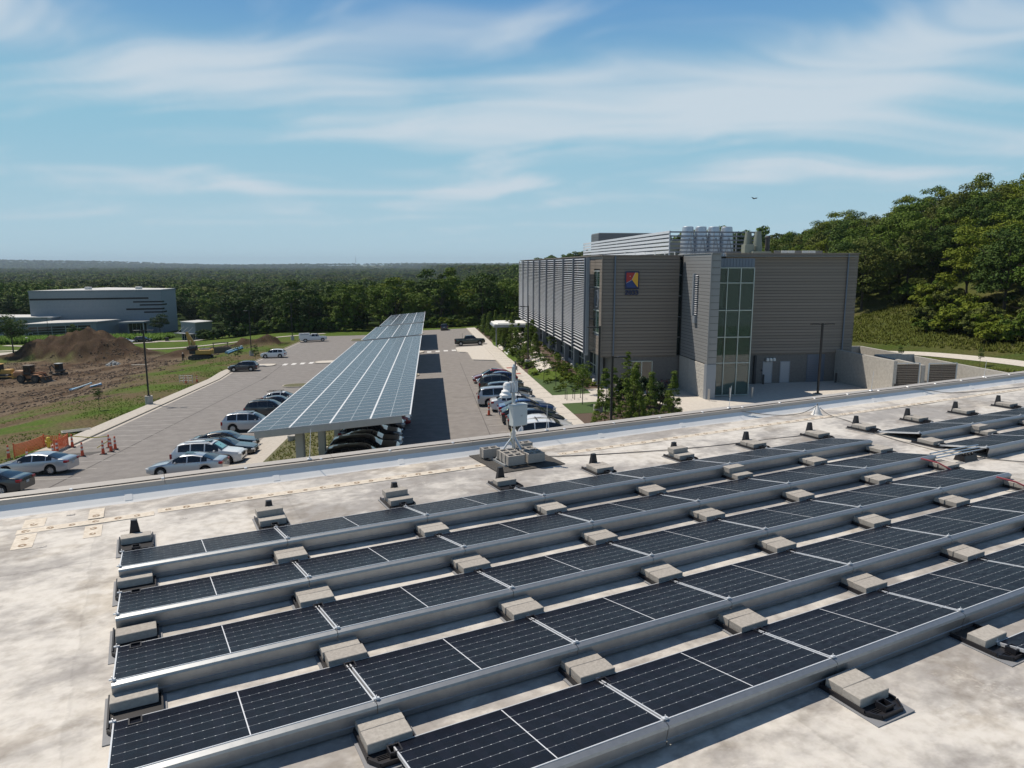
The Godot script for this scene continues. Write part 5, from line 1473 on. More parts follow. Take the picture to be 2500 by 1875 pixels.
	rim.lathe(Vector3.ZERO, [Vector2(0.0, -tw / 2 + 0.02), Vector2(wr * 0.16, -tw / 2 + 0.005), Vector2(wr * 0.18, -tw / 2 + 0.05), Vector2(wr * 0.56, -tw / 2 + 0.06), Vector2(wr * 0.63, -tw / 2 + 0.0)], 20)
	rim.lathe(Vector3.ZERO, [Vector2(wr * 0.63, tw / 2), Vector2(wr * 0.56, tw / 2 - 0.06), Vector2(wr * 0.18, tw / 2 - 0.05), Vector2(wr * 0.16, tw / 2 - 0.005), Vector2(0.0, tw / 2 - 0.02)], 20)
	rim.xf = Transform3D()
	for q in 5:
		var a := TAU * q / 5
		for x in [-tw / 2 + 0.025, tw / 2 - 0.025]:
			rim.bar(Vector3(x, cos(a) * wr * 0.1, sin(a) * wr * 0.1), Vector3(x, cos(a) * wr * 0.6, sin(a) * wr * 0.6), 0.075, 0.05)
	var out := {"body": body.mesh(), "side": side.mesh(), "wind": wind.mesh(), "rear": rear.mesh(), "tyre": tyre.mesh(), "rim": rim.mesh()}
	out.under = under.box(Vector3(0, S.gc + 0.17, 0), Vector3(W * 0.80, 0.26, L * 0.9)).box(Vector3(0, wr + 0.1, 0), Vector3(W * 0.62, 0.5, L * 0.82)).mesh()  # car floor plus dark boxes added inside the body to block light
	var hl := MB.new(); var tl := MB.new()
	var hy: float = pl(S.top, 0.25) - 0.16
	var wn: float = W / 2 * 0.72
	hl.cbox(Vector3(0, 0, 0), Vector3(0.36, 0.13, 0.30), 0.04)
	var ty: float = pl(S.top, L - 0.12) - 0.16
	tl.cbox(Vector3(0, 0, 0), Vector3(0.34, 0.16, 0.26) if kind in ["sedan", "hatch"] else Vector3(0.20, 0.34, 0.20), 0.03)
	out.hl = hl.mesh(); out.tl = tl.mesh()
	out.hp = Vector3(wn, hy, -L / 2 + 0.13); out.tp = Vector3(W / 2 * (0.80 if kind in ["sedan", "hatch"] else 0.84), ty - (0.0 if kind in ["sedan", "hatch"] else 0.08), L / 2 - 0.11)
	out.grille = MB.new().cbox(Vector3(0, hy - 0.10, -L / 2 + 0.02), Vector3(W * 0.42, 0.22, 0.06), 0.02).cbox(Vector3(0, S.gc + 0.2, -L / 2 + 0.02), Vector3(W * 0.6, 0.12, 0.06), 0.02).mesh()
	out.plate = MB.new().cbox(Vector3(0, ty - 0.16, L / 2 + 0.012), Vector3(0.32, 0.16, 0.02), 0.004).mesh()
	out.mirror = MB.new().cbox(Vector3.ZERO, Vector3(0.22, 0.15, 0.12), 0.04).mesh()
	out.mp = Vector3(W / 2 + 0.06, pl(S.belt, S.gh[0] + 0.45) + 0.06, S.gh[0] + 0.55 - L / 2)
	out.handle = MB.new().cbox(Vector3.ZERO, Vector3(0.03, 0.035, 0.17), 0.01).mesh()
	out.rail = MB.new().cbox(Vector3.ZERO, Vector3(0.045, 0.05, 1.7), 0.012).mesh()
	out.bar = MB.new().cbox(Vector3.ZERO, Vector3(W * 0.66, 0.04, 0.07), 0.012).mesh()
	out.trim = MB.new().cbox(Vector3.ZERO, Vector3(0.012, 0.03, S.win[-1][1] - S.win[0][0]), 0.003).mesh()
	car_cache[kind] = out
	return out
func paint_mat(key: String, c: Color, metal := 0.25) -> StandardMaterial3D:
	if M.has("paint " + key): return M["paint " + key]
	var m := mat("paint " + key, c, 0.32, metal)
	m.clearcoat_enabled = true
	m.clearcoat = 1.0
	m.clearcoat_roughness = 0.05
	return m
func car(kind: String, called: String, label: String, cat: String, s: float, t: float, face: float, paint: Material, group := "cars parked in the lot", extra := [], at = null) -> Node3D: # face: degrees from the away direction, 90 = nose to the right
	var K := car_parts(kind)
	var S: Dictionary = CARS[kind]
	if not M.has("car glass"):
		var g := mat("car glass", Color(0.008, 0.010, 0.014), 0.05)
		g.metallic_specular = 0.7
		mat("tyre rubber", Color(0.013, 0.013, 0.014), 0.85)
		mat("wheel rim", Color(0.42, 0.43, 0.45), 0.3, 0.8)
		mat("wheel rim dark", Color(0.10, 0.10, 0.11), 0.35, 0.7)
		mat("head lamp", Color(0.62, 0.64, 0.66), 0.12)
		mat("tail lamp", Color(0.24, 0.012, 0.014), 0.15)
		mat("car underside", Color(0.012, 0.012, 0.013), 0.8)
		mat("licence plate", Color(0.45, 0.5, 0.52), 0.5)
		mat("chrome trim", Color(0.6, 0.62, 0.64), 0.15, 0.9)
	var turn := LOT_TURN - deg_to_rad(face)
	var fwd := Vector3(-sin(turn), 0, -cos(turn)); var right := Vector3(cos(turn), 0, -sin(turn))
	var pos: Vector3 = lp(s, t) if at == null else at
	if at == null: pos.y = pave_y(pos.x, pos.z) + 0.005
	var o := thing(called, label, cat, pos, 0.0, group)
	var h := func(p: Vector3) -> float: return pave_y(p.x, p.z) if at == null else gy(p.x, p.z)
	var f3 := (fwd * 2.8 + Vector3(0, h.call(pos + fwd * 1.4) - h.call(pos - fwd * 1.4), 0)).normalized()
	var r3 := (right * 1.6 + Vector3(0, h.call(pos + right * 0.8) - h.call(pos - right * 0.8), 0)).normalized()
	var u3 := r3.cross(f3).normalized()
	o.basis = Basis(f3.cross(u3).normalized(), u3, -f3)
	part("body", K.body, paint, o)
	part("underside", K.under, M["car underside"], o)
	part("side_window", K.side, M["car glass"], o)
	part("windscreen", K.wind, M["car glass"], o)
	part("rear_window", K.rear, M["car glass"], o)
	var L: float = S.L
	for sg in [-1.0, 1.0]:
		for w in S.wh:
			var wh := part("wheel", K.tyre, M["tyre rubber"], o, Vector3(sg * (S.W / 2 - 0.125), S.wr, w - L / 2))
			part("rim", K.rim, M["wheel rim dark"] if "darkrim" in extra else M["wheel rim"], wh)
		part("headlight", K.hl, M["head lamp"], o, K.hp * Vector3(sg, 1, 1)).rotation.y = sg * 0.35
		part("taillight", K.tl, M["tail lamp"], o, K.tp * Vector3(sg, 1, 1))
		part("mirror", K.mirror, paint, o, K.mp * Vector3(sg, 1, 1))
		for q in [0, 1]:
			part("door_handle", K.handle, paint if not "chrome" in extra else M["chrome trim"], o, Vector3(sg * (S.W / 2 * 0.99), pl(S.belt, S.win[q][1]) - 0.11, S.win[q][1] - 0.12 - L / 2))
		if "chrome" in extra: part("window_trim", K.trim, M["chrome trim"], o, Vector3(sg * (S.W / 2 * 0.955), pl(S.belt, L * 0.5) - 0.01, (S.win[0][0] + S.win[-1][1]) / 2 - L / 2))
		if "rails" in extra: part("roof_rail", K.rail, M["chrome trim"] if "chrome" in extra else M["car underside"], o, Vector3(sg * S.W * 0.32, pl(S.top, S.gh[1] + 0.9) + 0.03, S.gh[1] + 1.1 - L / 2))
	part("grille", K.grille, M["car underside"], o)
	part("licence_plate", K.plate, M["licence plate"], o)
	if "bars" in extra:
		for q in [0.35, 1.25]: part("crossbar", K.bar, M["car underside"], o, Vector3(0, pl(S.top, S.gh[1] + 0.9) + 0.07, S.gh[1] + q - L / 2))
	if "bikes" in extra:
		var rk := part("bike_rack", MB.new().tube([Vector3(-0.35, pl(S.top, 2.6) + 0.08, -0.9), Vector3(-0.35, pl(S.top, 2.6) + 0.1, 0.9)], 0.025).tube([Vector3(0.35, pl(S.top, 2.6) + 0.08, -0.9), Vector3(0.35, pl(S.top, 2.6) + 0.1, 0.9)], 0.025).tube([Vector3(-0.35, pl(S.top, 2.6) + 0.1, 0.4), Vector3(-0.3, pl(S.top, 2.6) + 0.32, 0.1), Vector3(-0.35, pl(S.top, 2.6) + 0.1, -0.2)], 0.018), M["car underside"], o)
		part("rack_arm", MB.new().tube([Vector3(0.35, pl(S.top, 2.6) + 0.1, 0.5), Vector3(0.3, pl(S.top, 2.6) + 0.30, 0.2), Vector3(0.35, pl(S.top, 2.6) + 0.1, -0.1)], 0.018), M["car underside"], rk)
	if "sunroof" in extra: part("sunroof", MB.new().cbox(Vector3(0, pl(S.top, S.gh[1] + 0.55) + 0.012, S.gh[1] + 0.55 - L / 2), Vector3(S.W * 0.42, 0.02, 0.75), 0.008, Basis(Vector3.RIGHT, 0.06)), M["car glass"], o)
	if "shade" in extra: part("sunshade", MB.new().cbox(Vector3(0, lerpf(pl(S.top, S.gh[0]), pl(S.top, S.gh[1]), 0.52) + 0.025, lerpf(S.gh[0], S.gh[1], 0.5) - L / 2), Vector3(S.W * 0.52, 0.012, 0.62), 0.004, Basis(Vector3.RIGHT, atan2(pl(S.top, S.gh[1]) - pl(S.top, S.gh[0]), S.gh[1] - S.gh[0]) * -1.0)), mat("sunshade", Color(0.25, 0.55, 0.56), 0.3, 0.4) if not M.has("sunshade") else M["sunshade"], o)
	if "bed" in extra:
		part("dark_bed_plate", MB.new().cbox(Vector3(0, 1.325, 4.9 - L / 2), Vector3(1.6, 0.03, 1.6), 0.01), M["car underside"], o)  # dark plate on the closed top imitates the depth of an open bed
		part("antenna", MB.new().cyl(Vector3(-0.5, 1.3, 4.25 - L / 2), Vector3(-0.5, 2.35, 4.25 - L / 2), 0.03, 0.02, 6), M["car underside"], o)
	if "service" in extra:
		var bx := part("service_body", MB.new().cbox(Vector3(0, 1.42, 5.3 - L / 2), Vector3(2.1, 1.15, 2.6), 0.04), paint, o)
		var rf_ := part("service_roof", MB.new().cbox(Vector3(0, 2.08, 5.25 - L / 2), Vector3(1.95, 0.20, 2.5), 0.05), paint, bx)
		for q in 3: part("roof_rack", MB.new().cbox(Vector3(0, 2.24, 4.3 + q * 0.9 - L / 2), Vector3(1.9, 0.12, 0.08), 0.02), M["chrome trim"], rf_)
		for sg in [-1.0, 1.0]:
			for q in 3: part("locker_door", MB.new().cbox(Vector3(sg * 1.055, 1.45, 4.5 + q * 0.82 - L / 2), Vector3(0.02, 0.85 if q != 1 else 0.45, 0.72), 0.006), paint, bx)
			part("side_window", MB.new().cbox(Vector3(sg * 1.06, 1.88, 5.3 - L / 2), Vector3(0.015, 0.16, 1.9), 0.004), mat("locker vent", Color(0.35, 0.36, 0.37), 0.4) if not M.has("locker vent") else M["locker vent"], bx)
	return o
func build_cars() -> void:
	var silver := paint_mat("silver", Color(0.40, 0.43, 0.47), 0.55)
	var white := paint_mat("white", Color(0.66, 0.68, 0.70), 0.0)
	var black := paint_mat("black", Color(0.008, 0.009, 0.011), 0.2)
	var navy := paint_mat("dark navy", Color(0.013, 0.017, 0.030), 0.3)
	var char_ := paint_mat("charcoal", Color(0.035, 0.040, 0.044), 0.5)
	var red := paint_mat("crimson", Color(0.22, 0.010, 0.020), 0.3)
	var blue := paint_mat("blue", Color(0.014, 0.035, 0.12), 0.4)
	var green := paint_mat("dark green", Color(0.010, 0.022, 0.020), 0.3)
	var L := -90.0; var R := 90.0
	# left lot, by the kerb
	car("sedan", "silver_sedan", "silver sedan parked nose to the kerb behind the orange netting", "car", 51.1, -27.3, L, silver)
	car("sedan", "dark_sedan", "dark grey sedan cut off by the left edge, above the parapet", "car", 45.6, -27.4, L, char_)
	car("suv", "navy_suv", "dark navy SUV with chrome window line, parked alone at the left kerb", "car", 126.2, -32.1, L, navy, "cars parked in the lot", ["chrome"])
	car("suv", "white_suv", "small white SUV parked at the left kerb near the crosswalk", "car", 145.6, -31.1, L, white)
	car("truck", "service_truck", "white service truck with a utility body at the far end of the left lot", "truck", 178.6, -28.6, 78.0, white, "", ["service"])
	# left lot, the row along the canopy
	car("sedan", "silver_sedan", "pale silver sedan half hidden by the parapet, nose to the left", "car", 48.7, -16.4, L, silver, "cars parked in the lot", ["sunroof", "chrome"])
	car("suv", "white_suv", "pearl white SUV with roof rails and teal windscreen shade", "car", 51.6, -15.9, R, white, "cars parked in the lot", ["rails", "chrome", "sunroof", "shade"])
	car("sedan", "black_sedan", "black sedan with a bike rack on its roof, beside the white SUV", "car", 54.4, -15.7, R, black, "cars parked in the lot", ["bikes", "bars"])
	car("sedan", "black_sedan", "black sedan partly under the canopy, behind the one with the rack", "car", 57.3, -16.3, R, black, "cars parked in the lot", ["chrome"])
	car("suv", "silver_suv", "silver SUV with roof rails half under the near canopy edge", "car", 65.7, -16.4, R, silver, "cars parked in the lot", ["rails", "sunroof", "chrome"])
	car("suv", "dark_suv", "charcoal SUV with rails under the canopy, beyond the silver SUV", "car", 74.4, -16.6, R, char_, "cars parked in the lot", ["rails"])
	car("sedan", "dark_sedan", "dark blue sedan under the canopy edge, beyond the charcoal SUV", "car", 80.0, -16.8, R, navy)
	car("hatch", "white_crossover", "white crossover with black roof bars, farthest of the row by the canopy", "car", 83.4, -17.0, R, white, "cars parked in the lot", ["rails", "bars"])
	# right of the median, in the canopy's shade
	var under_kinds := [["suv", "black_suv", "black SUV in the canopy shade, only its roof above the parapet", black, 44.2], ["suv", "black_suv", "large black SUV in the canopy shade with a bright windscreen", black, 47.1], ["sedan", "black_sedan", "black sedan in the canopy shade behind the large black SUV", black, 50.0], ["hatch", "grey_hatchback", "grey hatchback in the canopy shade, third beyond the posts", char_, 52.8], ["suv", "dark_suv", "dark SUV in the canopy shade beyond the grey hatchback", navy, 55.6], ["hatch", "red_hatchback", "red hatchback under the far right edge of the near canopy", red, 58.6]]
	for q in under_kinds: car(q[0], q[1], q[2], "car", q[4], -4.5 + (0.5 if q[1] == "red_hatchback" else 0.0), R, q[3], "cars parked in the canopy shade")
	# the row before the laboratory
	car("hatch", "red_electric_car", "crimson car with dark roof, farthest in the row by the sidewalk", "car", 82.3, 7.2, L, red, "cars parked along the sidewalk", ["darkrim", "sunroof"])
	car("hatch", "blue_electric_car", "deep blue car parked between the crimson car and grey SUV", "car", 79.4, 7.5, L, blue, "cars parked along the sidewalk", ["darkrim"])
	car("suv", "grey_suv", "olive grey SUV with a box shape, third from the far end", "car", 75.4, 7.5, R, paint_mat("olive grey", Color(0.060, 0.064, 0.062), 0.4), "cars parked along the sidewalk", ["rails"])
	car("suv", "dark_suv", "dark slate SUV parked between the grey SUV and silver minivan", "car", 69.5, 7.6, R, paint_mat("slate", Color(0.030, 0.038, 0.046), 0.4), "cars parked along the sidewalk", ["chrome"])
	car("van", "silver_minivan", "silver minivan in the row along the sidewalk", "minivan", 66.3, 6.9, R, silver, "cars parked along the sidewalk")
	car("sedan", "white_sedan", "white sedan behind the weather station, beside the silver minivan", "car", 63.0, 7.8, R, white, "cars parked along the sidewalk")
	car("sedan", "blue_sedan", "bright blue sedan in the row behind the weather station", "car", 59.9, 8.2, R, paint_mat("bright blue", Color(0.02, 0.065, 0.19), 0.4), "cars parked along the sidewalk")
	car("hatch", "dark_hatchback", "dark green grey hatchback between the bright blue sedan and black car", "car", 57.0, 8.0, R, paint_mat("dark slate blue", Color(0.018, 0.028, 0.040), 0.4), "cars parked along the sidewalk")
	car("hatch", "black_hatchback", "black hatchback just behind the grey weather station box", "car", 54.2, 8.2, R, black, "cars parked along the sidewalk")
	car("hatch", "white_hatchback", "white hatchback right of the weather station box", "car", 51.4, 8.3, R, white, "cars parked along the sidewalk")
	car("suv", "white_suv", "white car with black roof bars, nearest the parapet in its row", "car", 48.7, 8.2, R, white, "cars parked along the sidewalk", ["bars"])
	car("pickup", "green_pickup", "dark green crew cab pickup parked beyond the concrete apron", "pickup", 136.5, 7.6, R, green, "", ["bed", "chrome"])
	car("van", "grey_van", "grey van parked at the far end of the right lot", "van", 189.0, 3.9, 4.0, char_, "")
	# by the arts building
	car("sedan", "white_car", "white car parked on the far lawn by the arts building", "car", 0, 0, 92.0, white, "cars by the arts building", ["sunroof"], Vector3(-118.2, gy(-118.2, -216.5) + 0.05, -216.5))
	car("suv", "navy_suv", "dark SUV parked behind the white car on the far lawn", "car", 0, 0, 88.0, navy, "cars by the arts building", [], Vector3(-114.6, gy(-114.6, -219.8) + 0.05, -219.8))

# ---------------------------------------------------------------- canopies, lamps, cones and other street things
func module_picture() -> ImageTexture:
	var w := 256; var h := 128
	var im := Image.create(w, h, false, Image.FORMAT_RGB8)
	im.fill(lin(0.042, 0.046, 0.055))
	for i in 12:
		for j in 6:
			im.fill_rect(Rect2i(4 + i * 20 + (8 if i >= 6 else 0), 3 + j * 20 + (j / 2), 19, 19), lin(0.034, 0.038, 0.050) if (i + j) % 2 else lin(0.038, 0.042, 0.054))
	im.fill_rect(Rect2i(126, 2, 4, h - 4), lin(0.36, 0.38, 0.40))
	return ImageTexture.create_from_image(im)
func build_canopies() -> void:
	var lam := mat("canopy laminate", Color(1, 1, 1), 0.22)
	lam.albedo_texture = module_picture()
	lam.metallic_specular = 0.40
	var alu := mat("canopy frame rail", Color(0.70, 0.72, 0.74), 0.45, 0.3)
	var beam := surf("canopy beam", 301, Color(0.40, 0.385, 0.355), Color(0.46, 0.44, 0.41), 4.0, 0.6)
	var col := mat("canopy column", Color(0.40, 0.40, 0.37), 0.55)
	var coldark := mat("canopy column flange", Color(0.24, 0.25, 0.24), 0.55)
	var spans := [[36.0, 90.7, 6.52, 5.37, 5.81, 4.63, 53, "nearest"], [96.4, 124.3, 4.98, 4.36, 4.26, 3.64, 27, "middle"], [131.6, 175.2, 3.98, 3.08, 3.22, 2.28, 42, "farthest"]]
	for sp in spans:
		var TL := -9.15; var TR := -1.08
		var y0: float = sp[2]; var y1: float = sp[3]; var z0: float = sp[4]; var z1: float = sp[5]
		var t := thing("solar_canopy", "%s of the three long solar canopies over the parked cars" % sp[7], "solar canopy", Vector3.ZERO, LOT_TURN, "solar canopies in the parking lot")
		var L: float = sp[1] - sp[0]
		var P := func(s: float, tt: float, up: float) -> Vector3: # a point on the tilted top
			var a: float = (s - sp[0]) / L
			var b := (tt - TL) / (TR - TL)
			return Vector3(tt, lerpf(lerpf(z0, z1, a), lerpf(y0, y1, a), b) + up, -s)
		var n: int = sp[6]
		var pitch := L / n
		var o0: Vector3 = P.call(sp[0], TL, 0.0)
		var ex: Vector3 = (P.call(sp[0], TR, 0.0) - o0).normalized()
		var es: Vector3 = (P.call(sp[1], TL, 0.0) - o0).normalized()
		var nrm := ex.cross(-es * -1.0).normalized()
		nrm = ex.cross(es).normalized()
		if nrm.y < 0: nrm = -nrm
		var wid: float = (P.call(sp[0], TR, 0.0) - o0).length()
		var mw := wid / 4.0
		var sl: float = (P.call(sp[1], TL, 0.0) - o0).length() / n
		var g := MB.new()
		var hx := ex * (mw - 0.075) / 2; var hs := es * (sl - 0.035) / 2
		g.quad_uv(-hx - hs, hx - hs, hx + hs, -hx + hs, Vector2(0, 1), Vector2(1, 1), Vector2(1, 0), Vector2(0, 0))
		g.quad(-hx + hs - nrm * 0.03, hx + hs - nrm * 0.03, hx - hs - nrm * 0.03, -hx - hs - nrm * 0.03)
		var f := MB.new()
		var bs := Basis(ex, nrm, -es)
		f.box(hs - nrm * 0.016, Vector3(mw - 0.06, 0.04, 0.018), bs); f.box(-hs - nrm * 0.016, Vector3(mw - 0.06, 0.04, 0.018), bs)
		f.box(hx - nrm * 0.0162, Vector3(0.022, 0.041, sl - 0.06), bs); f.box(-hx - nrm * 0.0162, Vector3(0.022, 0.041, sl - 0.06), bs)
		var gm := g.mesh(); var fm := f.mesh()
		for i in n:
			for j in 4:
				var c := o0 + ex * mw * (j + 0.5) + es * sl * (i + 0.5)
				var q := part("solar_module", gm, lam, t, c)
				part("frame", fm, alu, q)
		# white strips between the modules, purlins below, end beams, columns
		for j in 5:
			var a := o0 + ex * mw * j - nrm * 0.025
			part("rail", MB.new().box(a + es * sl * n * 0.5, Vector3(0.055, 0.05, sl * n + 0.05), bs), alu, t)
		for j in 6:
			var a := o0 + ex * wid * (0.08 + j * 0.168) - nrm * 0.14
			part("purlin", MB.new().box(a + es * sl * n * 0.5, Vector3(0.08, 0.18, sl * n), bs), beam, t)
		part("end_beam", MB.new().cbox(o0 + ex * wid * 0.49 - nrm * 0.21 + es * 0.04, Vector3(wid * 0.91, 0.34, 0.10), 0.01, bs), beam, t)
		part("end_beam", MB.new().cbox(o0 + ex * wid * 0.49 - nrm * 0.21 + es * (sl * n - 0.04), Vector3(wid * 0.91, 0.34, 0.10), 0.01, bs), beam, t)
		var nc := int(L / 7.8) + 1
		for i in nc:
			var s: float = sp[0] + 1.6 + i * (L - 3.2) / (nc - 1)
			var tc := -6.95
			var top: Vector3 = P.call(s, tc, -0.5)
			var base := lp(s, tc)
			part("cross_beam", MB.new().cbox(o0 + ex * wid * 0.5 - nrm * 0.40 + es * (s - sp[0]) * sl * n / L, Vector3(wid * 0.86, 0.36, 0.22), 0.01, bs), beam, t)
			var cl := part("column", MB.new().cbox(Vector3(tc, (top.y + base.y - 0.3) / 2, -s), Vector3(0.40, top.y - base.y + 0.3, 0.30), 0.01), col, t)
			part("flange", MB.new().cbox(Vector3(tc + 0.22, (top.y + base.y - 0.3) / 2, -s), Vector3(0.04, top.y - base.y + 0.28, 0.42), 0.006), coldark, cl)
			part("footing", MB.new().cyl(Vector3(tc, base.y - 0.2, -s), Vector3(tc, base.y + 0.32, -s), 0.38, 0.38, 14), M.concrete, cl)
func lamp(label: String, p: Vector3, h: float, heads: Array, base_h := 0.8, turn := 0.0) -> void:
	if not M.has("lamp black"): mat("lamp black", Color(0.010, 0.010, 0.012), 0.45)
	var t := thing("parking_lamp", label, "lamp post", p, LOT_TURN + turn, "parking lot lamps")
	part("base", MB.new().cyl(Vector3(0, -0.4, 0), Vector3(0, base_h, 0), 0.42, 0.42, 16), M.concrete, t)
	part("pole", MB.new().box(Vector3(0, (base_h + h) / 2, 0), Vector3(0.15, h - base_h, 0.15)), M["lamp black"], t)
	part("base_cover", MB.new().cbox(Vector3(0, base_h + 0.04, 0), Vector3(0.34, 0.08, 0.34), 0.01), M["lamp black"], t)
	for d in heads:
		var v := Vector3(cos(deg_to_rad(d)), 0, -sin(deg_to_rad(d)))
		part("arm", MB.new().bar(Vector3(0, h - 0.12, 0), Vector3(0, h - 0.10, 0) + v * 0.4, 0.07), M["lamp black"], t)
		var hd := part("lamp_head", MB.new().cbox(Vector3(0, h - 0.09, 0) + v * 0.72, Vector3(0.75, 0.09, 0.42), 0.025, Basis(Vector3.UP, deg_to_rad(d))), M["lamp black"], t)
		part("lens", MB.new().cbox(Vector3(0, h - 0.14, 0) + v * 0.74, Vector3(0.55, 0.012, 0.32), 0.004, Basis(Vector3.UP, deg_to_rad(d))), mat("lamp lens", Color(0.4, 0.42, 0.42), 0.3) if not M.has("lamp lens") else M["lamp lens"], hd)
func build_street() -> void:
	lamp("tall black lamp post on a white base at the left kerb", lp(86.8, -33.1), 8.9, [180.0, 20.0], 1.1)
	lamp("black lamp post beside the blue pipes at the left of the lot", lp(150.5, -36.6), 9.3, [180.0], 1.0)
	lamp("black lamp post behind the white service truck", lp(184.0, -34.5), 9.3, [180.0], 1.1)
	lamp("black lamp post with single arm at the planting bed by the sidewalk", lp(93.3, 12.95), 8.3, [180.0], 1.15)
	lamp("black lamp post at the far end of the right sidewalk", lp(185.3, 13.6), 8.0, [180.0], 1.0)
	lamp("black lamp post at the small lawn, left of the nearer one", lp(58.9, 14.3), 7.5, [180.0], 0.7)
	lamp("nearest black lamp post with a square head, before the shrubs", lp(47.8, 11.95 + 0.6), 6.1, [10.0], 0.7)
	lamp("black twin arm lamp post standing on the plaza before the right wing", lp(61.3, 35.7), 6.9, [0.0, 180.0], 0.35)
	# traffic channelizers by the excavation
	var orange := mat("cone orange", Color(0.62, 0.09, 0.035), 0.5)
	var band := mat("cone reflective band", Color(0.66, 0.60, 0.55), 0.4)
	var rub := mat("cone rubber base", Color(0.02, 0.02, 0.021), 0.8)
	var cone := func(label: String, p: Vector3, h := 1.07) -> void:
		var t := thing("traffic_cone", label, "traffic cone", p, LOT_TURN + fposmod(p.x * 7.0, 0.7), "tall traffic cones")
		part("base", MB.new().cbox(Vector3(0, 0.03, 0), Vector3(0.42, 0.06, 0.42), 0.02), rub, t)
		var r := func(y: float) -> float: return lerpf(0.125, 0.055, y / h)
		var bo := part("body", MB.new().lathe(Vector3.ZERO, [Vector2(0.135, 0.05), Vector2(r.call(0.1), 0.1), Vector2(r.call(h), h), Vector2(0.03, h + 0.03), Vector2(0.0, h + 0.03)], 12), orange, t)
		for y in [[0.48, 0.63], [0.78, 0.93]]:
			part("band", MB.new().lathe(Vector3.ZERO, [Vector2(r.call(y[0]) + 0.004, y[0]), Vector2(r.call(y[1]) + 0.004, y[1])], 12), band, bo)
	var pv := func(s: float, t: float) -> Vector3:
		var p := lp(s, t); p.y = pave_y(p.x, p.z); return p
	var cs := [[56.6, -26.8, "tall orange cone standing alone right of the netting"], [57.1, -25.5, "nearest orange cone of the group of four on the asphalt"], [59.8, -26.2, "back left orange cone of the group of four"], [58.0, -25.3, "middle orange cone of the group of four"], [58.9, -25.35, "back right orange cone of the group of four"], [55.6, -28.4, "orange cone in front of the netting, behind the silver sedan roof"], [54.6, -29.7, "orange cone at the near end of the netting"], [60.8, 5.0, "orange and white cone standing behind the parked white sedan"]]
	for q in cs: cone.call(q[2], pv.call(q[0], q[1]))
	# orange safety netting round the opened kerb, with a hydrant inside
	var pts := [[57.0, -31.9], [60.9, -31.7], [61.0, -29.9], [58.2, -29.6]]
	var fence := thing("safety_netting", "orange plastic safety netting around the opened kerb", "netting", lp(59.0, -31.0))
	var netm := mat("orange netting", Color(0.62, 0.14, 0.05), 0.6)
	var org := fence.position
	var net := MB.new()
	for i in 3:
		var a := lp(pts[i][0], pts[i][1]) - org; var b := lp(pts[i + 1][0], pts[i + 1][1]) - org
		var nn := int((b - a).length() / 0.13)
		for q in nn + 1:
			var p := a.lerp(b, float(q) / nn)
			net.bar(p + Vector3(0, 0.08, 0), p + Vector3(0, 1.05 - 0.12 * sin(PI * q / nn), 0), 0.030)
		for y in 9:
			for q in 6:
				var s0 := q / 6.0; var s1 := (q + 1) / 6.0
				net.bar(a.lerp(b, s0) + Vector3(0, 0.1 + y * 0.118 * (1.0 - 0.1 * sin(PI * s0)), 0), a.lerp(b, s1) + Vector3(0, 0.1 + y * 0.118 * (1.0 - 0.1 * sin(PI * s1)), 0), 0.028)
	part("mesh", net, netm, fence)
	for q in pts: part("stake", MB.new().box(lp(q[0], q[1]) - org + Vector3(0, 0.55, 0), Vector3(0.06, 1.2, 0.06)), netm, fence)
	for k in 4: cone.call(["orange cone at the left corner of the netting", "orange cone at the far corner of the netting beside the hydrant", "orange cone leaning on the right end of the netting", "orange cone before the gap in the netting"][k], lp([56.6, 61.2, 60.6, 57.8][k], [-32.1, -30.6, -29.4, -29.2][k]))
	var hy := thing("fire_hydrant", "yellow fire hydrant behind the orange netting", "hydrant", lp(60.2, -31.0), 0)
	part("barrel", MB.new().lathe(Vector3.ZERO, [Vector2(0.20, 0.0), Vector2(0.20, 0.06), Vector2(0.13, 0.07), Vector2(0.13, 0.75), Vector2(0.17, 0.76), Vector2(0.17, 0.84), Vector2(0.13, 0.95), Vector2(0.05, 1.02), Vector2(0.0, 1.03)], 12), mat("hydrant yellow", Color(0.55, 0.45, 0.04), 0.45), hy)
	for v in [Vector3(1, 0, 0), Vector3(-1, 0, 0), Vector3(0, 0, 1)]: part("nozzle", MB.new().cyl(Vector3(0, 0.62, 0), Vector3(0, 0.62, 0) + v * 0.24, 0.08, 0.08, 8), M["hydrant yellow"], hy)
	var tape := mat("caution tape", Color(0.55, 0.47, 0.06), 0.5)
	single("caution_tape", "yellow caution tape strung from the netting to the cones", "tape", MB.new().bar(pv.call(60.6, -29.4) + Vector3(0, 0.95, 0), pv.call(60.2, -27.6) + Vector3(0, 0.82, 0), 0.01, 0.07).bar(pv.call(60.2, -27.6) + Vector3(0, 0.82, 0), pv.call(59.8, -26.2) + Vector3(0, 0.95, 0), 0.01, 0.07).bar(pv.call(59.8, -26.2) + Vector3(0, 0.6, 0), pv.call(58.6, -26.6) + Vector3(0, 0.25, 0), 0.01, 0.07), tape)
	struct("asphalt_patch", area([[55.8, -29.0], [57.6, -29.0], [58.4, -25.9], [56.9, -26.4]], 0.008, 0.02, true), mat("fresh asphalt", Color(0.075, 0.072, 0.07), 0.9))
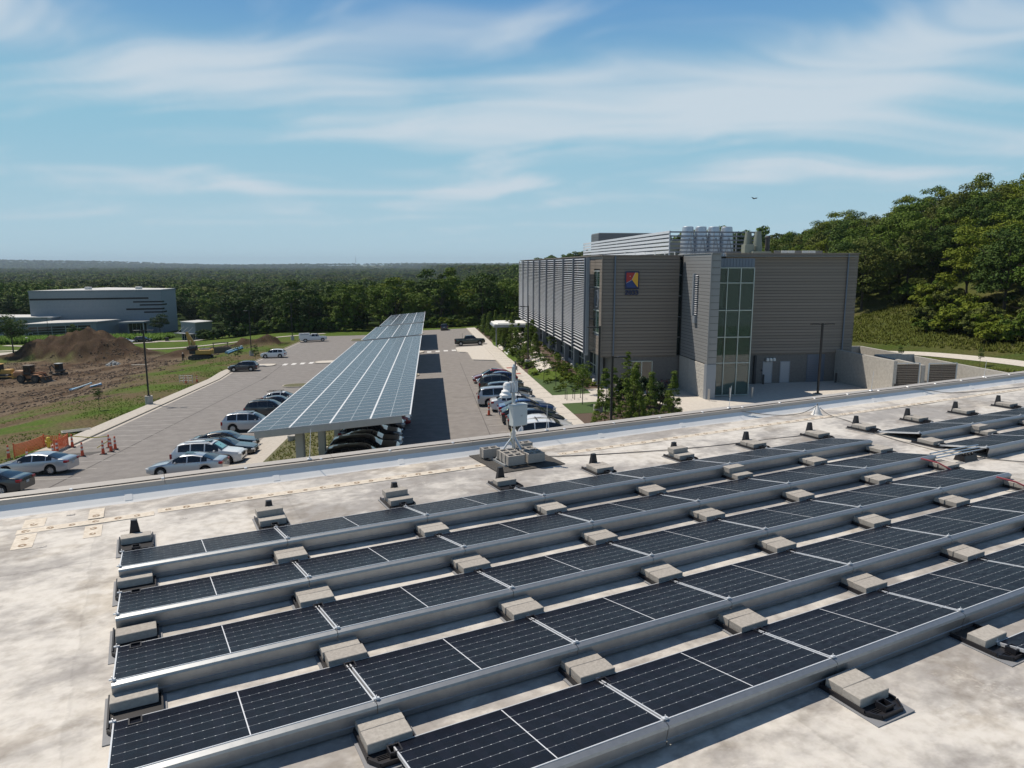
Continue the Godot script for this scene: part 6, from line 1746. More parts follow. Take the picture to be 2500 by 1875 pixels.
	single("steel_plate", "grey perforated plate lying on the grass by the left sidewalk", "plate", MB.new().cbox(Vector3.ZERO, Vector3(2.4, 0.08, 1.1), 0.02).box(Vector3(0, 0.05, 0), Vector3(2.2, 0.03, 0.08)).box(Vector3(0, 0.05, 0.3), Vector3(2.2, 0.03, 0.08)).box(Vector3(0, 0.05, -0.3), Vector3(2.2, 0.03, 0.08)), mat("weathered plate", Color(0.26, 0.26, 0.24), 0.7), lp(68.8, -32.9, 0.1), LOT_TURN + 0.5)
	# orange and white barrier of pipes and two cones by the sidewalk
	var bar_o := lp(112.4, -37.2)
	var br := thing("pipe_barrier", "low white pipe barrier beside orange cones left of the sidewalk", "barrier", bar_o, LOT_TURN)
	var wp := mat("white pipe", Color(0.62, 0.63, 0.62), 0.5)
	for y in [0.35, 0.75, 1.1]: part("rail", MB.new().cyl(Vector3(-1.0, y, 0), Vector3(0.9, y, 0), 0.035, 0.035, 8), wp, br)
	for x in [-1.0, -0.4, 0.3, 0.9]: part("post", MB.new().cyl(Vector3(x, 0, 0), Vector3(x, 1.2, 0), 0.035, 0.035, 8), wp, br)
	cone.call("orange cone left of the two at the white pipe barrier", lp(111.6, -37.0))
	cone.call("orange cone right of the two at the white pipe barrier", lp(113.2, -35.9))
	# round planter under the canopy, bike rack, signs, bicycles
	single("concrete_planter", "round concrete lamp footing on the turf under the canopy", "footing", MB.new().lathe(Vector3.ZERO, [Vector2(0.42, 0.0), Vector2(0.46, 0.55), Vector2(0.40, 0.58), Vector2(0.36, 0.50), Vector2(0.0, 0.48)], 16), M.concrete, lp(56.9, -11.0), 0)
	single("kerb_stone", "pale concrete stub lying on the turf by the third canopy post", "stone", MB.new().cbox(Vector3(0, 0.1, 0), Vector3(1.0, 0.24, 0.3), 0.05), M.concrete, lp(50.6, -7.6, 0.12), LOT_TURN + 0.2)
	for k in 3:
		var rk := thing("bike_rack", "%s black hoop of the bike rack on the small pad" % ["left", "middle", "right"][k], "bike rack", lp(66.2, 12.9 + k * 0.75, 0.11), LOT_TURN, "bike rack hoops")
		part("hoop", MB.new().tube([Vector3(0, 0, 0.45), Vector3(0, 0.80, 0.45), Vector3(0, 0.9, 0.35), Vector3(0, 0.9, -0.35), Vector3(0, 0.80, -0.45), Vector3(0, 0, -0.45)], 0.028, 6), M["lamp black"], rk)
		part("foot", MB.new().cyl(Vector3(0, 0, 0.45), Vector3(0, 0.015, 0.45), 0.07).cyl(Vector3(0, 0, -0.45), Vector3(0, 0.015, -0.45), 0.07), M["lamp black"], rk)
	var ch := thing("charging_post", "grey charging post with hanging cable beside the sidewalk", "charger", lp(85.5, 10.3, 0.13), LOT_TURN)
	part("post", MB.new().cbox(Vector3(0, 0.95, 0), Vector3(0.18, 1.9, 0.14), 0.02), mat("charger grey", Color(0.22, 0.23, 0.24), 0.5), ch)
	part("holster", MB.new().cbox(Vector3(0.16, 1.0, 0), Vector3(0.14, 0.5, 0.12), 0.03), M["charger grey"], ch)
	part("cable", MB.new().tube([Vector3(0.1, 1.6, 0), Vector3(0.32, 1.3, 0), Vector3(0.3, 0.6, 0), Vector3(0.16, 0.8, 0)], 0.02), M["lamp black"], ch)
	for q in [[94.5, 10.35], [87.8, 10.5]]:
		struct("tactile_paving", area([[q[0] - 0.6, q[1] - 0.15], [q[0] + 0.6, q[1] - 0.15], [q[0] + 0.6, q[1] + 0.75], [q[0] - 0.6, q[1] + 0.75]], 0.137, 0.02, true), mat("red tactile", Color(0.30, 0.075, 0.05), 0.8) if not M.has("red tactile") else M["red tactile"])
	for k in 2:
		var bk := thing("bicycle", "%s of two bicycles leaning by the ground floor wall" % ["left", "right"][k], "bicycle", lp(69.35 - k * 0.25, 23.6 + k * 0.7, 0.12), LOT_TURN, "bicycles at the laboratory wall")
		for x in [-0.52, 0.52]:
			var tor := MB.new()
			for q in 16:
				var a := TAU * q / 16; var c := TAU * (q + 1) / 16
				tor.cyl(Vector3(x + cos(a) * 0.32, 0.34 + sin(a) * 0.32, 0), Vector3(x + cos(c) * 0.32, 0.34 + sin(c) * 0.32, 0), 0.02, 0.02, 5, false)
			part("wheel", tor, M["tyre rubber"], bk)
		part("frame", MB.new().tube([Vector3(-0.52, 0.34, 0), Vector3(-0.1, 0.32, 0), Vector3(0.38, 0.78, 0), Vector3(-0.18, 0.8, 0), Vector3(-0.1, 0.32, 0)], 0.018).tube([Vector3(-0.52, 0.34, 0), Vector3(-0.18, 0.8, 0), Vector3(-0.2, 0.95, 0)], 0.016).tube([Vector3(0.36, 0.95, 0), Vector3(0.38, 0.78, 0), Vector3(0.52, 0.34, 0)], 0.018), M["lamp black"] if k else M["tail lamp"], bk)
		part("saddle", MB.new().cbox(Vector3(-0.2, 0.96, 0), Vector3(0.26, 0.05, 0.14), 0.02), M["tyre rubber"], bk)
		part("handlebar", MB.new().tube([Vector3(0.36, 1.0, -0.27), Vector3(0.36, 0.98, 0), Vector3(0.36, 1.0, 0.27)], 0.014), M["lamp black"], bk)
	# entrance steps
	var stp := thing("entrance_steps", "pale concrete steps with rail rising from the sidewalk to the entrance", "steps", lp(114.0, 12.2, 0.05), LOT_TURN)
	for q in 6: part("step", MB.new().cbox(Vector3(0.25 + q * 0.42, 0.10 + q * 0.26, 0), Vector3(0.46, 0.26, 5.0), 0.015), M.white_coping, stp)
	part("handrail", MB.new().tube([Vector3(0.1, 1.0, 2.0), Vector3(2.6, 2.5, 2.0)], 0.03).tube([Vector3(0.1, 0.1, 2.0), Vector3(0.1, 1.0, 2.0)], 0.03).tube([Vector3(2.6, 1.3, 2.0), Vector3(2.6, 2.5, 2.0)], 0.03), M.mull, stp)

# ---------------------------------------------------------------- the arts hall, the building site, the people
func on(x: float, d: float, up := 0.0) -> Vector3:
	return Vector3(x, terrain_y(x, -d) + up, -d)
func wall_face(a: Vector2, b: Vector2) -> Transform3D: # local x along a -> b, z outwards to the viewer's side; (x, d) pairs
	var A := Vector3(a.x, 0, -a.y); var C := Vector3(b.x, 0, -b.y)
	var d := (C - A).normalized()
	return Transform3D(Basis(d, Vector3.UP, d.cross(Vector3.UP)), A)
func build_arts() -> void:
	var wall := surf("hall metal wall", 401, Color(0.205, 0.235, 0.262), Color(0.235, 0.265, 0.292), 5.0, 0.5, 0.01)
	var wall2 := mat("hall wall side", Color(0.19, 0.22, 0.245), 0.5)
	var dark := mat("strip window", Color(0.012, 0.016, 0.022), 0.08)
	var trim := mat("hall roof edge", Color(0.50, 0.50, 0.49), 0.6)
	var mul := mat("hall mullion", Color(0.34, 0.38, 0.40), 0.45, 0.3)
	var glz := mat("hall glass", Color(0.015, 0.022, 0.026), 0.07)
	var pv2 := func(pts: Array) -> PackedVector2Array:
		var o := PackedVector2Array()
		for q in pts: o.append(Vector2(q[0], -q[1]))
		return o
	var h := thing("arts_hall", "large windowless grey hall with dark horizontal window strips", "building", Vector3.ZERO)
	var top := 5.6
	part("wall", MB.new().prism(pv2.call([[-164.6, 243.5], [-126.3, 257.5], [-127.9, 272.0], [-160.0, 284.0]]), -11.5, top), wall, h)
	part("roof_edge", MB.new().prism(pv2.call([[-164.7, 243.3], [-126.2, 257.35], [-127.8, 272.2], [-160.0, 284.3]]), top - 0.35, top + 0.12), wall2, h)
	part("roof", MB.new().prism(pv2.call([[-163.9, 244.2], [-126.9, 257.9], [-128.3, 271.6], [-159.8, 283.2]]), top + 0.1, top + 0.16), trim, h)
	for q in [[-152.0, 257.0], [-136.5, 262.0]]: part("roof_unit", MB.new().cbox(Vector3(q[0], top + 0.6, -q[1]), Vector3(1.8, 1.0, 1.6), 0.05), trim, h)
	var F := wall_face(Vector2(-164.6, 243.5), Vector2(-126.3, 257.5))
	var FL := 40.78
	var G := wall_face(Vector2(-126.3, 257.5), Vector2(-127.9, 272.0))
	# horizontal panel joints as proud courses
	for q in 8:
		var o := part("wall_course", MB.new().box(Vector3(FL / 2, 0, 0), Vector3(FL - 0.1, 1.62, 0.06), Basis()), wall, h)
		o.transform = F.translated_local(Vector3(0, -7.5 + q * 1.7, 0.03))
	for q in [[0.1, 36.6, 2.75, 0.62, 0.0], [31.6, FL + 0.05, 1.45, 0.48, 2.2], [33.6, FL + 0.05, 0.35, 0.48, 4.6], [29.2, FL + 0.05, -1.1, 0.55, 2.0], [34.8, FL + 0.05, -2.25, 0.50, 4.2]]:
		var w := part("strip_window", MB.new().box(Vector3((q[0] + q[1]) / 2, 0, 0), Vector3(q[1] - q[0], q[3], 0.08)), dark, h)
		w.transform = F.translated_local(Vector3(0, q[2], 0.05))
		if q[4] > 0:
			var w2 := part("strip_window", MB.new().box(Vector3(q[4] / 2 + 0.03, 0, 0), Vector3(q[4], q[3], 0.08)), dark, h)
			w2.transform = G.translated_local(Vector3(0, q[2], 0.03))
	# the low glass-fronted pavilion
	var p := thing("arts_pavilion", "low pavilion with glazed front and flat roof before the grey hall", "building", Vector3.ZERO)
	var pt := -4.45
	part("wall", MB.new().prism(pv2.call([[-155.4, 226.0], [-138.8, 237.2], [-136.7, 247.0], [-155.4, 245.0]]), -11.0, pt - 0.1), wall2, p)
	part("roof", MB.new().prism(pv2.call([[-156.0, 225.3], [-138.4, 237.0], [-136.2, 247.6], [-156.0, 245.6]]), pt - 0.12, pt + 0.25), wall, p)
	part("roof_membrane", MB.new().prism(pv2.call([[-155.6, 226.0], [-138.8, 237.5], [-136.8, 247.0], [-155.6, 245.0]]), pt + 0.24, pt + 0.3), trim, p)
	var PF := wall_face(Vector2(-155.4, 226.0), Vector2(-138.8, 237.2))
	var PL := 20.0
	var gz := part("glazing", MB.new().box(Vector3(9.6, -7.3, 0.05), Vector3(17.6, 4.4, 0.06)), glz, p)
	gz.transform = PF
	for q in 6: part("transom", MB.new().box(Vector3(9.6, -9.3 + q * 0.82, 0.10), Vector3(17.6, 0.09, 0.08)), mul, gz)
	for x in [1.0, 3.6, 7.4, 11.2, 14.6, 18.4]: part("mullion", MB.new().box(Vector3(x, -7.3, 0.10), Vector3(0.12, 4.4, 0.09)), mul, gz)
	for x in [1.6, 17.4]:
		part("door", MB.new().box(Vector3(x, -8.35, 0.12), Vector3(0.95, 2.3, 0.06)), glz, gz)
		part("door_frame", MB.new().box(Vector3(x - 0.52, -8.3, 0.13), Vector3(0.1, 2.4, 0.1)).box(Vector3(x + 0.52, -8.3, 0.13), Vector3(0.1, 2.4, 0.1)).box(Vector3(x, -7.12, 0.13), Vector3(1.1, 0.1, 0.1)), trim, gz)
	var e := thing("hall_entrance", "shaded entrance porch with glass doors between pavilion and hall", "porch", Vector3.ZERO)
	part("porch_roof", MB.new().prism(pv2.call([[-134.6, 243.0], [-127.6, 246.0], [-127.9, 257.0], [-134.6, 255.0]]), -5.4, -4.9), wall2, e)
	part("porch_wall", MB.new().prism(pv2.call([[-134.2, 247.6], [-128.2, 250.2], [-128.6, 256.8], [-134.2, 254.6]]), -11.0, -5.4), wall2, e)
	var EF := wall_face(Vector2(-134.2, 247.6), Vector2(-128.2, 250.2))
	var eg := part("glazing", MB.new().box(Vector3(3.2, -7.6, 0.05), Vector3(5.6, 3.8, 0.06)), glz, e)
	eg.transform = EF
	for x in [0.5, 1.7, 2.9, 4.1, 5.3]: part("mullion", MB.new().box(Vector3(x, -7.6, 0.1), Vector3(0.1, 3.8, 0.08)), mul, eg)
	part("porch_post", MB.new().cyl(Vector3(-128.0, -11, -246.6), Vector3(-128.0, -5.4, -246.6), 0.15), trim, e)
	var lw := thing("low_wing", "low grey wing at the far left edge beside the hall", "building", Vector3.ZERO)
	part("wall", MB.new().prism(pv2.call([[-195.0, 236.0], [-156.0, 240.5], [-157.0, 252.0], [-195.0, 252.0]]), -11.0, -3.2), wall2, lw)
	part("roof", MB.new().prism(pv2.call([[-195.5, 235.5], [-155.6, 240.1], [-156.6, 252.4], [-195.5, 252.4]]), -3.25, -2.9), trim, lw)
	# the kiosk with its awning
	var k := thing("kiosk", "small grey kiosk with slatted front and a hung awning", "kiosk", Vector3.ZERO)
	part("wall", MB.new().prism(pv2.call([[-105.6, 226.6], [-99.3, 222.8], [-96.6, 228.6], [-103.0, 233.0]]), -11.0, -3.6), wall2, k)
	part("roof", MB.new().prism(pv2.call([[-105.9, 226.6], [-99.2, 222.4], [-96.3, 228.7], [-103.0, 233.4]]), -3.62, -3.35), trim, k)
	var KF := wall_face(Vector2(-105.6, 226.6), Vector2(-99.3, 222.8))
	for q in 9:
		var o := part("slat", MB.new().box(Vector3(3.65, -3.9 - q * 0.36, 0.05), Vector3(7.1, 0.28, 0.06)), wall, k)
		o.transform = KF
	var kg := part("window", MB.new().box(Vector3(3.65, -8.2, 0.04), Vector3(6.6, 2.3, 0.06)), glz, k)
	kg.transform = KF
	for x in [0.4, 1.5, 2.6, 3.7, 4.8, 5.9, 7.0]: part("mullion", MB.new().box(Vector3(x, -8.2, 0.1), Vector3(0.14, 2.3, 0.08)), trim, kg)
	var aw := part("awning", MB.new().box(Vector3(3.2, -6.95, 1.1), Vector3(8.2, 0.12, 2.1)), wall, k)
	aw.transform = KF
	for x in [1.0, 3.4, 5.8]: part("tie_rod", MB.new().cyl(Vector3(x - 0.6, -6.9, 2.0), Vector3(x + 0.5, -4.9, 0.05), 0.05, 0.05, 6), trim, aw)
	# small things on the far lawn
	var box := thing("concrete_vault", "tall square concrete box on the far lawn", "concrete box", on(-116.9, 205.8), 0.5)
	part("shell", MB.new().cbox(Vector3(0, 1.35, 0), Vector3(2.5, 2.7, 2.5), 0.04), M.concrete, box)
	part("lid", MB.new().cbox(Vector3(0, 2.78, 0), Vector3(2.2, 0.18, 2.2), 0.03), M.concrete, box)
	var lm := thing("campus_lamp", "slim black lamp post before the glazed pavilion", "lamp post", on(-144.4, 220.8), 0.4)
	part("pole", MB.new().cyl(Vector3.ZERO, Vector3(0, 7.4, 0), 0.09, 0.06, 8), M["lamp black"], lm)
	part("lamp_head", MB.new().cbox(Vector3(-0.7, 7.4, 0), Vector3(1.5, 0.12, 0.4), 0.03), M["lamp black"], lm)
	for q in [[-139.5, 203.5, 2.9, "left"], [-133.5, 210.5, 2.7, "right"]]:
		var l2 := thing("campus_lamp", "short path lamp by the far road, %s of two" % q[3], "lamp post", on(q[0], q[1]), 0, "short path lamps")
		part("pole", MB.new().cyl(Vector3.ZERO, Vector3(0, q[2], 0), 0.06, 0.05, 8), M["lamp black"], l2)
		part("lamp_head", MB.new().cyl(Vector3(0, q[2], 0), Vector3(0, q[2] + 0.16, 0), 0.34, 0.22, 12), trim, l2)
	single("waste_bin", "dark square bin beside the path at the kiosk", "bin", MB.new().cbox(Vector3(0, 0.55, 0), Vector3(1.0, 1.1, 0.8), 0.06).cbox(Vector3(0, 1.12, 0), Vector3(1.06, 0.08, 0.86), 0.02), M["lamp black"], on(-108.4, 222.4), 0.3)
	# a mast on the far ridge
	var mast := thing("radio_mast", "thin radio mast on the far blue ridge", "mast", Vector3(-2060.0, terrain_y(-2060.0, -9500.0), -9500.0))
	part("lattice", MB.new().cyl(Vector3.ZERO, Vector3(0, 105, 0), 3.2, 2.2, 6), mat("far mast", Color(0.30, 0.31, 0.33), 0.7), mast)
	part("antenna", MB.new().cyl(Vector3(0, 105, 0), Vector3(0, 118, 0), 1.4, 1.0, 6), M["far mast"], mast)
func build_machines() -> void:
	var yel := surf("machine yellow", 411, Color(0.42, 0.24, 0.055), Color(0.56, 0.34, 0.08), 1.5, 0.5)
	var ora := surf("dusty orange", 412, Color(0.28, 0.12, 0.05), Color(0.40, 0.20, 0.10), 1.5, 0.6)
	var blk := mat("machine black", Color(0.018, 0.018, 0.019), 0.6)
	var stl := mat("worn steel", Color(0.10, 0.085, 0.07), 0.6, 0.4)
	var gls: Material = M["car glass"]
	# crawler excavator, boom raised
	var x := thing("excavator", "yellow crawler excavator with raised boom on the building site", "excavator", on(-64.6, 146.4, 0.05), 0.15)
	for z in [-1.15, 1.15]:
		var tr := part("track", MB.new().side(PackedVector2Array(), 0, 0) if false else MB.new(), blk, x)
		var pts := PackedVector2Array()
		for q in 9: pts.append(Vector2(-1.75 - 0.42 * sin(PI * q / 8), 0.42 + 0.42 * cos(PI * q / 8)))
		for q in 9: pts.append(Vector2(1.75 + 0.42 * sin(PI * q / 8), 0.42 - 0.42 * cos(PI * q / 8)))
		var m := MB.new()
		m.xf = Transform3D(Basis(Vector3.UP, PI / 2), Vector3.ZERO)
		m.side(pts, z - 0.28, z + 0.28)
		tr.mesh = m.mesh()
		for q in 6: part("roller", MB.new().cyl(Vector3(-1.6 + q * 0.64, 0.25, z - 0.29), Vector3(-1.6 + q * 0.64, 0.25, z + 0.29), 0.17, 0.17, 10), stl, tr)
	part("turntable", MB.new().cyl(Vector3(0, 0.8, 0), Vector3(0, 1.05, 0), 0.75, 0.75, 16), blk, x)
	var hs := part("house", MB.new().cbox(Vector3(0.75, 1.55, 0), Vector3(3.0, 0.95, 2.5), 0.12), yel, x)
	part("counterweight", MB.new().cbox(Vector3(2.15, 1.55, 0), Vector3(0.55, 1.05, 2.55), 0.2), yel, hs)
	part("engine_cover", MB.new().cbox(Vector3(1.0, 2.08, 0.1), Vector3(2.1, 0.16, 1.9), 0.05), blk, hs)
	var cb := part("cab", MB.new().cbox(Vector3(-1.15, 2.05, 0.72), Vector3(1.5, 1.75, 1.0), 0.10), blk, x)
	part("cab_window", MB.new().cbox(Vector3(-1.15, 2.3, 1.225), Vector3(1.2, 0.95, 0.02), 0.005).cbox(Vector3(-1.905, 2.2, 0.72), Vector3(0.02, 1.2, 0.8), 0.005), gls, cb)
	var bm := part("boom", MB.new().bar(Vector3(-1.1, 1.8, -0.25), Vector3(-1.35, 3.6, -0.25), 0.42, 0.62).bar(Vector3(-1.33, 3.4, -0.25), Vector3(-2.55, 5.6, -0.25), 0.40, 0.5), yel, x)
	part("ram", MB.new().cyl(Vector3(-1.7, 1.6, -0.25), Vector3(-1.75, 3.5, -0.25), 0.09, 0.07, 8), stl, bm)
	var stick := part("stick", MB.new().bar(Vector3(-2.5, 5.65, -0.25), Vector3(-2.05, 2.7, -0.25), 0.30, 0.36), yel, x)
	part("bucket", MB.new().cbox(Vector3(-2.2, 2.3, -0.25), Vector3(0.9, 0.8, 1.0), 0.15), stl, stick)
	# wheel loader
	var l := thing("wheel_loader", "dusty orange wheel loader with lowered bucket at the left", "wheel loader", on(-96.6, 141.2, 0.02), -0.10)
	for q in [[-1.55, -0.95], [-1.55, 0.95], [1.55, -0.95], [1.55, 0.95]]:
		var w := part("wheel", MB.new().cyl(Vector3(q[0], 0.78, q[1] - 0.28), Vector3(q[0], 0.78, q[1] + 0.28), 0.78, 0.78, 20), blk, l)
		part("rim", MB.new().cyl(Vector3(q[0], 0.78, q[1] - 0.29), Vector3(q[0], 0.78, q[1] + 0.29), 0.40, 0.40, 14), stl, w)
	var rb := part("rear_body", MB.new().side(PackedVector2Array(), 0, 0) if false else MB.new().cbox(Vector3(-2.3, 1.65, 0), Vector3(2.2, 1.0, 1.7), 0.18), ora, l)
	part("rear_bonnet", MB.new().cbox(Vector3(-2.2, 2.2, 0), Vector3(1.9, 0.25, 1.5), 0.1), mat("dust pale", Color(0.36, 0.24, 0.16), 0.8), rb)
	part("chassis", MB.new().cbox(Vector3(0.2, 1.05, 0), Vector3(4.6, 0.55, 1.0), 0.08), ora, l)
	var lc := part("cab", MB.new().cbox(Vector3(-0.45, 2.45, 0), Vector3(1.5, 1.75, 1.5), 0.1), blk, l)
	part("cab_roof", MB.new().cbox(Vector3(-0.45, 3.38, 0), Vector3(1.75, 0.14, 1.7), 0.05), stl, lc)
	part("cab_window", MB.new().cbox(Vector3(-0.45, 2.6, 0.76), Vector3(1.2, 1.1, 0.02), 0.005).cbox(Vector3(0.31, 2.5, 0), Vector3(0.02, 1.2, 1.2), 0.005), gls, lc)
	for z in [-0.65, 0.65]:
		part("fender", MB.new().cbox(Vector3(1.55, 1.68, z * 1.45), Vector3(1.6, 0.10, 0.6), 0.04), ora, l)
		part("lift_arm", MB.new().bar(Vector3(0.9, 2.0, z * 0.8), Vector3(2.7, 1.75, z * 0.8), 0.16, 0.34).bar(Vector3(2.6, 1.8, z * 0.8), Vector3(3.4, 0.6, z * 0.8), 0.16, 0.30), ora, l)
	var bk := MB.new()
	bk.xf = Transform3D(Basis(Vector3.UP, PI / 2), Vector3.ZERO)
	bk.side(PackedVector2Array([Vector2(3.1, 0.1), Vector2(4.3, 0.08), Vector2(4.32, 0.14), Vector2(3.35, 0.30), Vector2(3.25, 0.95), Vector2(3.6, 1.25), Vector2(3.5, 1.3), Vector2(3.08, 1.0)]), -1.3, 1.3)
	part("bucket", bk, stl, l)
	# compact excavator
	var c := thing("compact_excavator", "small dark compact excavator beside the soil heap", "excavator", on(-98.0, 152.0, 0.02), -0.2)
	for z in [-0.7, 0.7]:
		var tr := part("track", MB.new().cbox(Vector3(0, 0.28, z), Vector3(2.3, 0.55, 0.38), 0.2), blk, c)
		part("roller", MB.new().cyl(Vector3(-0.85, 0.28, z - 0.2), Vector3(-0.85, 0.28, z + 0.2), 0.2).cyl(Vector3(0.85, 0.28, z - 0.2), Vector3(0.85, 0.28, z + 0.2), 0.2), stl, tr)
	part("house", MB.new().cbox(Vector3(0.3, 0.95, 0), Vector3(1.7, 0.6, 1.5), 0.2), stl, c)
	var cc := part("cab", MB.new().cbox(Vector3(0.25, 1.85, 0.15), Vector3(1.25, 1.35, 1.1), 0.08), blk, c)
	part("cab_roof", MB.new().cbox(Vector3(0.25, 2.56, 0.15), Vector3(1.35, 0.10, 1.2), 0.04), mat("cab roof pale", Color(0.36, 0.38, 0.38), 0.5), cc)
	part("cab_window", MB.new().cbox(Vector3(0.25, 1.95, 0.71), Vector3(1.0, 0.9, 0.02), 0.005).cbox(Vector3(-0.38, 1.95, 0.15), Vector3(0.02, 0.95, 0.9), 0.005), gls, cc)
	part("blade", MB.new().cbox(Vector3(1.5, 0.35, 0), Vector3(0.12, 0.5, 1.6), 0.03), stl, c)
	var ca := part("boom", MB.new().bar(Vector3(-0.55, 1.0, 0), Vector3(-1.6, 2.1, 0), 0.18, 0.26).bar(Vector3(-1.55, 2.1, 0), Vector3(-2.3, 1.7, 0), 0.16, 0.22), stl, c)
	part("stick", MB.new().bar(Vector3(-2.25, 1.75, 0), Vector3(-2.1, 0.7, 0), 0.14, 0.2), stl, ca)
	part("bucket", MB.new().cbox(Vector3(-2.0, 0.5, 0), Vector3(0.5, 0.5, 0.6), 0.1), stl, ca)
	# dozer at the left edge
	var d := thing("bulldozer", "yellow bulldozer cut off by the left edge of the picture", "bulldozer", on(-106.5, 147.0, 0.02), 0.1)
	for z in [-0.95, 0.95]:
		var tr := part("track", MB.new().cbox(Vector3(0, 0.5, z), Vector3(3.6, 0.95, 0.5), 0.4), blk, d)
		part("idler", MB.new().cyl(Vector3(-1.3, 0.5, z - 0.26), Vector3(-1.3, 0.5, z + 0.26), 0.36).cyl(Vector3(1.3, 0.5, z - 0.26), Vector3(1.3, 0.5, z + 0.26), 0.36), stl, tr)
	part("engine_hood", MB.new().cbox(Vector3(0.9, 1.45, 0), Vector3(2.2, 0.95, 1.3), 0.12), yel, d)
	part("platform", MB.new().cbox(Vector3(-0.7, 1.2, 0), Vector3(1.6, 0.5, 1.6), 0.1), yel, d)
	var dc := part("cab", MB.new().cbox(Vector3(-0.7, 2.2, 0), Vector3(1.3, 1.5, 1.4), 0.1), blk, d)
	part("cab_roof", MB.new().cbox(Vector3(-0.7, 3.0, 0), Vector3(1.5, 0.12, 1.6), 0.04), yel, dc)
	part("blade", MB.new().cbox(Vector3(2.6, 0.65, 0), Vector3(0.25, 1.2, 3.2), 0.08), yel, d)
	part("push_arm", MB.new().bar(Vector3(0, 0.5, 1.3), Vector3(2.5, 0.5, 1.3), 0.16).bar(Vector3(0, 0.5, -1.3), Vector3(2.5, 0.5, -1.3), 0.16), yel, d)
	# pipes
	var blue := mat("blue pipe", Color(0.16, 0.36, 0.58), 0.4)
	var pale := mat("pale blue pipe", Color(0.42, 0.55, 0.62), 0.45)
	var pipe := func(label: String, a: Vector3, b: Vector3, r: float, m: Material) -> void:
		var t := thing("water_pipe", label, "pipe", (a + b) / 2, 0, "pipes lying on the building site")
		var o := (a + b) / 2
		part("barrel", MB.new().cyl(a - o, b - o, r, r, 12), m, t)
		part("socket", MB.new().cyl(b - o, b - o + (b - a).normalized() * 0.3, r * 1.25, r * 1.25, 12), m, t)
	pipe.call("long pale pipe lying on the brown soil, left of the lamp post", on(-73.4, 116.6, 0.16), on(-74.3, 123.5, 0.18), 0.15, pale)
	pipe.call("shorter blue pipe beside the long pale pipe", on(-74.1, 117.2, 0.2), on(-74.0, 120.0, 0.2), 0.14, blue)
	pipe.call("short bright blue pipe stub on the brown soil", on(-69.8, 115.9, 0.2), on(-68.5, 116.4, 0.2), 0.17, blue)
	for q in 3: pipe.call(["nearest", "middle", "rear"][q] + " of the bright blue pipes stacked by the far lamp post", on(-61.2 - q * 0.45, 152.0 + q * 0.5, 0.25 + 0.28 * (q % 2)), on(-61.9 - q * 0.4, 162.0 + q * 0.6, 0.25 + 0.28 * (q % 2)), 0.18, blue if q != 1 else pale)
	var tb := thing("trench_box", "rusty dark steel trench frame beside the blue pipes", "trench box", on(-64.8, 157.2, 0.0), 0.5)
	part("side_sheet", MB.new().cbox(Vector3(0, 0.6, 0.8), Vector3(4.2, 1.2, 0.12), 0.02), stl, tb)
	part("side_sheet", MB.new().cbox(Vector3(0, 0.6, -0.8), Vector3(4.2, 1.2, 0.12), 0.02), stl, tb)
	for q in [-1.5, 1.5]: part("strut", MB.new().cbox(Vector3(q, 1.4, 0), Vector3(0.16, 1.7, 0.16), 0.02), stl, tb)
	part("top_bar", MB.new().cbox(Vector3(0, 2.2, 0), Vector3(3.4, 0.18, 0.2), 0.02), stl, tb)
	var gh := thing("gravel_heap", "small pale grey gravel heap at the foot of the soil mound", "gravel heap", on(-93.6, 165.4, -0.1))
	var gm := MB.new()
	var rg := RandomNumberGenerator.new(); rg.seed = 8
	for q in 90:
		var a := rg.randf() * TAU; var r := sqrt(rg.randf()) * 1.6
		gm.cbox(Vector3(cos(a) * r, (1.6 - r) * 0.62 + 0.05, sin(a) * r), Vector3(0.5, 0.35, 0.5) * rg.randf_range(0.6, 1.1), 0.08, Basis(Vector3(rg.randf(), rg.randf(), rg.randf()).normalized(), rg.randf() * 3.0))
	part("stones", gm, mat("pale gravel", Color(0.30, 0.31, 0.31), 0.9), gh).set_meta("kind", "stuff")
	single("timber_mat", "long pale board lying on the soil left of the lamp post", "board", MB.new().cbox(Vector3.ZERO, Vector3(4.2, 0.12, 0.5), 0.02), mat("pale board", Color(0.40, 0.37, 0.32), 0.85), on(-80.5, 153.0, 0.25), 0.15)
	single("timber_mat", "long board lying on the grass behind the excavator", "board", MB.new().cbox(Vector3.ZERO, Vector3(4.6, 0.3, 0.9), 0.03), M["pale board"], on(-80.6, 175.5, 0.3), 0.1)
	single("crate", "dark flat crate on the soil beside the far lawn", "crate", MB.new().cbox(Vector3(0, 0.45, 0), Vector3(2.6, 0.9, 1.6), 0.05).cbox(Vector3(0, 1.0, 0), Vector3(2.2, 0.25, 1.3), 0.04), mat("mossy crate", Color(0.035, 0.05, 0.03), 0.8), on(-112.2, 196.0), 0.1)
	var clod := MB.new().cbox(Vector3.ZERO, Vector3(0.5, 0.32, 0.42), 0.12).mesh()
	var cm := MultiMesh.new()
	cm.transform_format = MultiMesh.TRANSFORM_3D
	cm.mesh = clod
	var ct := []
	while ct.size() < 6500:
		var px := rg.randf_range(-128.0, -48.0); var pd := rg.randf_range(92.0, 200.0)
		if dirt_at(px, -pd) < 0.5 or nz2.get_noise_2d(px * 2.0, pd * 2.0) < -0.05: continue
		ct.append(Transform3D(Basis(Vector3(rg.randf(), 1, rg.randf()).normalized(), rg.randf() * TAU).scaled(Vector3.ONE * rg.randf_range(0.25, 1.0) * rg.randf_range(0.5, 1.0)), on(px, pd, 0.02)))
	cm.instance_count = ct.size()
	for q in ct.size(): cm.set_instance_transform(q, ct[q])
	var co := MultiMeshInstance3D.new()
	co.name = "soil_clods"
	co.multimesh = cm
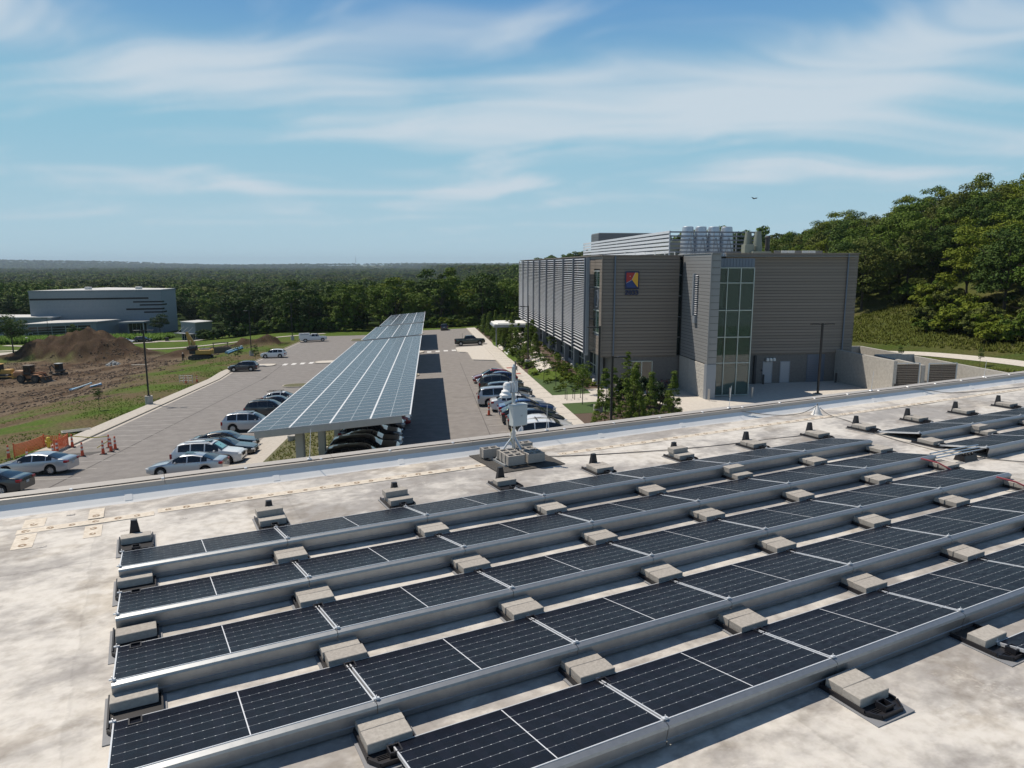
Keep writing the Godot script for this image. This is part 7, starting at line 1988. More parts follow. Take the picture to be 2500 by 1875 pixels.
	co.material_override = surf("soil clod", 413, Color(0.06, 0.042, 0.03), Color(0.15, 0.11, 0.08), 2.0, 0.95)
	add_child(co)
	co.set_meta("kind", "stuff"); co.set_meta("label", "brown soil clods strewn over the building site"); co.set_meta("category", "soil")
	# a bird high over the roof
	var bird := thing("bird", "small dark bird gliding in the sky above the laboratory", "bird", Vector3(53.0, 28.6, -160.0), 0.6)
	part("body", MB.new().sphere(Vector3.ZERO, Vector3(0.13, 0.11, 0.34), 10, 6).cyl(Vector3(0, 0.03, -0.28), Vector3(0, 0.05, -0.45), 0.075, 0.03, 8).cyl(Vector3(0, 0, 0.3), Vector3(0, 0.02, 0.62), 0.06, 0.11, 6), M["lamp black"], bird)
	for sg in [-1.0, 1.0]: part("wing", MB.new().box(Vector3(sg * 0.38, 0.14, -0.02), Vector3(0.6, 0.03, 0.30), Basis(Vector3(0, 0, 1), sg * 0.35)).box(Vector3(sg * 0.90, 0.22, 0.05), Vector3(0.55, 0.02, 0.20), Basis(Vector3(0, 0, 1), sg * -0.05)), M["lamp black"], bird)
	worker("worker in dark clothes and white helmet standing left of the excavator", on(-68.2, 146.2, 0.0), 0.4, Color(0.030, 0.024, 0.022), Color(0.05, 0.045, 0.05), Color(0.62, 0.62, 0.60))
	worker("worker in a yellow green vest and white helmet beside the excavator track", on(-66.4, 147.6, 0.0), -0.3, Color(0.30, 0.42, 0.06), Color(0.03, 0.035, 0.05), Color(0.65, 0.64, 0.55))
# a body as one continuous skin: tapered bones joined smoothly, meshed as surface nets
func skin(bones: Array, cell: float, blend := 0.045) -> ArrayMesh:
	var lo := Vector3(1e9, 1e9, 1e9); var hi := -lo
	for b in bones:
		for q in [[b[0], b[2]], [b[1], b[3]]]:
			lo = lo.min(q[0] - Vector3.ONE * (q[1] + cell * 2)); hi = hi.max(q[0] + Vector3.ONE * (q[1] + cell * 2))
	var n := Vector3i(((hi - lo) / cell).ceil()) + Vector3i.ONE
	var f := PackedFloat32Array(); f.resize(n.x * n.y * n.z)
	for k in n.z:
		for j in n.y:
			for i in n.x:
				var p := lo + Vector3(i, j, k) * cell
				var d := 1e9
				for b in bones:
					var ab: Vector3 = b[1] - b[0]
					var t := clampf((p - b[0]).dot(ab) / maxf(1e-6, ab.length_squared()), 0, 1)
					var e: float = (p - b[0] - ab * t).length() - lerpf(b[2], b[3], t)
					var h := maxf(blend - absf(d - e), 0.0) / blend
					d = minf(d, e) - h * h * blend * 0.25
				f[(k * n.y + j) * n.x + i] = d
	var id := PackedInt32Array(); id.resize(n.x * n.y * n.z); id.fill(-1)
	var v := PackedVector3Array(); var nn := PackedVector3Array(); var ix := PackedInt32Array()
	var at := func(i: int, j: int, k: int) -> float: return f[(k * n.y + j) * n.x + i]
	for k in n.z - 1:
		for j in n.y - 1:
			for i in n.x - 1:
				var c := Vector3.ZERO; var m := 0
				var g := []
				for q in 8: g.append(at.call(i + (q & 1), j + ((q >> 1) & 1), k + (q >> 2)))
				for e in [[0, 1], [2, 3], [4, 5], [6, 7], [0, 2], [1, 3], [4, 6], [5, 7], [0, 4], [1, 5], [2, 6], [3, 7]]:
					var a: float = g[e[0]]; var b: float = g[e[1]]
					if (a < 0) != (b < 0):
						var t := a / (a - b)
						c += Vector3(e[0] & 1, (e[0] >> 1) & 1, e[0] >> 2).lerp(Vector3(e[1] & 1, (e[1] >> 1) & 1, e[1] >> 2), t); m += 1
				if m:
					id[(k * n.y + j) * n.x + i] = v.size()
					v.append(lo + (Vector3(i, j, k) + c / m) * cell)
					nn.append(Vector3(g[1] - g[0] + g[3] - g[2] + g[5] - g[4] + g[7] - g[6], g[2] - g[0] + g[3] - g[1] + g[6] - g[4] + g[7] - g[5], g[4] - g[0] + g[5] - g[1] + g[6] - g[2] + g[7] - g[3]).normalized())
	for k in range(1, n.z - 1):
		for j in range(1, n.y - 1):
			for i in range(1, n.x - 1):
				var a: float = at.call(i, j, k)
				for ax in 3:
					var b: float = at.call(i + int(ax == 0), j + int(ax == 1), k + int(ax == 2))
					if (a < 0) == (b < 0): continue
					var o := []
					for q in [[0, 0], [1, 0], [1, 1], [0, 1]]:
						var w := [i, j, k]
						w[(ax + 1) % 3] -= q[0]; w[(ax + 2) % 3] -= q[1]
						o.append(id[(w[2] * n.y + w[1]) * n.x + w[0]])
					if o.min() < 0: continue
					if a < 0: ix.append_array(PackedInt32Array([o[0], o[2], o[1], o[0], o[3], o[2]]))
					else: ix.append_array(PackedInt32Array([o[0], o[1], o[2], o[0], o[2], o[3]]))
	var arr := []; arr.resize(Mesh.ARRAY_MAX)
	arr[Mesh.ARRAY_VERTEX] = v; arr[Mesh.ARRAY_NORMAL] = nn; arr[Mesh.ARRAY_INDEX] = ix
	var mesh := ArrayMesh.new()
	mesh.add_surface_from_arrays(Mesh.PRIMITIVE_TRIANGLES, arr)
	return mesh
var worker_mesh := {}
func worker(label: String, at: Vector3, turn: float, top: Color, leg: Color, hat: Color) -> void:
	if worker_mesh.is_empty():
		var B := []
		var V := func(x: float, y: float, z: float) -> Vector3: return Vector3(x, y, z)
		for s in [-1.0, 1.0]:
			B.append([V.call(s * 0.10, 0.90, 0), V.call(s * 0.12, 0.48, -0.02 - 0.03 * s), 0.095, 0.068])
			B.append([V.call(s * 0.12, 0.48, -0.02 - 0.03 * s), V.call(s * 0.13, 0.08, 0.03), 0.068, 0.046])
			B.append([V.call(s * 0.13, 0.05, 0.03), V.call(s * 0.15, 0.04, -0.16), 0.045, 0.038])
			B.append([V.call(s * 0.19, 1.42, 0), V.call(s * 0.27, 1.13, 0.03), 0.062, 0.048])
			B.append([V.call(s * 0.27, 1.13, 0.03), V.call(s * 0.24, 0.90, -0.10), 0.046, 0.034])
			B.append([V.call(s * 0.24, 0.90, -0.10), V.call(s * 0.235, 0.84, -0.13), 0.036, 0.032])
			for q in 4: B.append([V.call(s * (0.22 + q * 0.012), 0.84, -0.135 + q * 0.008), V.call(s * (0.215 + q * 0.012), 0.765 + 0.006 * absf(q - 1.5), -0.16 + q * 0.012), 0.011, 0.009])
			B.append([V.call(s * 0.215, 0.86, -0.145), V.call(s * 0.20, 0.82, -0.18), 0.012, 0.010])
		B.append([V.call(0, 0.95, 0), V.call(0, 1.15, 0), 0.145, 0.135])
		B.append([V.call(0, 1.15, 0), V.call(0, 1.40, 0), 0.135, 0.15])
		B.append([V.call(-0.14, 1.42, 0), V.call(0.14, 1.42, 0), 0.075, 0.075])
		B.append([V.call(0, 1.45, 0), V.call(0, 1.56, -0.01), 0.062, 0.055])
		B.append([V.call(0, 1.60, -0.015), V.call(0, 1.69, 0.0), 0.078, 0.092])
		B.append([V.call(0, 1.625, -0.10), V.call(0, 1.605, -0.118), 0.014, 0.016]) # nose
		B.append([V.call(0, 1.55, -0.06), V.call(0, 1.56, -0.07), 0.04, 0.035]) # chin
		for s in [-1.0, 1.0]: B.append([V.call(s * 0.088, 1.64, 0.0), V.call(s * 0.092, 1.60, 0.0), 0.016, 0.012]) # ears
		worker_mesh.body = skin(B, 0.026, 0.05)
		worker_mesh.legs = skin([B[0], B[1], B[12], B[13], [V.call(0, 0.95, 0), V.call(0, 0.88, 0), 0.15, 0.12]].map(func(b): return [b[0], b[1], b[2] + 0.014, b[3] + 0.014]), 0.028, 0.05)
		worker_mesh.vest = skin([[V.call(0, 0.93, 0), V.call(0, 1.15, 0), 0.165, 0.155], [V.call(0, 1.15, 0), V.call(0, 1.40, 0), 0.155, 0.168], [V.call(-0.16, 1.43, 0), V.call(0.16, 1.43, 0), 0.085, 0.085], [V.call(-0.19, 1.42, 0), V.call(-0.26, 1.2, 0.02), 0.076, 0.066], [V.call(0.19, 1.42, 0), V.call(0.26, 1.2, 0.02), 0.076, 0.066]], 0.028, 0.05)
	var t := thing("person", label, "person", at, turn, "workers on the building site")
	part("body", worker_mesh.body, mat("skin", Color(0.33, 0.19, 0.13), 0.6) if not M.has("skin") else M["skin"], t)
	part("trousers", worker_mesh.legs, mat("trousers %s" % leg, leg, 0.9), t)
	part("jacket", worker_mesh.vest, mat("jacket %s" % top, top, 0.9), t)
	part("helmet", MB.new().lathe(Vector3(0, 1.70, 0), [Vector2(0.145, 0.0), Vector2(0.125, 0.012), Vector2(0.118, 0.06), Vector2(0.08, 0.12), Vector2(0.0, 0.14)], 16).cbox(Vector3(0, 1.705, -0.14), Vector3(0.18, 0.012, 0.10), 0.004), mat("helmet %s" % hat, hat, 0.4), t)

# ---------------------------------------------------------------- vegetation
func crown(seed_: int, rad: Vector3, lobes: int, leaves: int, leaf: float, kind := 0) -> ArrayMesh: # leaf faces spread through clumps; origin at the crown's middle
	var r := RandomNumberGenerator.new()
	r.seed = seed_
	var L := []
	for i in lobes:
		var d := Vector3(r.randfn(), r.randfn() * 0.9, r.randfn()).normalized()
		var q := pow(r.randf(), 0.45)
		var c := d * rad * q * 0.80
		if kind == 1: # a cone
			var h := pow(r.randf(), 1.4)
			var a := r.randf() * TAU
			c = Vector3(cos(a) * rad.x * (1.0 - h) * 0.75, (h * 2.0 - 1.0) * rad.y, sin(a) * rad.z * (1.0 - h) * 0.75)
		var s := r.randf_range(0.24, 0.44) * minf(rad.x, minf(rad.y, rad.z))
		if kind == 1: s *= 0.75
		L.append([c, s * (1.0 - 0.25 * q), r.randf()])
	var v := PackedVector3Array(); var n := PackedVector3Array(); var col := PackedColorArray()
	for i in leaves:
		var lb: Array = L[r.randi() % lobes]
		var d := Vector3(r.randfn(), r.randfn(), r.randfn()).normalized()
		if d.y < -0.35: d.y *= -0.6
		var p: Vector3 = lb[0] + d.normalized() * lb[1] * pow(r.randf(), 0.35) * Vector3(1.15, 0.8, 1.15)
		var up := (d + Vector3(r.randfn(), r.randfn(), r.randfn()) * 0.45 + Vector3(0, 0.45, 0)).normalized()
		var a := up.cross(Vector3(r.randfn(), r.randfn(), r.randfn())).normalized()
		var b := up.cross(a)
		var s := leaf * r.randf_range(0.55, 1.25)
		var w := s * r.randf_range(0.35, 0.6)
		if kind == 1: w *= 0.55; a = (a + Vector3(0, -0.3, 0)).normalized()
		var bend := up * s * r.randf_range(-0.25, 0.1)
		var q := [p - a * s * 0.5 + bend, p + b * w * 0.5, p + a * s * 0.5 + bend, p - b * w * 0.5]
		var k: float = 0.72 + 0.5 * r.randf() * r.randf() + 0.28 * lb[2]
		var c := Color(k * (0.9 + 0.25 * lb[2]), k, k * 0.9)
		for t in [0, 1, 2, 0, 2, 3]:
			v.append(q[t]); n.append(up); col.append(c)
	var arr := []; arr.resize(Mesh.ARRAY_MAX)
	arr[Mesh.ARRAY_VERTEX] = v; arr[Mesh.ARRAY_NORMAL] = n; arr[Mesh.ARRAY_COLOR] = col
	var m := ArrayMesh.new()
	m.add_surface_from_arrays(Mesh.PRIMITIVE_TRIANGLES, arr)
	return m
func trunk(seed_: int, h: float, rad: Vector3, r0: float, limbs: int) -> ArrayMesh: # h: middle of the crown
	var r := RandomNumberGenerator.new()
	r.seed = seed_
	var m := MB.new()
	var lean := Vector3(r.randfn() * 0.03, 1, r.randfn() * 0.03)
	m.cyl(Vector3(0, -0.5, 0), lean * h * 0.6, r0, r0 * 0.7, 7, false)
	m.cyl(lean * h * 0.6, lean * (h + rad.y * 0.5), r0 * 0.7, r0 * 0.15, 6, false)
	for i in limbs:
		var a := TAU * i / limbs + r.randf()
		var p := lean * h * r.randf_range(0.45, 0.95)
		var q := p + Vector3(cos(a) * rad.x, r.randf_range(0.5, 1.4) * rad.y * 0.7, sin(a) * rad.z) * r.randf_range(0.55, 0.85)
		var mid := p.lerp(q, 0.5) + Vector3(0, 0.12 * rad.y, 0)
		m.cyl(p, mid, r0 * 0.42, r0 * 0.26, 5, false)
		m.cyl(mid, q, r0 * 0.26, r0 * 0.06, 5, false)
	return m.mesh()
func leaf_mat(key: String, c: Color) -> StandardMaterial3D:
	var m := mat(key, c, 0.7)
	m.vertex_color_use_as_albedo = true
	m.metallic_specular = 0.25
	m.backlight_enabled = true
	m.backlight = lin(c.r * 0.9, c.g * 0.9, c.b * 0.5)
	return m
var kinds := {}
func plant_kind(key: String, n: int, rad: Vector3, mid: float, lobes: int, leaves: int, leaf: float, r0: float, limbs: int, cone := 0) -> void:
	var out := []
	for i in n:
		var s := Vector3(1.0 + 0.18 * sin(i * 2.3), 1.0 + 0.12 * cos(i * 1.7), 1.0 + 0.18 * cos(i * 3.1))
		out.append([crown(key.hash() % 1000 + i * 31, rad * s, lobes, leaves, leaf, cone), trunk(key.hash() % 500 + i * 17, mid, rad * s, r0, limbs), mid])
	kinds[key] = out
func plant(kind: String, called: String, label: String, cat: String, at: Vector3, sc: float, m: Material, group: String, rng: RandomNumberGenerator, bark: Material) -> void:
	var k: Array = kinds[kind][rng.randi() % kinds[kind].size()]
	var o := thing(called, label, cat, at, rng.randf() * TAU, group)
	o.scale = Vector3(sc, sc * rng.randf_range(0.92, 1.1), sc)
	part("trunk" if cat == "tree" else "stem", k[1], bark, o)
	part("crown" if cat == "tree" else "foliage", k[0], m, o, Vector3(0, k[2], 0))
const HUE := ["mid green", "dark green", "yellow green", "deep green", "olive green"]
func nth(n: int) -> String:
	return ORD[n - 1] if n <= ORD.size() else "%d%s" % [n, "th" if n % 100 in [11, 12, 13] else ["th", "st", "nd", "rd", "th", "th", "th", "th", "th", "th"][n % 10]]
func build_plants() -> void:
	var bark := surf("bark", 501, Color(0.045, 0.036, 0.028), Color(0.10, 0.085, 0.07), 0.8, 0.95)
	var g := [leaf_mat("leaf mid green", Color(0.090, 0.142, 0.020)), leaf_mat("leaf dark green", Color(0.056, 0.098, 0.020)), leaf_mat("leaf yellow green", Color(0.135, 0.172, 0.017)), leaf_mat("leaf deep", Color(0.028, 0.058, 0.014)), leaf_mat("leaf olive", Color(0.095, 0.118, 0.026))]
	var feather := leaf_mat("feathery green", Color(0.110, 0.160, 0.030))
	var glossy := leaf_mat("glossy grey green", Color(0.024, 0.042, 0.020))
	glossy.roughness = 0.35
	plant_kind("forest", 5, Vector3(4.8, 6.4, 4.8), 6.3, 46, 3600, 0.66, 0.22, 6)
	plant_kind("hill", 5, Vector3(4.9, 6.2, 4.9), 6.8, 48, 7500, 0.44, 0.22, 9)
	plant_kind("round", 2, Vector3(3.8, 3.9, 3.8), 5.2, 30, 5200, 0.34, 0.17, 8)
	plant_kind("cedar", 2, Vector3(2.6, 3.9, 2.6), 3.9, 40, 3200, 0.40, 0.16, 5, 1)
	plant_kind("cypress", 3, Vector3(1.0, 1.9, 1.0), 2.1, 95, 4200, 0.17, 0.04, 8, 1)
	plant_kind("sapling", 2, Vector3(0.8, 1.15, 0.8), 2.1, 34, 700, 0.15, 0.032, 8)
	plant_kind("shrub", 3, Vector3(0.75, 0.5, 0.75), 0.45, 16, 900, 0.15, 0.03, 5)
	plant_kind("bush", 3, Vector3(1.9, 1.4, 1.9), 1.2, 24, 2200, 0.34, 0.06, 6)
	plant_kind("magnolia", 2, Vector3(1.0, 0.95, 1.0), 0.95, 18, 1500, 0.24, 0.05, 6)
	var rng := RandomNumberGenerator.new()
	rng.seed = 1234
	var in_view := func(x: float, d: float, pad: float) -> bool: return absf(x) < 0.735 * d + pad
	# ---- the wooded hill on the right
	var spots := []
	var dd := 84.0
	var rank := 0
	while dd < 205.0:
		rank += 1
		var place := 0
		var xx := 46.0
		while xx < 150.0:
			var x := xx + rng.randf_range(-2.2, 2.2); var d := dd + rng.randf_range(-2.2, 2.2)
			xx += 6.3
			if not in_view.call(x, d, 6.0): continue
			# the wood's edge
			var edge := 69.0 + 0.045 * (d - 85.0) + 3.0 * sin(d * 0.11)
			if d > 125.0: edge = 60.0 - 0.10 * (d - 125.0)
			if x < edge: continue
			place += 1
			spots.append([x, d, rank, place])
		dd += 6.4
	for q in spots:
		if q[1] > 150.0 and q[0] > 95.0 and rng.randf() < 0.5: continue
		var hue: int = [0, 0, 2, 2, 4, 0, 1][rng.randi() % 7]
		var sc := rng.randf_range(0.82, 1.18)
		plant("hill", "woodland_tree", "%s %s tree on the right hill, %s from left in the %s rank" % [HUE[hue], "tall" if sc > 1.06 else ("small" if sc < 0.92 else "leafy"), nth(q[3]), nth(q[2])], "tree", on(q[0], q[1], -0.2), sc, g[hue], "trees on the right hill", rng, bark)
	for i in 40: # scrub along the wood's edge
		var d := 78.0 + 50.0 * (i + rng.randf()) / 40.0
		var x := 65.0 + 0.045 * (d - 85.0) + 3.0 * sin(d * 0.11) + rng.randf_range(-3.0, 5.0)
		if not in_view.call(x, d, 4.0): continue
		plant("bush", "scrub_bush", "scrubby bush at the right wood's edge, %d metres past the meadow path bend" % int(d - 60.0) if false else "scrubby bush number %s from the picture's right along the wood edge" % nth(i + 1), "bush", on(x, d, -0.15), rng.randf_range(0.8, 1.7), g[[0, 2, 2, 4][rng.randi() % 4]], "bushes along the right wood", rng, bark)
	for i in 5: # bare snags standing above the leaves
		var p: Array = [[78.0, 150.0], [74.0, 146.0], [86.0, 148.0], [70.0, 158.0], [92.0, 146.0]][i]
		single("dead_tree", "bare dead tree standing above the hill foliage, %s from the left" % ORD[[2, 1, 3, 0, 4][i]], "tree", trunk(90 + i, 10.5, Vector3(2.6, 5.0, 2.6), 0.17, 11), mat("grey snag", Color(0.13, 0.12, 0.10), 0.9) if not M.has("grey snag") else M["grey snag"], on(p[0], p[1], 0), 0.0, "bare snags on the hill")
	# ---- the tree belt behind the lot and round the arts hall
	var belt := []
	dd = 200.0
	rank = 0
	while dd < 316.0:
		rank += 1
		var place := 0
		var xx := -0.74 * dd - 8.0
		while xx < 62.0:
			var x := xx + rng.randf_range(-2.6, 2.6); var d := dd + rng.randf_range(-2.6, 2.6)
			xx += 7.4 if dd < 240.0 else 8.6
			var st := lot_st(x, -d)
			if st.x < 197.0 or (st.y > 15.0 and d < 205.0): continue
			if x > -52.0 and x < 20.0 and d < 202.0: continue
			if x < -52.0 and d < 206.0 + maxf(0.0, (-x - 60.0) * 0.35): continue
			if x < -86.0 and d < 290.0 and x < -86.0 - maxf(0.0, (d - 236.0)) * 0.55: continue
			if x < -86.0 and x > -110.0 and d < 240.0: continue
			if x < -110.0 and d < 292.0: continue
			if x > 14.0 and d < 150.0: continue
			if d > 252.0 and x > -95.0: continue
			place += 1
			belt.append([x, d, rank, place])
		dd += 7.6 if dd < 240.0 else 9.0
	for q in belt:
		var right: bool = q[0] > -45.0
		var hall: bool = q[0] < -95.0
		var zone := 0 if right else (2 if hall else 1)
		var hue: int = ([0, 2, 0, 1] if right else [1, 3, 0, 1])[rng.randi() % 4]
		plant("forest", "forest_tree", "%s tree %s, %s from left in the %s rank" % [HUE[hue], ["beyond the lot's far end", "in the grove right of kiosk", "behind the grey arts hall"][zone], nth(q[3]), nth(q[2])], "tree", on(q[0], q[1], -0.5), rng.randf_range(0.85, 1.22) * (1.1 if right else 1.0), g[hue], ["trees beyond the lot", "grove right of the kiosk", "trees behind the arts hall"][zone], rng, bark)
	for q in [[-34.0, 207.0, 1.25, 1], [-20.5, 205.0, 1.3, 3]]:
		plant("cedar", "cedar_tree", "dark conical cedar %s behind the far canopy end" % ["at the left", "just"][0 if q[3] == 1 else 1], "tree", on(q[0], q[1], -0.2), q[2] * 1.4, g[3], "cedars behind the canopies", rng, bark)
	plant("forest", "forest_tree", "tall leafy tree rising behind the laboratory roof", "tree", on(10.0, 158.0, 0), 1.42, g[0], "", rng, bark)
	plant("forest", "forest_tree", "second tree top showing beside the roof screen", "tree", on(19.0, 170.0, 0), 1.35, g[4], "", rng, bark)
	for i in 22:
		var x := -30.0 + 46.0 * (i + rng.randf()) / 22.0
		plant("bush", "scrub_bush", "low bush along the far end of the lot, %s from the left" % nth(i + 1), "bush", on(x, 199.0 + rng.randf_range(0, 3.5) - 0.02 * x, -0.1), rng.randf_range(0.8, 1.5), g[rng.randi() % 3], "bushes at the lot's end", rng, bark)
	for i in 34: # undergrowth along the front of the grove
		var x := -96.0 + 52.0 * (i + rng.randf()) / 34.0
		plant("bush", "scrub_bush", "dark bush along the foot of the left grove, %s from the left" % nth(i + 1), "bush", on(x, 204.5 + maxf(0.0, (-x - 60.0) * 0.35) + rng.randf_range(0.0, 3.0), -0.2), rng.randf_range(1.2, 2.1), g[[1, 3, 1, 0][i % 4]], "bushes at the left grove", rng, bark)
	# single trees on the left
	plant("round", "lawn_tree", "round dark tree at the left edge above the soil heap", "tree", on(-127.5, 180.5), 1.12, g[1], "", rng, bark)
	plant("round", "lawn_tree", "small tree in front of the glazed pavilion", "tree", on(-131.0, 211.5), 0.72, g[1], "", rng, bark)
	plant("round", "lawn_tree", "dark tree against the corner of the grey hall", "tree", on(-120.8, 243.5), 0.88, g[3], "", rng, bark)
	plant("round", "lawn_tree", "small tree left of the lawn tree at the pavilion", "tree", on(-157.0, 222.0), 0.6, g[1], "", rng, bark)
	for q in [[133.0, -31.6], [134.6, -35.2]]: plant("sapling", "sapling", "thin young tree beside the %s" % ("walk island by the navy SUV" if q[1] > -33 else "kerb near the crosswalk"), "tree", lp(q[0], q[1], 0.0), 1.25, g[1], "saplings by the left kerb", rng, bark)
	plant("sapling", "sapling", "thin young tree left of the white lamp base", "tree", lp(84.0, -37.5), 0.9, g[1], "saplings by the left kerb", rng, bark)
	# ---- beds before the laboratory
	var bed_sp := []
	for i in 26:
		var s := 95.5 + i * 3.3 + rng.randf_range(-0.8, 0.8)
		plant("cypress", "bed_cypress", "feathery young cypress along the right sidewalk, %s from the near end" % nth(i + 1), "tree", lp(s, 13.0 + rng.randf() * 1.6), rng.randf_range(0.95, 1.45), [feather, g[0], feather, g[1]][i % 4], "cypresses in the sidewalk bed", rng, bark)
	for i in 40:
		plant("shrub", "bed_shrub", "low leafy shrub along the right sidewalk, %s from the near end" % nth(i + 1), "shrub", lp(90.0 + 95.0 * (i + rng.randf()) / 40.0, 12.5 + rng.randf() * 1.2, 0.05), rng.randf_range(0.8, 1.5), [feather, g[0], g[1]][i % 3], "shrubs in the sidewalk bed", rng, bark)
	for q in [[75.7, 13.6, 1.25, "on the long lawn"], [80.5, 13.0, 1.15, "at the far end of the long lawn"], [62.9, 13.8, 1.35, "on the small near lawn"], [68.6, 15.2, 1.1, "beside the bike hoops"], [72.0, 15.3, 1.0, "between the lawns by the wall"], [97.0, 16.9, 1.2, "by the terrace windows"]]:
		plant("sapling", "sapling", "slender young tree %s" % q[3], "tree", lp(q[0], q[1], 0.08), q[2], [feather, g[0]][int(q[2] * 20) % 2], "saplings before the laboratory", rng, bark)
	for i in 30:
		var s := 72.5 + 13.5 * (i + rng.randf()) / 30.0
		plant("shrub", "bed_shrub", "low green shrub between lawn and laboratory, %s from the near end" % nth(i + 1), "shrub", lp(s, 14.6 + (86.0 - s) * 0.06 + rng.randf() * 2.4, 0.08), rng.randf_range(0.55, 1.15), [feather, g[0], g[2]][i % 3], "shrubs before the laboratory", rng, bark)
	for i in 14:
		plant("shrub", "bed_shrub", "low mounded plant on the long lawn, number %d clockwise" % (i + 1) if false else "low mounded plant on the long lawn, %s of fourteen" % nth(i + 1), "shrub", lp([71.5, 73.2, 77.6, 79.0, 84.8, 85.9, 83.4, 78.2, 72.2, 85.2, 76.9, 71.0, 80.0, 74.0][i], [12.9, 14.0, 12.8, 14.3, 12.7, 13.4, 13.9, 13.4, 13.4, 12.4, 14.6, 14.8, 15.4, 15.6][i], 0.08), 0.7, [feather, g[2], g[0]][i % 3], "plants on the long lawn", rng, bark)
	for i in 12:
		plant("shrub", "bed_shrub", "green shrub under the terrace windows, %s from the near end" % nth(i + 1), "shrub", lp(89.0 + i * 2.6, 16.9 + rng.randf() * 0.7, 0.05), rng.randf_range(0.6, 1.0), g[i % 3], "shrubs under the windows", rng, bark)
	var near_n := 0
	for q in [[53.0, 13.4, 1.35], [51.2, 14.6, 1.2], [50.2, 16.2, 1.15], [52.6, 15.6, 1.3], [54.8, 16.4, 1.15], [49.4, 17.6, 1.05], [57.0, 15.2, 1.2], [48.6, 14.9, 0.95], [52.0, 18.2, 0.9], [57.8, 17.2, 1.1], [65.2, 18.6, 1.35]]:
		near_n += 1
		plant("cypress", "bed_cypress", "feathery bright green cypress in the near shrub bed, %s of eleven" % nth(near_n), "tree", lp(q[0], q[1], 0.05), q[2] * 0.9, feather, "cypresses in the near bed", rng, bark)
	for q in [[64.6, 18.2, 1.35, "upper left"], [63.2, 19.3, 1.2, "upper right"], [60.2, 19.0, 1.5, "largest"], [58.4, 19.6, 1.25, "lower"]]:
		plant("magnolia", "evergreen_shrub", "rounded glossy grey green shrub at the plaza edge, %s of four" % q[3], "shrub", lp(q[0], q[1], 0.05), q[2], glossy, "glossy shrubs at the plaza", rng, bark)
	plant("magnolia", "evergreen_shrub", "dark round shrub beside the entrance glass", "shrub", lp(121.5, 16.6, 0.05), 1.5, g[3], "", rng, bark)
	for q in [[90.0, 49.5, 0.8, "left"], [82.0, 54.5, 0.7, "middle"], [74.5, 56.0, 0.6, "right"]]:
		plant("sapling", "sapling", "tiny young tree on the meadow by the curved path, %s of three" % q[3], "tree", on(q[1], q[0], 0), q[2], g[1], "saplings on the meadow", rng, bark)
	# ---- grass and weeds: nobody could count them
	var tuft := MB.new()
	tuft.use_col = true
	for i in 16:
		var a := rng.randf() * TAU
		var o := Vector3(cos(a), 0, sin(a)) * rng.randf() * 0.16
		var tip := o + Vector3(rng.randfn() * 0.16, rng.randf_range(0.28, 0.62), rng.randfn() * 0.16)
		var e := Vector3(cos(a + 1.5), 0, sin(a + 1.5)) * 0.045
		var kk := rng.randf_range(0.7, 1.2)
		tuft.c = Color(kk, kk, kk * 0.9)
		for pp in [o - e, tip, o + e]: tuft.put(pp, Vector3.UP)
	var tm := tuft.mesh()
	var grass := func(called: String, label: String, n: int, m: Material, pick: Callable, s0: float, s1: float) -> void:
		var mm := MultiMesh.new()
		mm.transform_format = MultiMesh.TRANSFORM_3D
		mm.mesh = tm
		var list := []
		while list.size() < n:
			var p = pick.call()
			if p == null: continue
			list.append(Transform3D(Basis(Vector3.UP, rng.randf() * TAU).scaled(Vector3.ONE * rng.randf_range(s0, s1)), p))
		mm.instance_count = n
		for i in n: mm.set_instance_transform(i, list[i])
		var o := MultiMeshInstance3D.new()
		o.name = numbered(called)
		o.multimesh = mm
		o.material_override = m
		add_child(o)
		o.set_meta("kind", "stuff")
		o.set_meta("label", label)
		o.set_meta("category", "grass")
	grass.call("meadow_grass", "rough tall grass on the meadow below the right hill", 9000, leaf_mat("meadow grass", Color(0.130, 0.155, 0.036)), func():
		var d := rng.randf_range(62.0, 125.0); var x := rng.randf_range(47.0, 74.0)
		if x > 0.75 * d + 3.0: return null
		if x < 62.0 and absf(x - (50.6 + (100.9 - d) * 0.36)) < 4.0: return null
		return on(x, d, -0.05), 0.35, 1.1)
	grass.call("site_grass", "patchy grass between the left sidewalk and the building site", 4500, leaf_mat("verge grass", Color(0.095, 0.150, 0.030)), func():
		var s := rng.randf_range(52.0, 178.0); var t := kerb_t(s) - 2.2 - pow(rng.randf(), 1.6) * 34.0
		var p := lp(s, t)
		if dirt_at(p.x, p.z) > 0.4 or nz.get_noise_2d(p.x * 1.4, p.z * 1.4) < -0.02: return null
		return on(p.x, -p.z, -0.04), 0.15, 0.42)
	grass.call("lawn_weeds", "tall green plants before the arts pavilion", 5000, leaf_mat("lush weeds", Color(0.10, 0.19, 0.03)), func():
		var x := rng.randf_range(-165.0, -112.0); var d := rng.randf_range(213.0, 228.0) + (x + 150.0) * 0.22
		return on(x, d, 0.0), 1.6, 3.2)
	grass.call("median_grass", "rough turf on the median under the canopies", 1800, leaf_mat("median grass", Color(0.12, 0.14, 0.04)), func():
		var p := lp(rng.randf_range(44.0, 66.0), rng.randf_range(-11.5, -7.1), 0.12)
		return p, 0.14, 0.32)
	# ---- the far woods
	plant_kind("far", 4, Vector3(4.8, 4.6, 4.8), 8.4, 16, 420, 1.5, 0.2, 3)
	var per := [[], [], [], []]
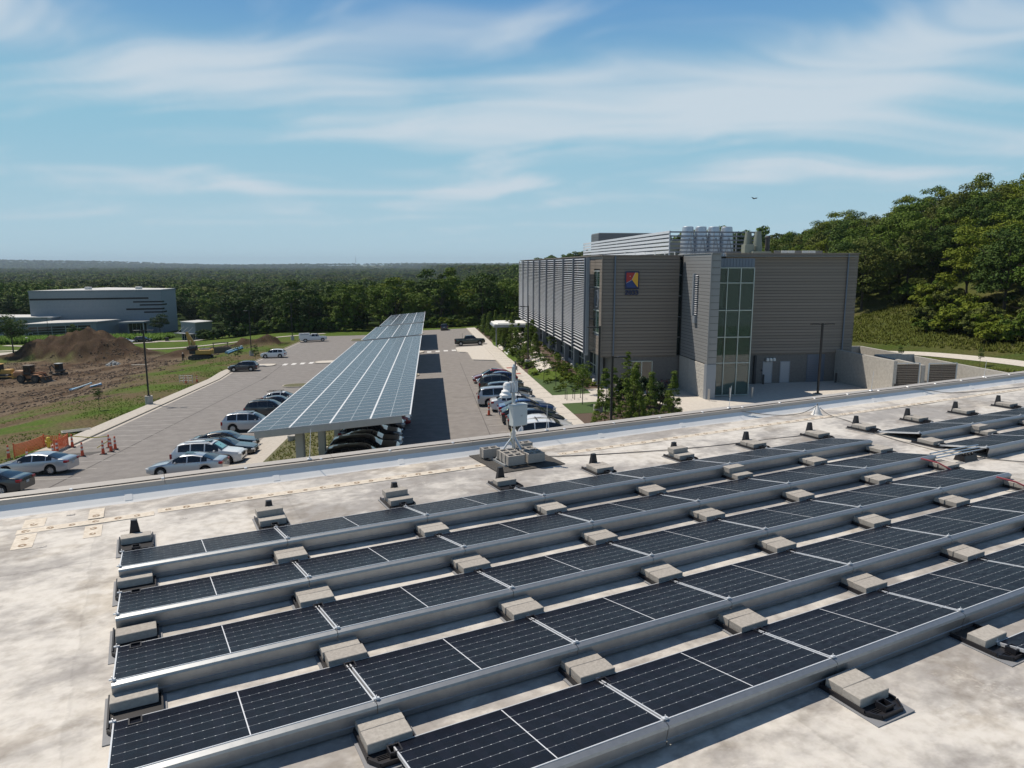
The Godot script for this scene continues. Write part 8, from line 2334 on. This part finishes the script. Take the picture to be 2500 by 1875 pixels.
	var band := func(d0: float, d1: float, sp: float, sc: float) -> void:
		var d := d0
		while d < d1:
			var x := -0.78 * d - 20.0
			var end: float = minf(0.78 * d + 20.0, 120.0 + d * 0.55)
			while x < end:
				var px := x + rng.randf_range(-0.5, 0.5) * sp; var pd := d + rng.randf_range(-0.5, 0.5) * sp
				x += sp
				if px > 40.0 and pd < 330.0: continue
				if px < -95.0 and pd < 318.0: continue
				if pd > 1500.0 and nz.get_noise_2d(px * 0.013, pd * -0.006) > 0.36: continue
				var k := rng.randf_range(0.8, 1.25) * (1.0 + 0.35 * nz.get_noise_2d(px * 0.35, pd * 0.35))
				per[clampi(int(2.0 + 4.5 * nz.get_noise_2d(px * 0.12, pd * 0.12) + rng.randf_range(-0.9, 0.9)), 0, 3)].append(Transform3D(Basis(Vector3.UP, rng.randf() * TAU).scaled(Vector3(k * sc, k * rng.randf_range(0.9, 1.15) * (0.65 + 0.35 * sc), k * sc)), on(px, pd, 6.6 * k * (0.65 + 0.35 * sc))))
			d += sp
	band.call(256.0, 620.0, 9.0, 1.1)
	band.call(620.0, 1300.0, 13.0, 1.35)
	band.call(1300.0, 3000.0, 26.0, 2.2)
	band.call(3000.0, 6200.0, 44.0, 3.2)
	band.call(6200.0, 9800.0, 80.0, 4.4)
	for i in 4:
		var mm := MultiMesh.new()
		mm.transform_format = MultiMesh.TRANSFORM_3D
		mm.mesh = kinds["far"][i][0]
		mm.instance_count = per[i].size()
		for j in per[i].size(): mm.set_instance_transform(j, per[i][j])
		var o := MultiMeshInstance3D.new()
		o.name = numbered("distant_forest")
		o.multimesh = mm
		o.material_override = [g[0], g[1], g[4], g[3]][i]
		add_child(o)
		o.set_meta("kind", "stuff")
		o.set_meta("label", "distant valley forest stretching to the blue ridges")
		o.set_meta("category", "forest")
	print("far trees ", per[0].size() * 4)

func _ready() -> void:
	setup_view()
	print("view ", Time.get_ticks_msec())
	build_terrain()
	print("terrain ", Time.get_ticks_msec())
	build_lot()
	print("lot ", Time.get_ticks_msec())
	build_lab()
	print("lab ", Time.get_ticks_msec())
	build_cars()
	print("cars ", Time.get_ticks_msec())
	build_canopies()
	build_street()
	print("street ", Time.get_ticks_msec())
	build_arts()
	build_machines()
	print("site ", Time.get_ticks_msec())
	build_plants()
	print("plants ", Time.get_ticks_msec())
	build_roof()
	print("roof ", Time.get_ticks_msec())
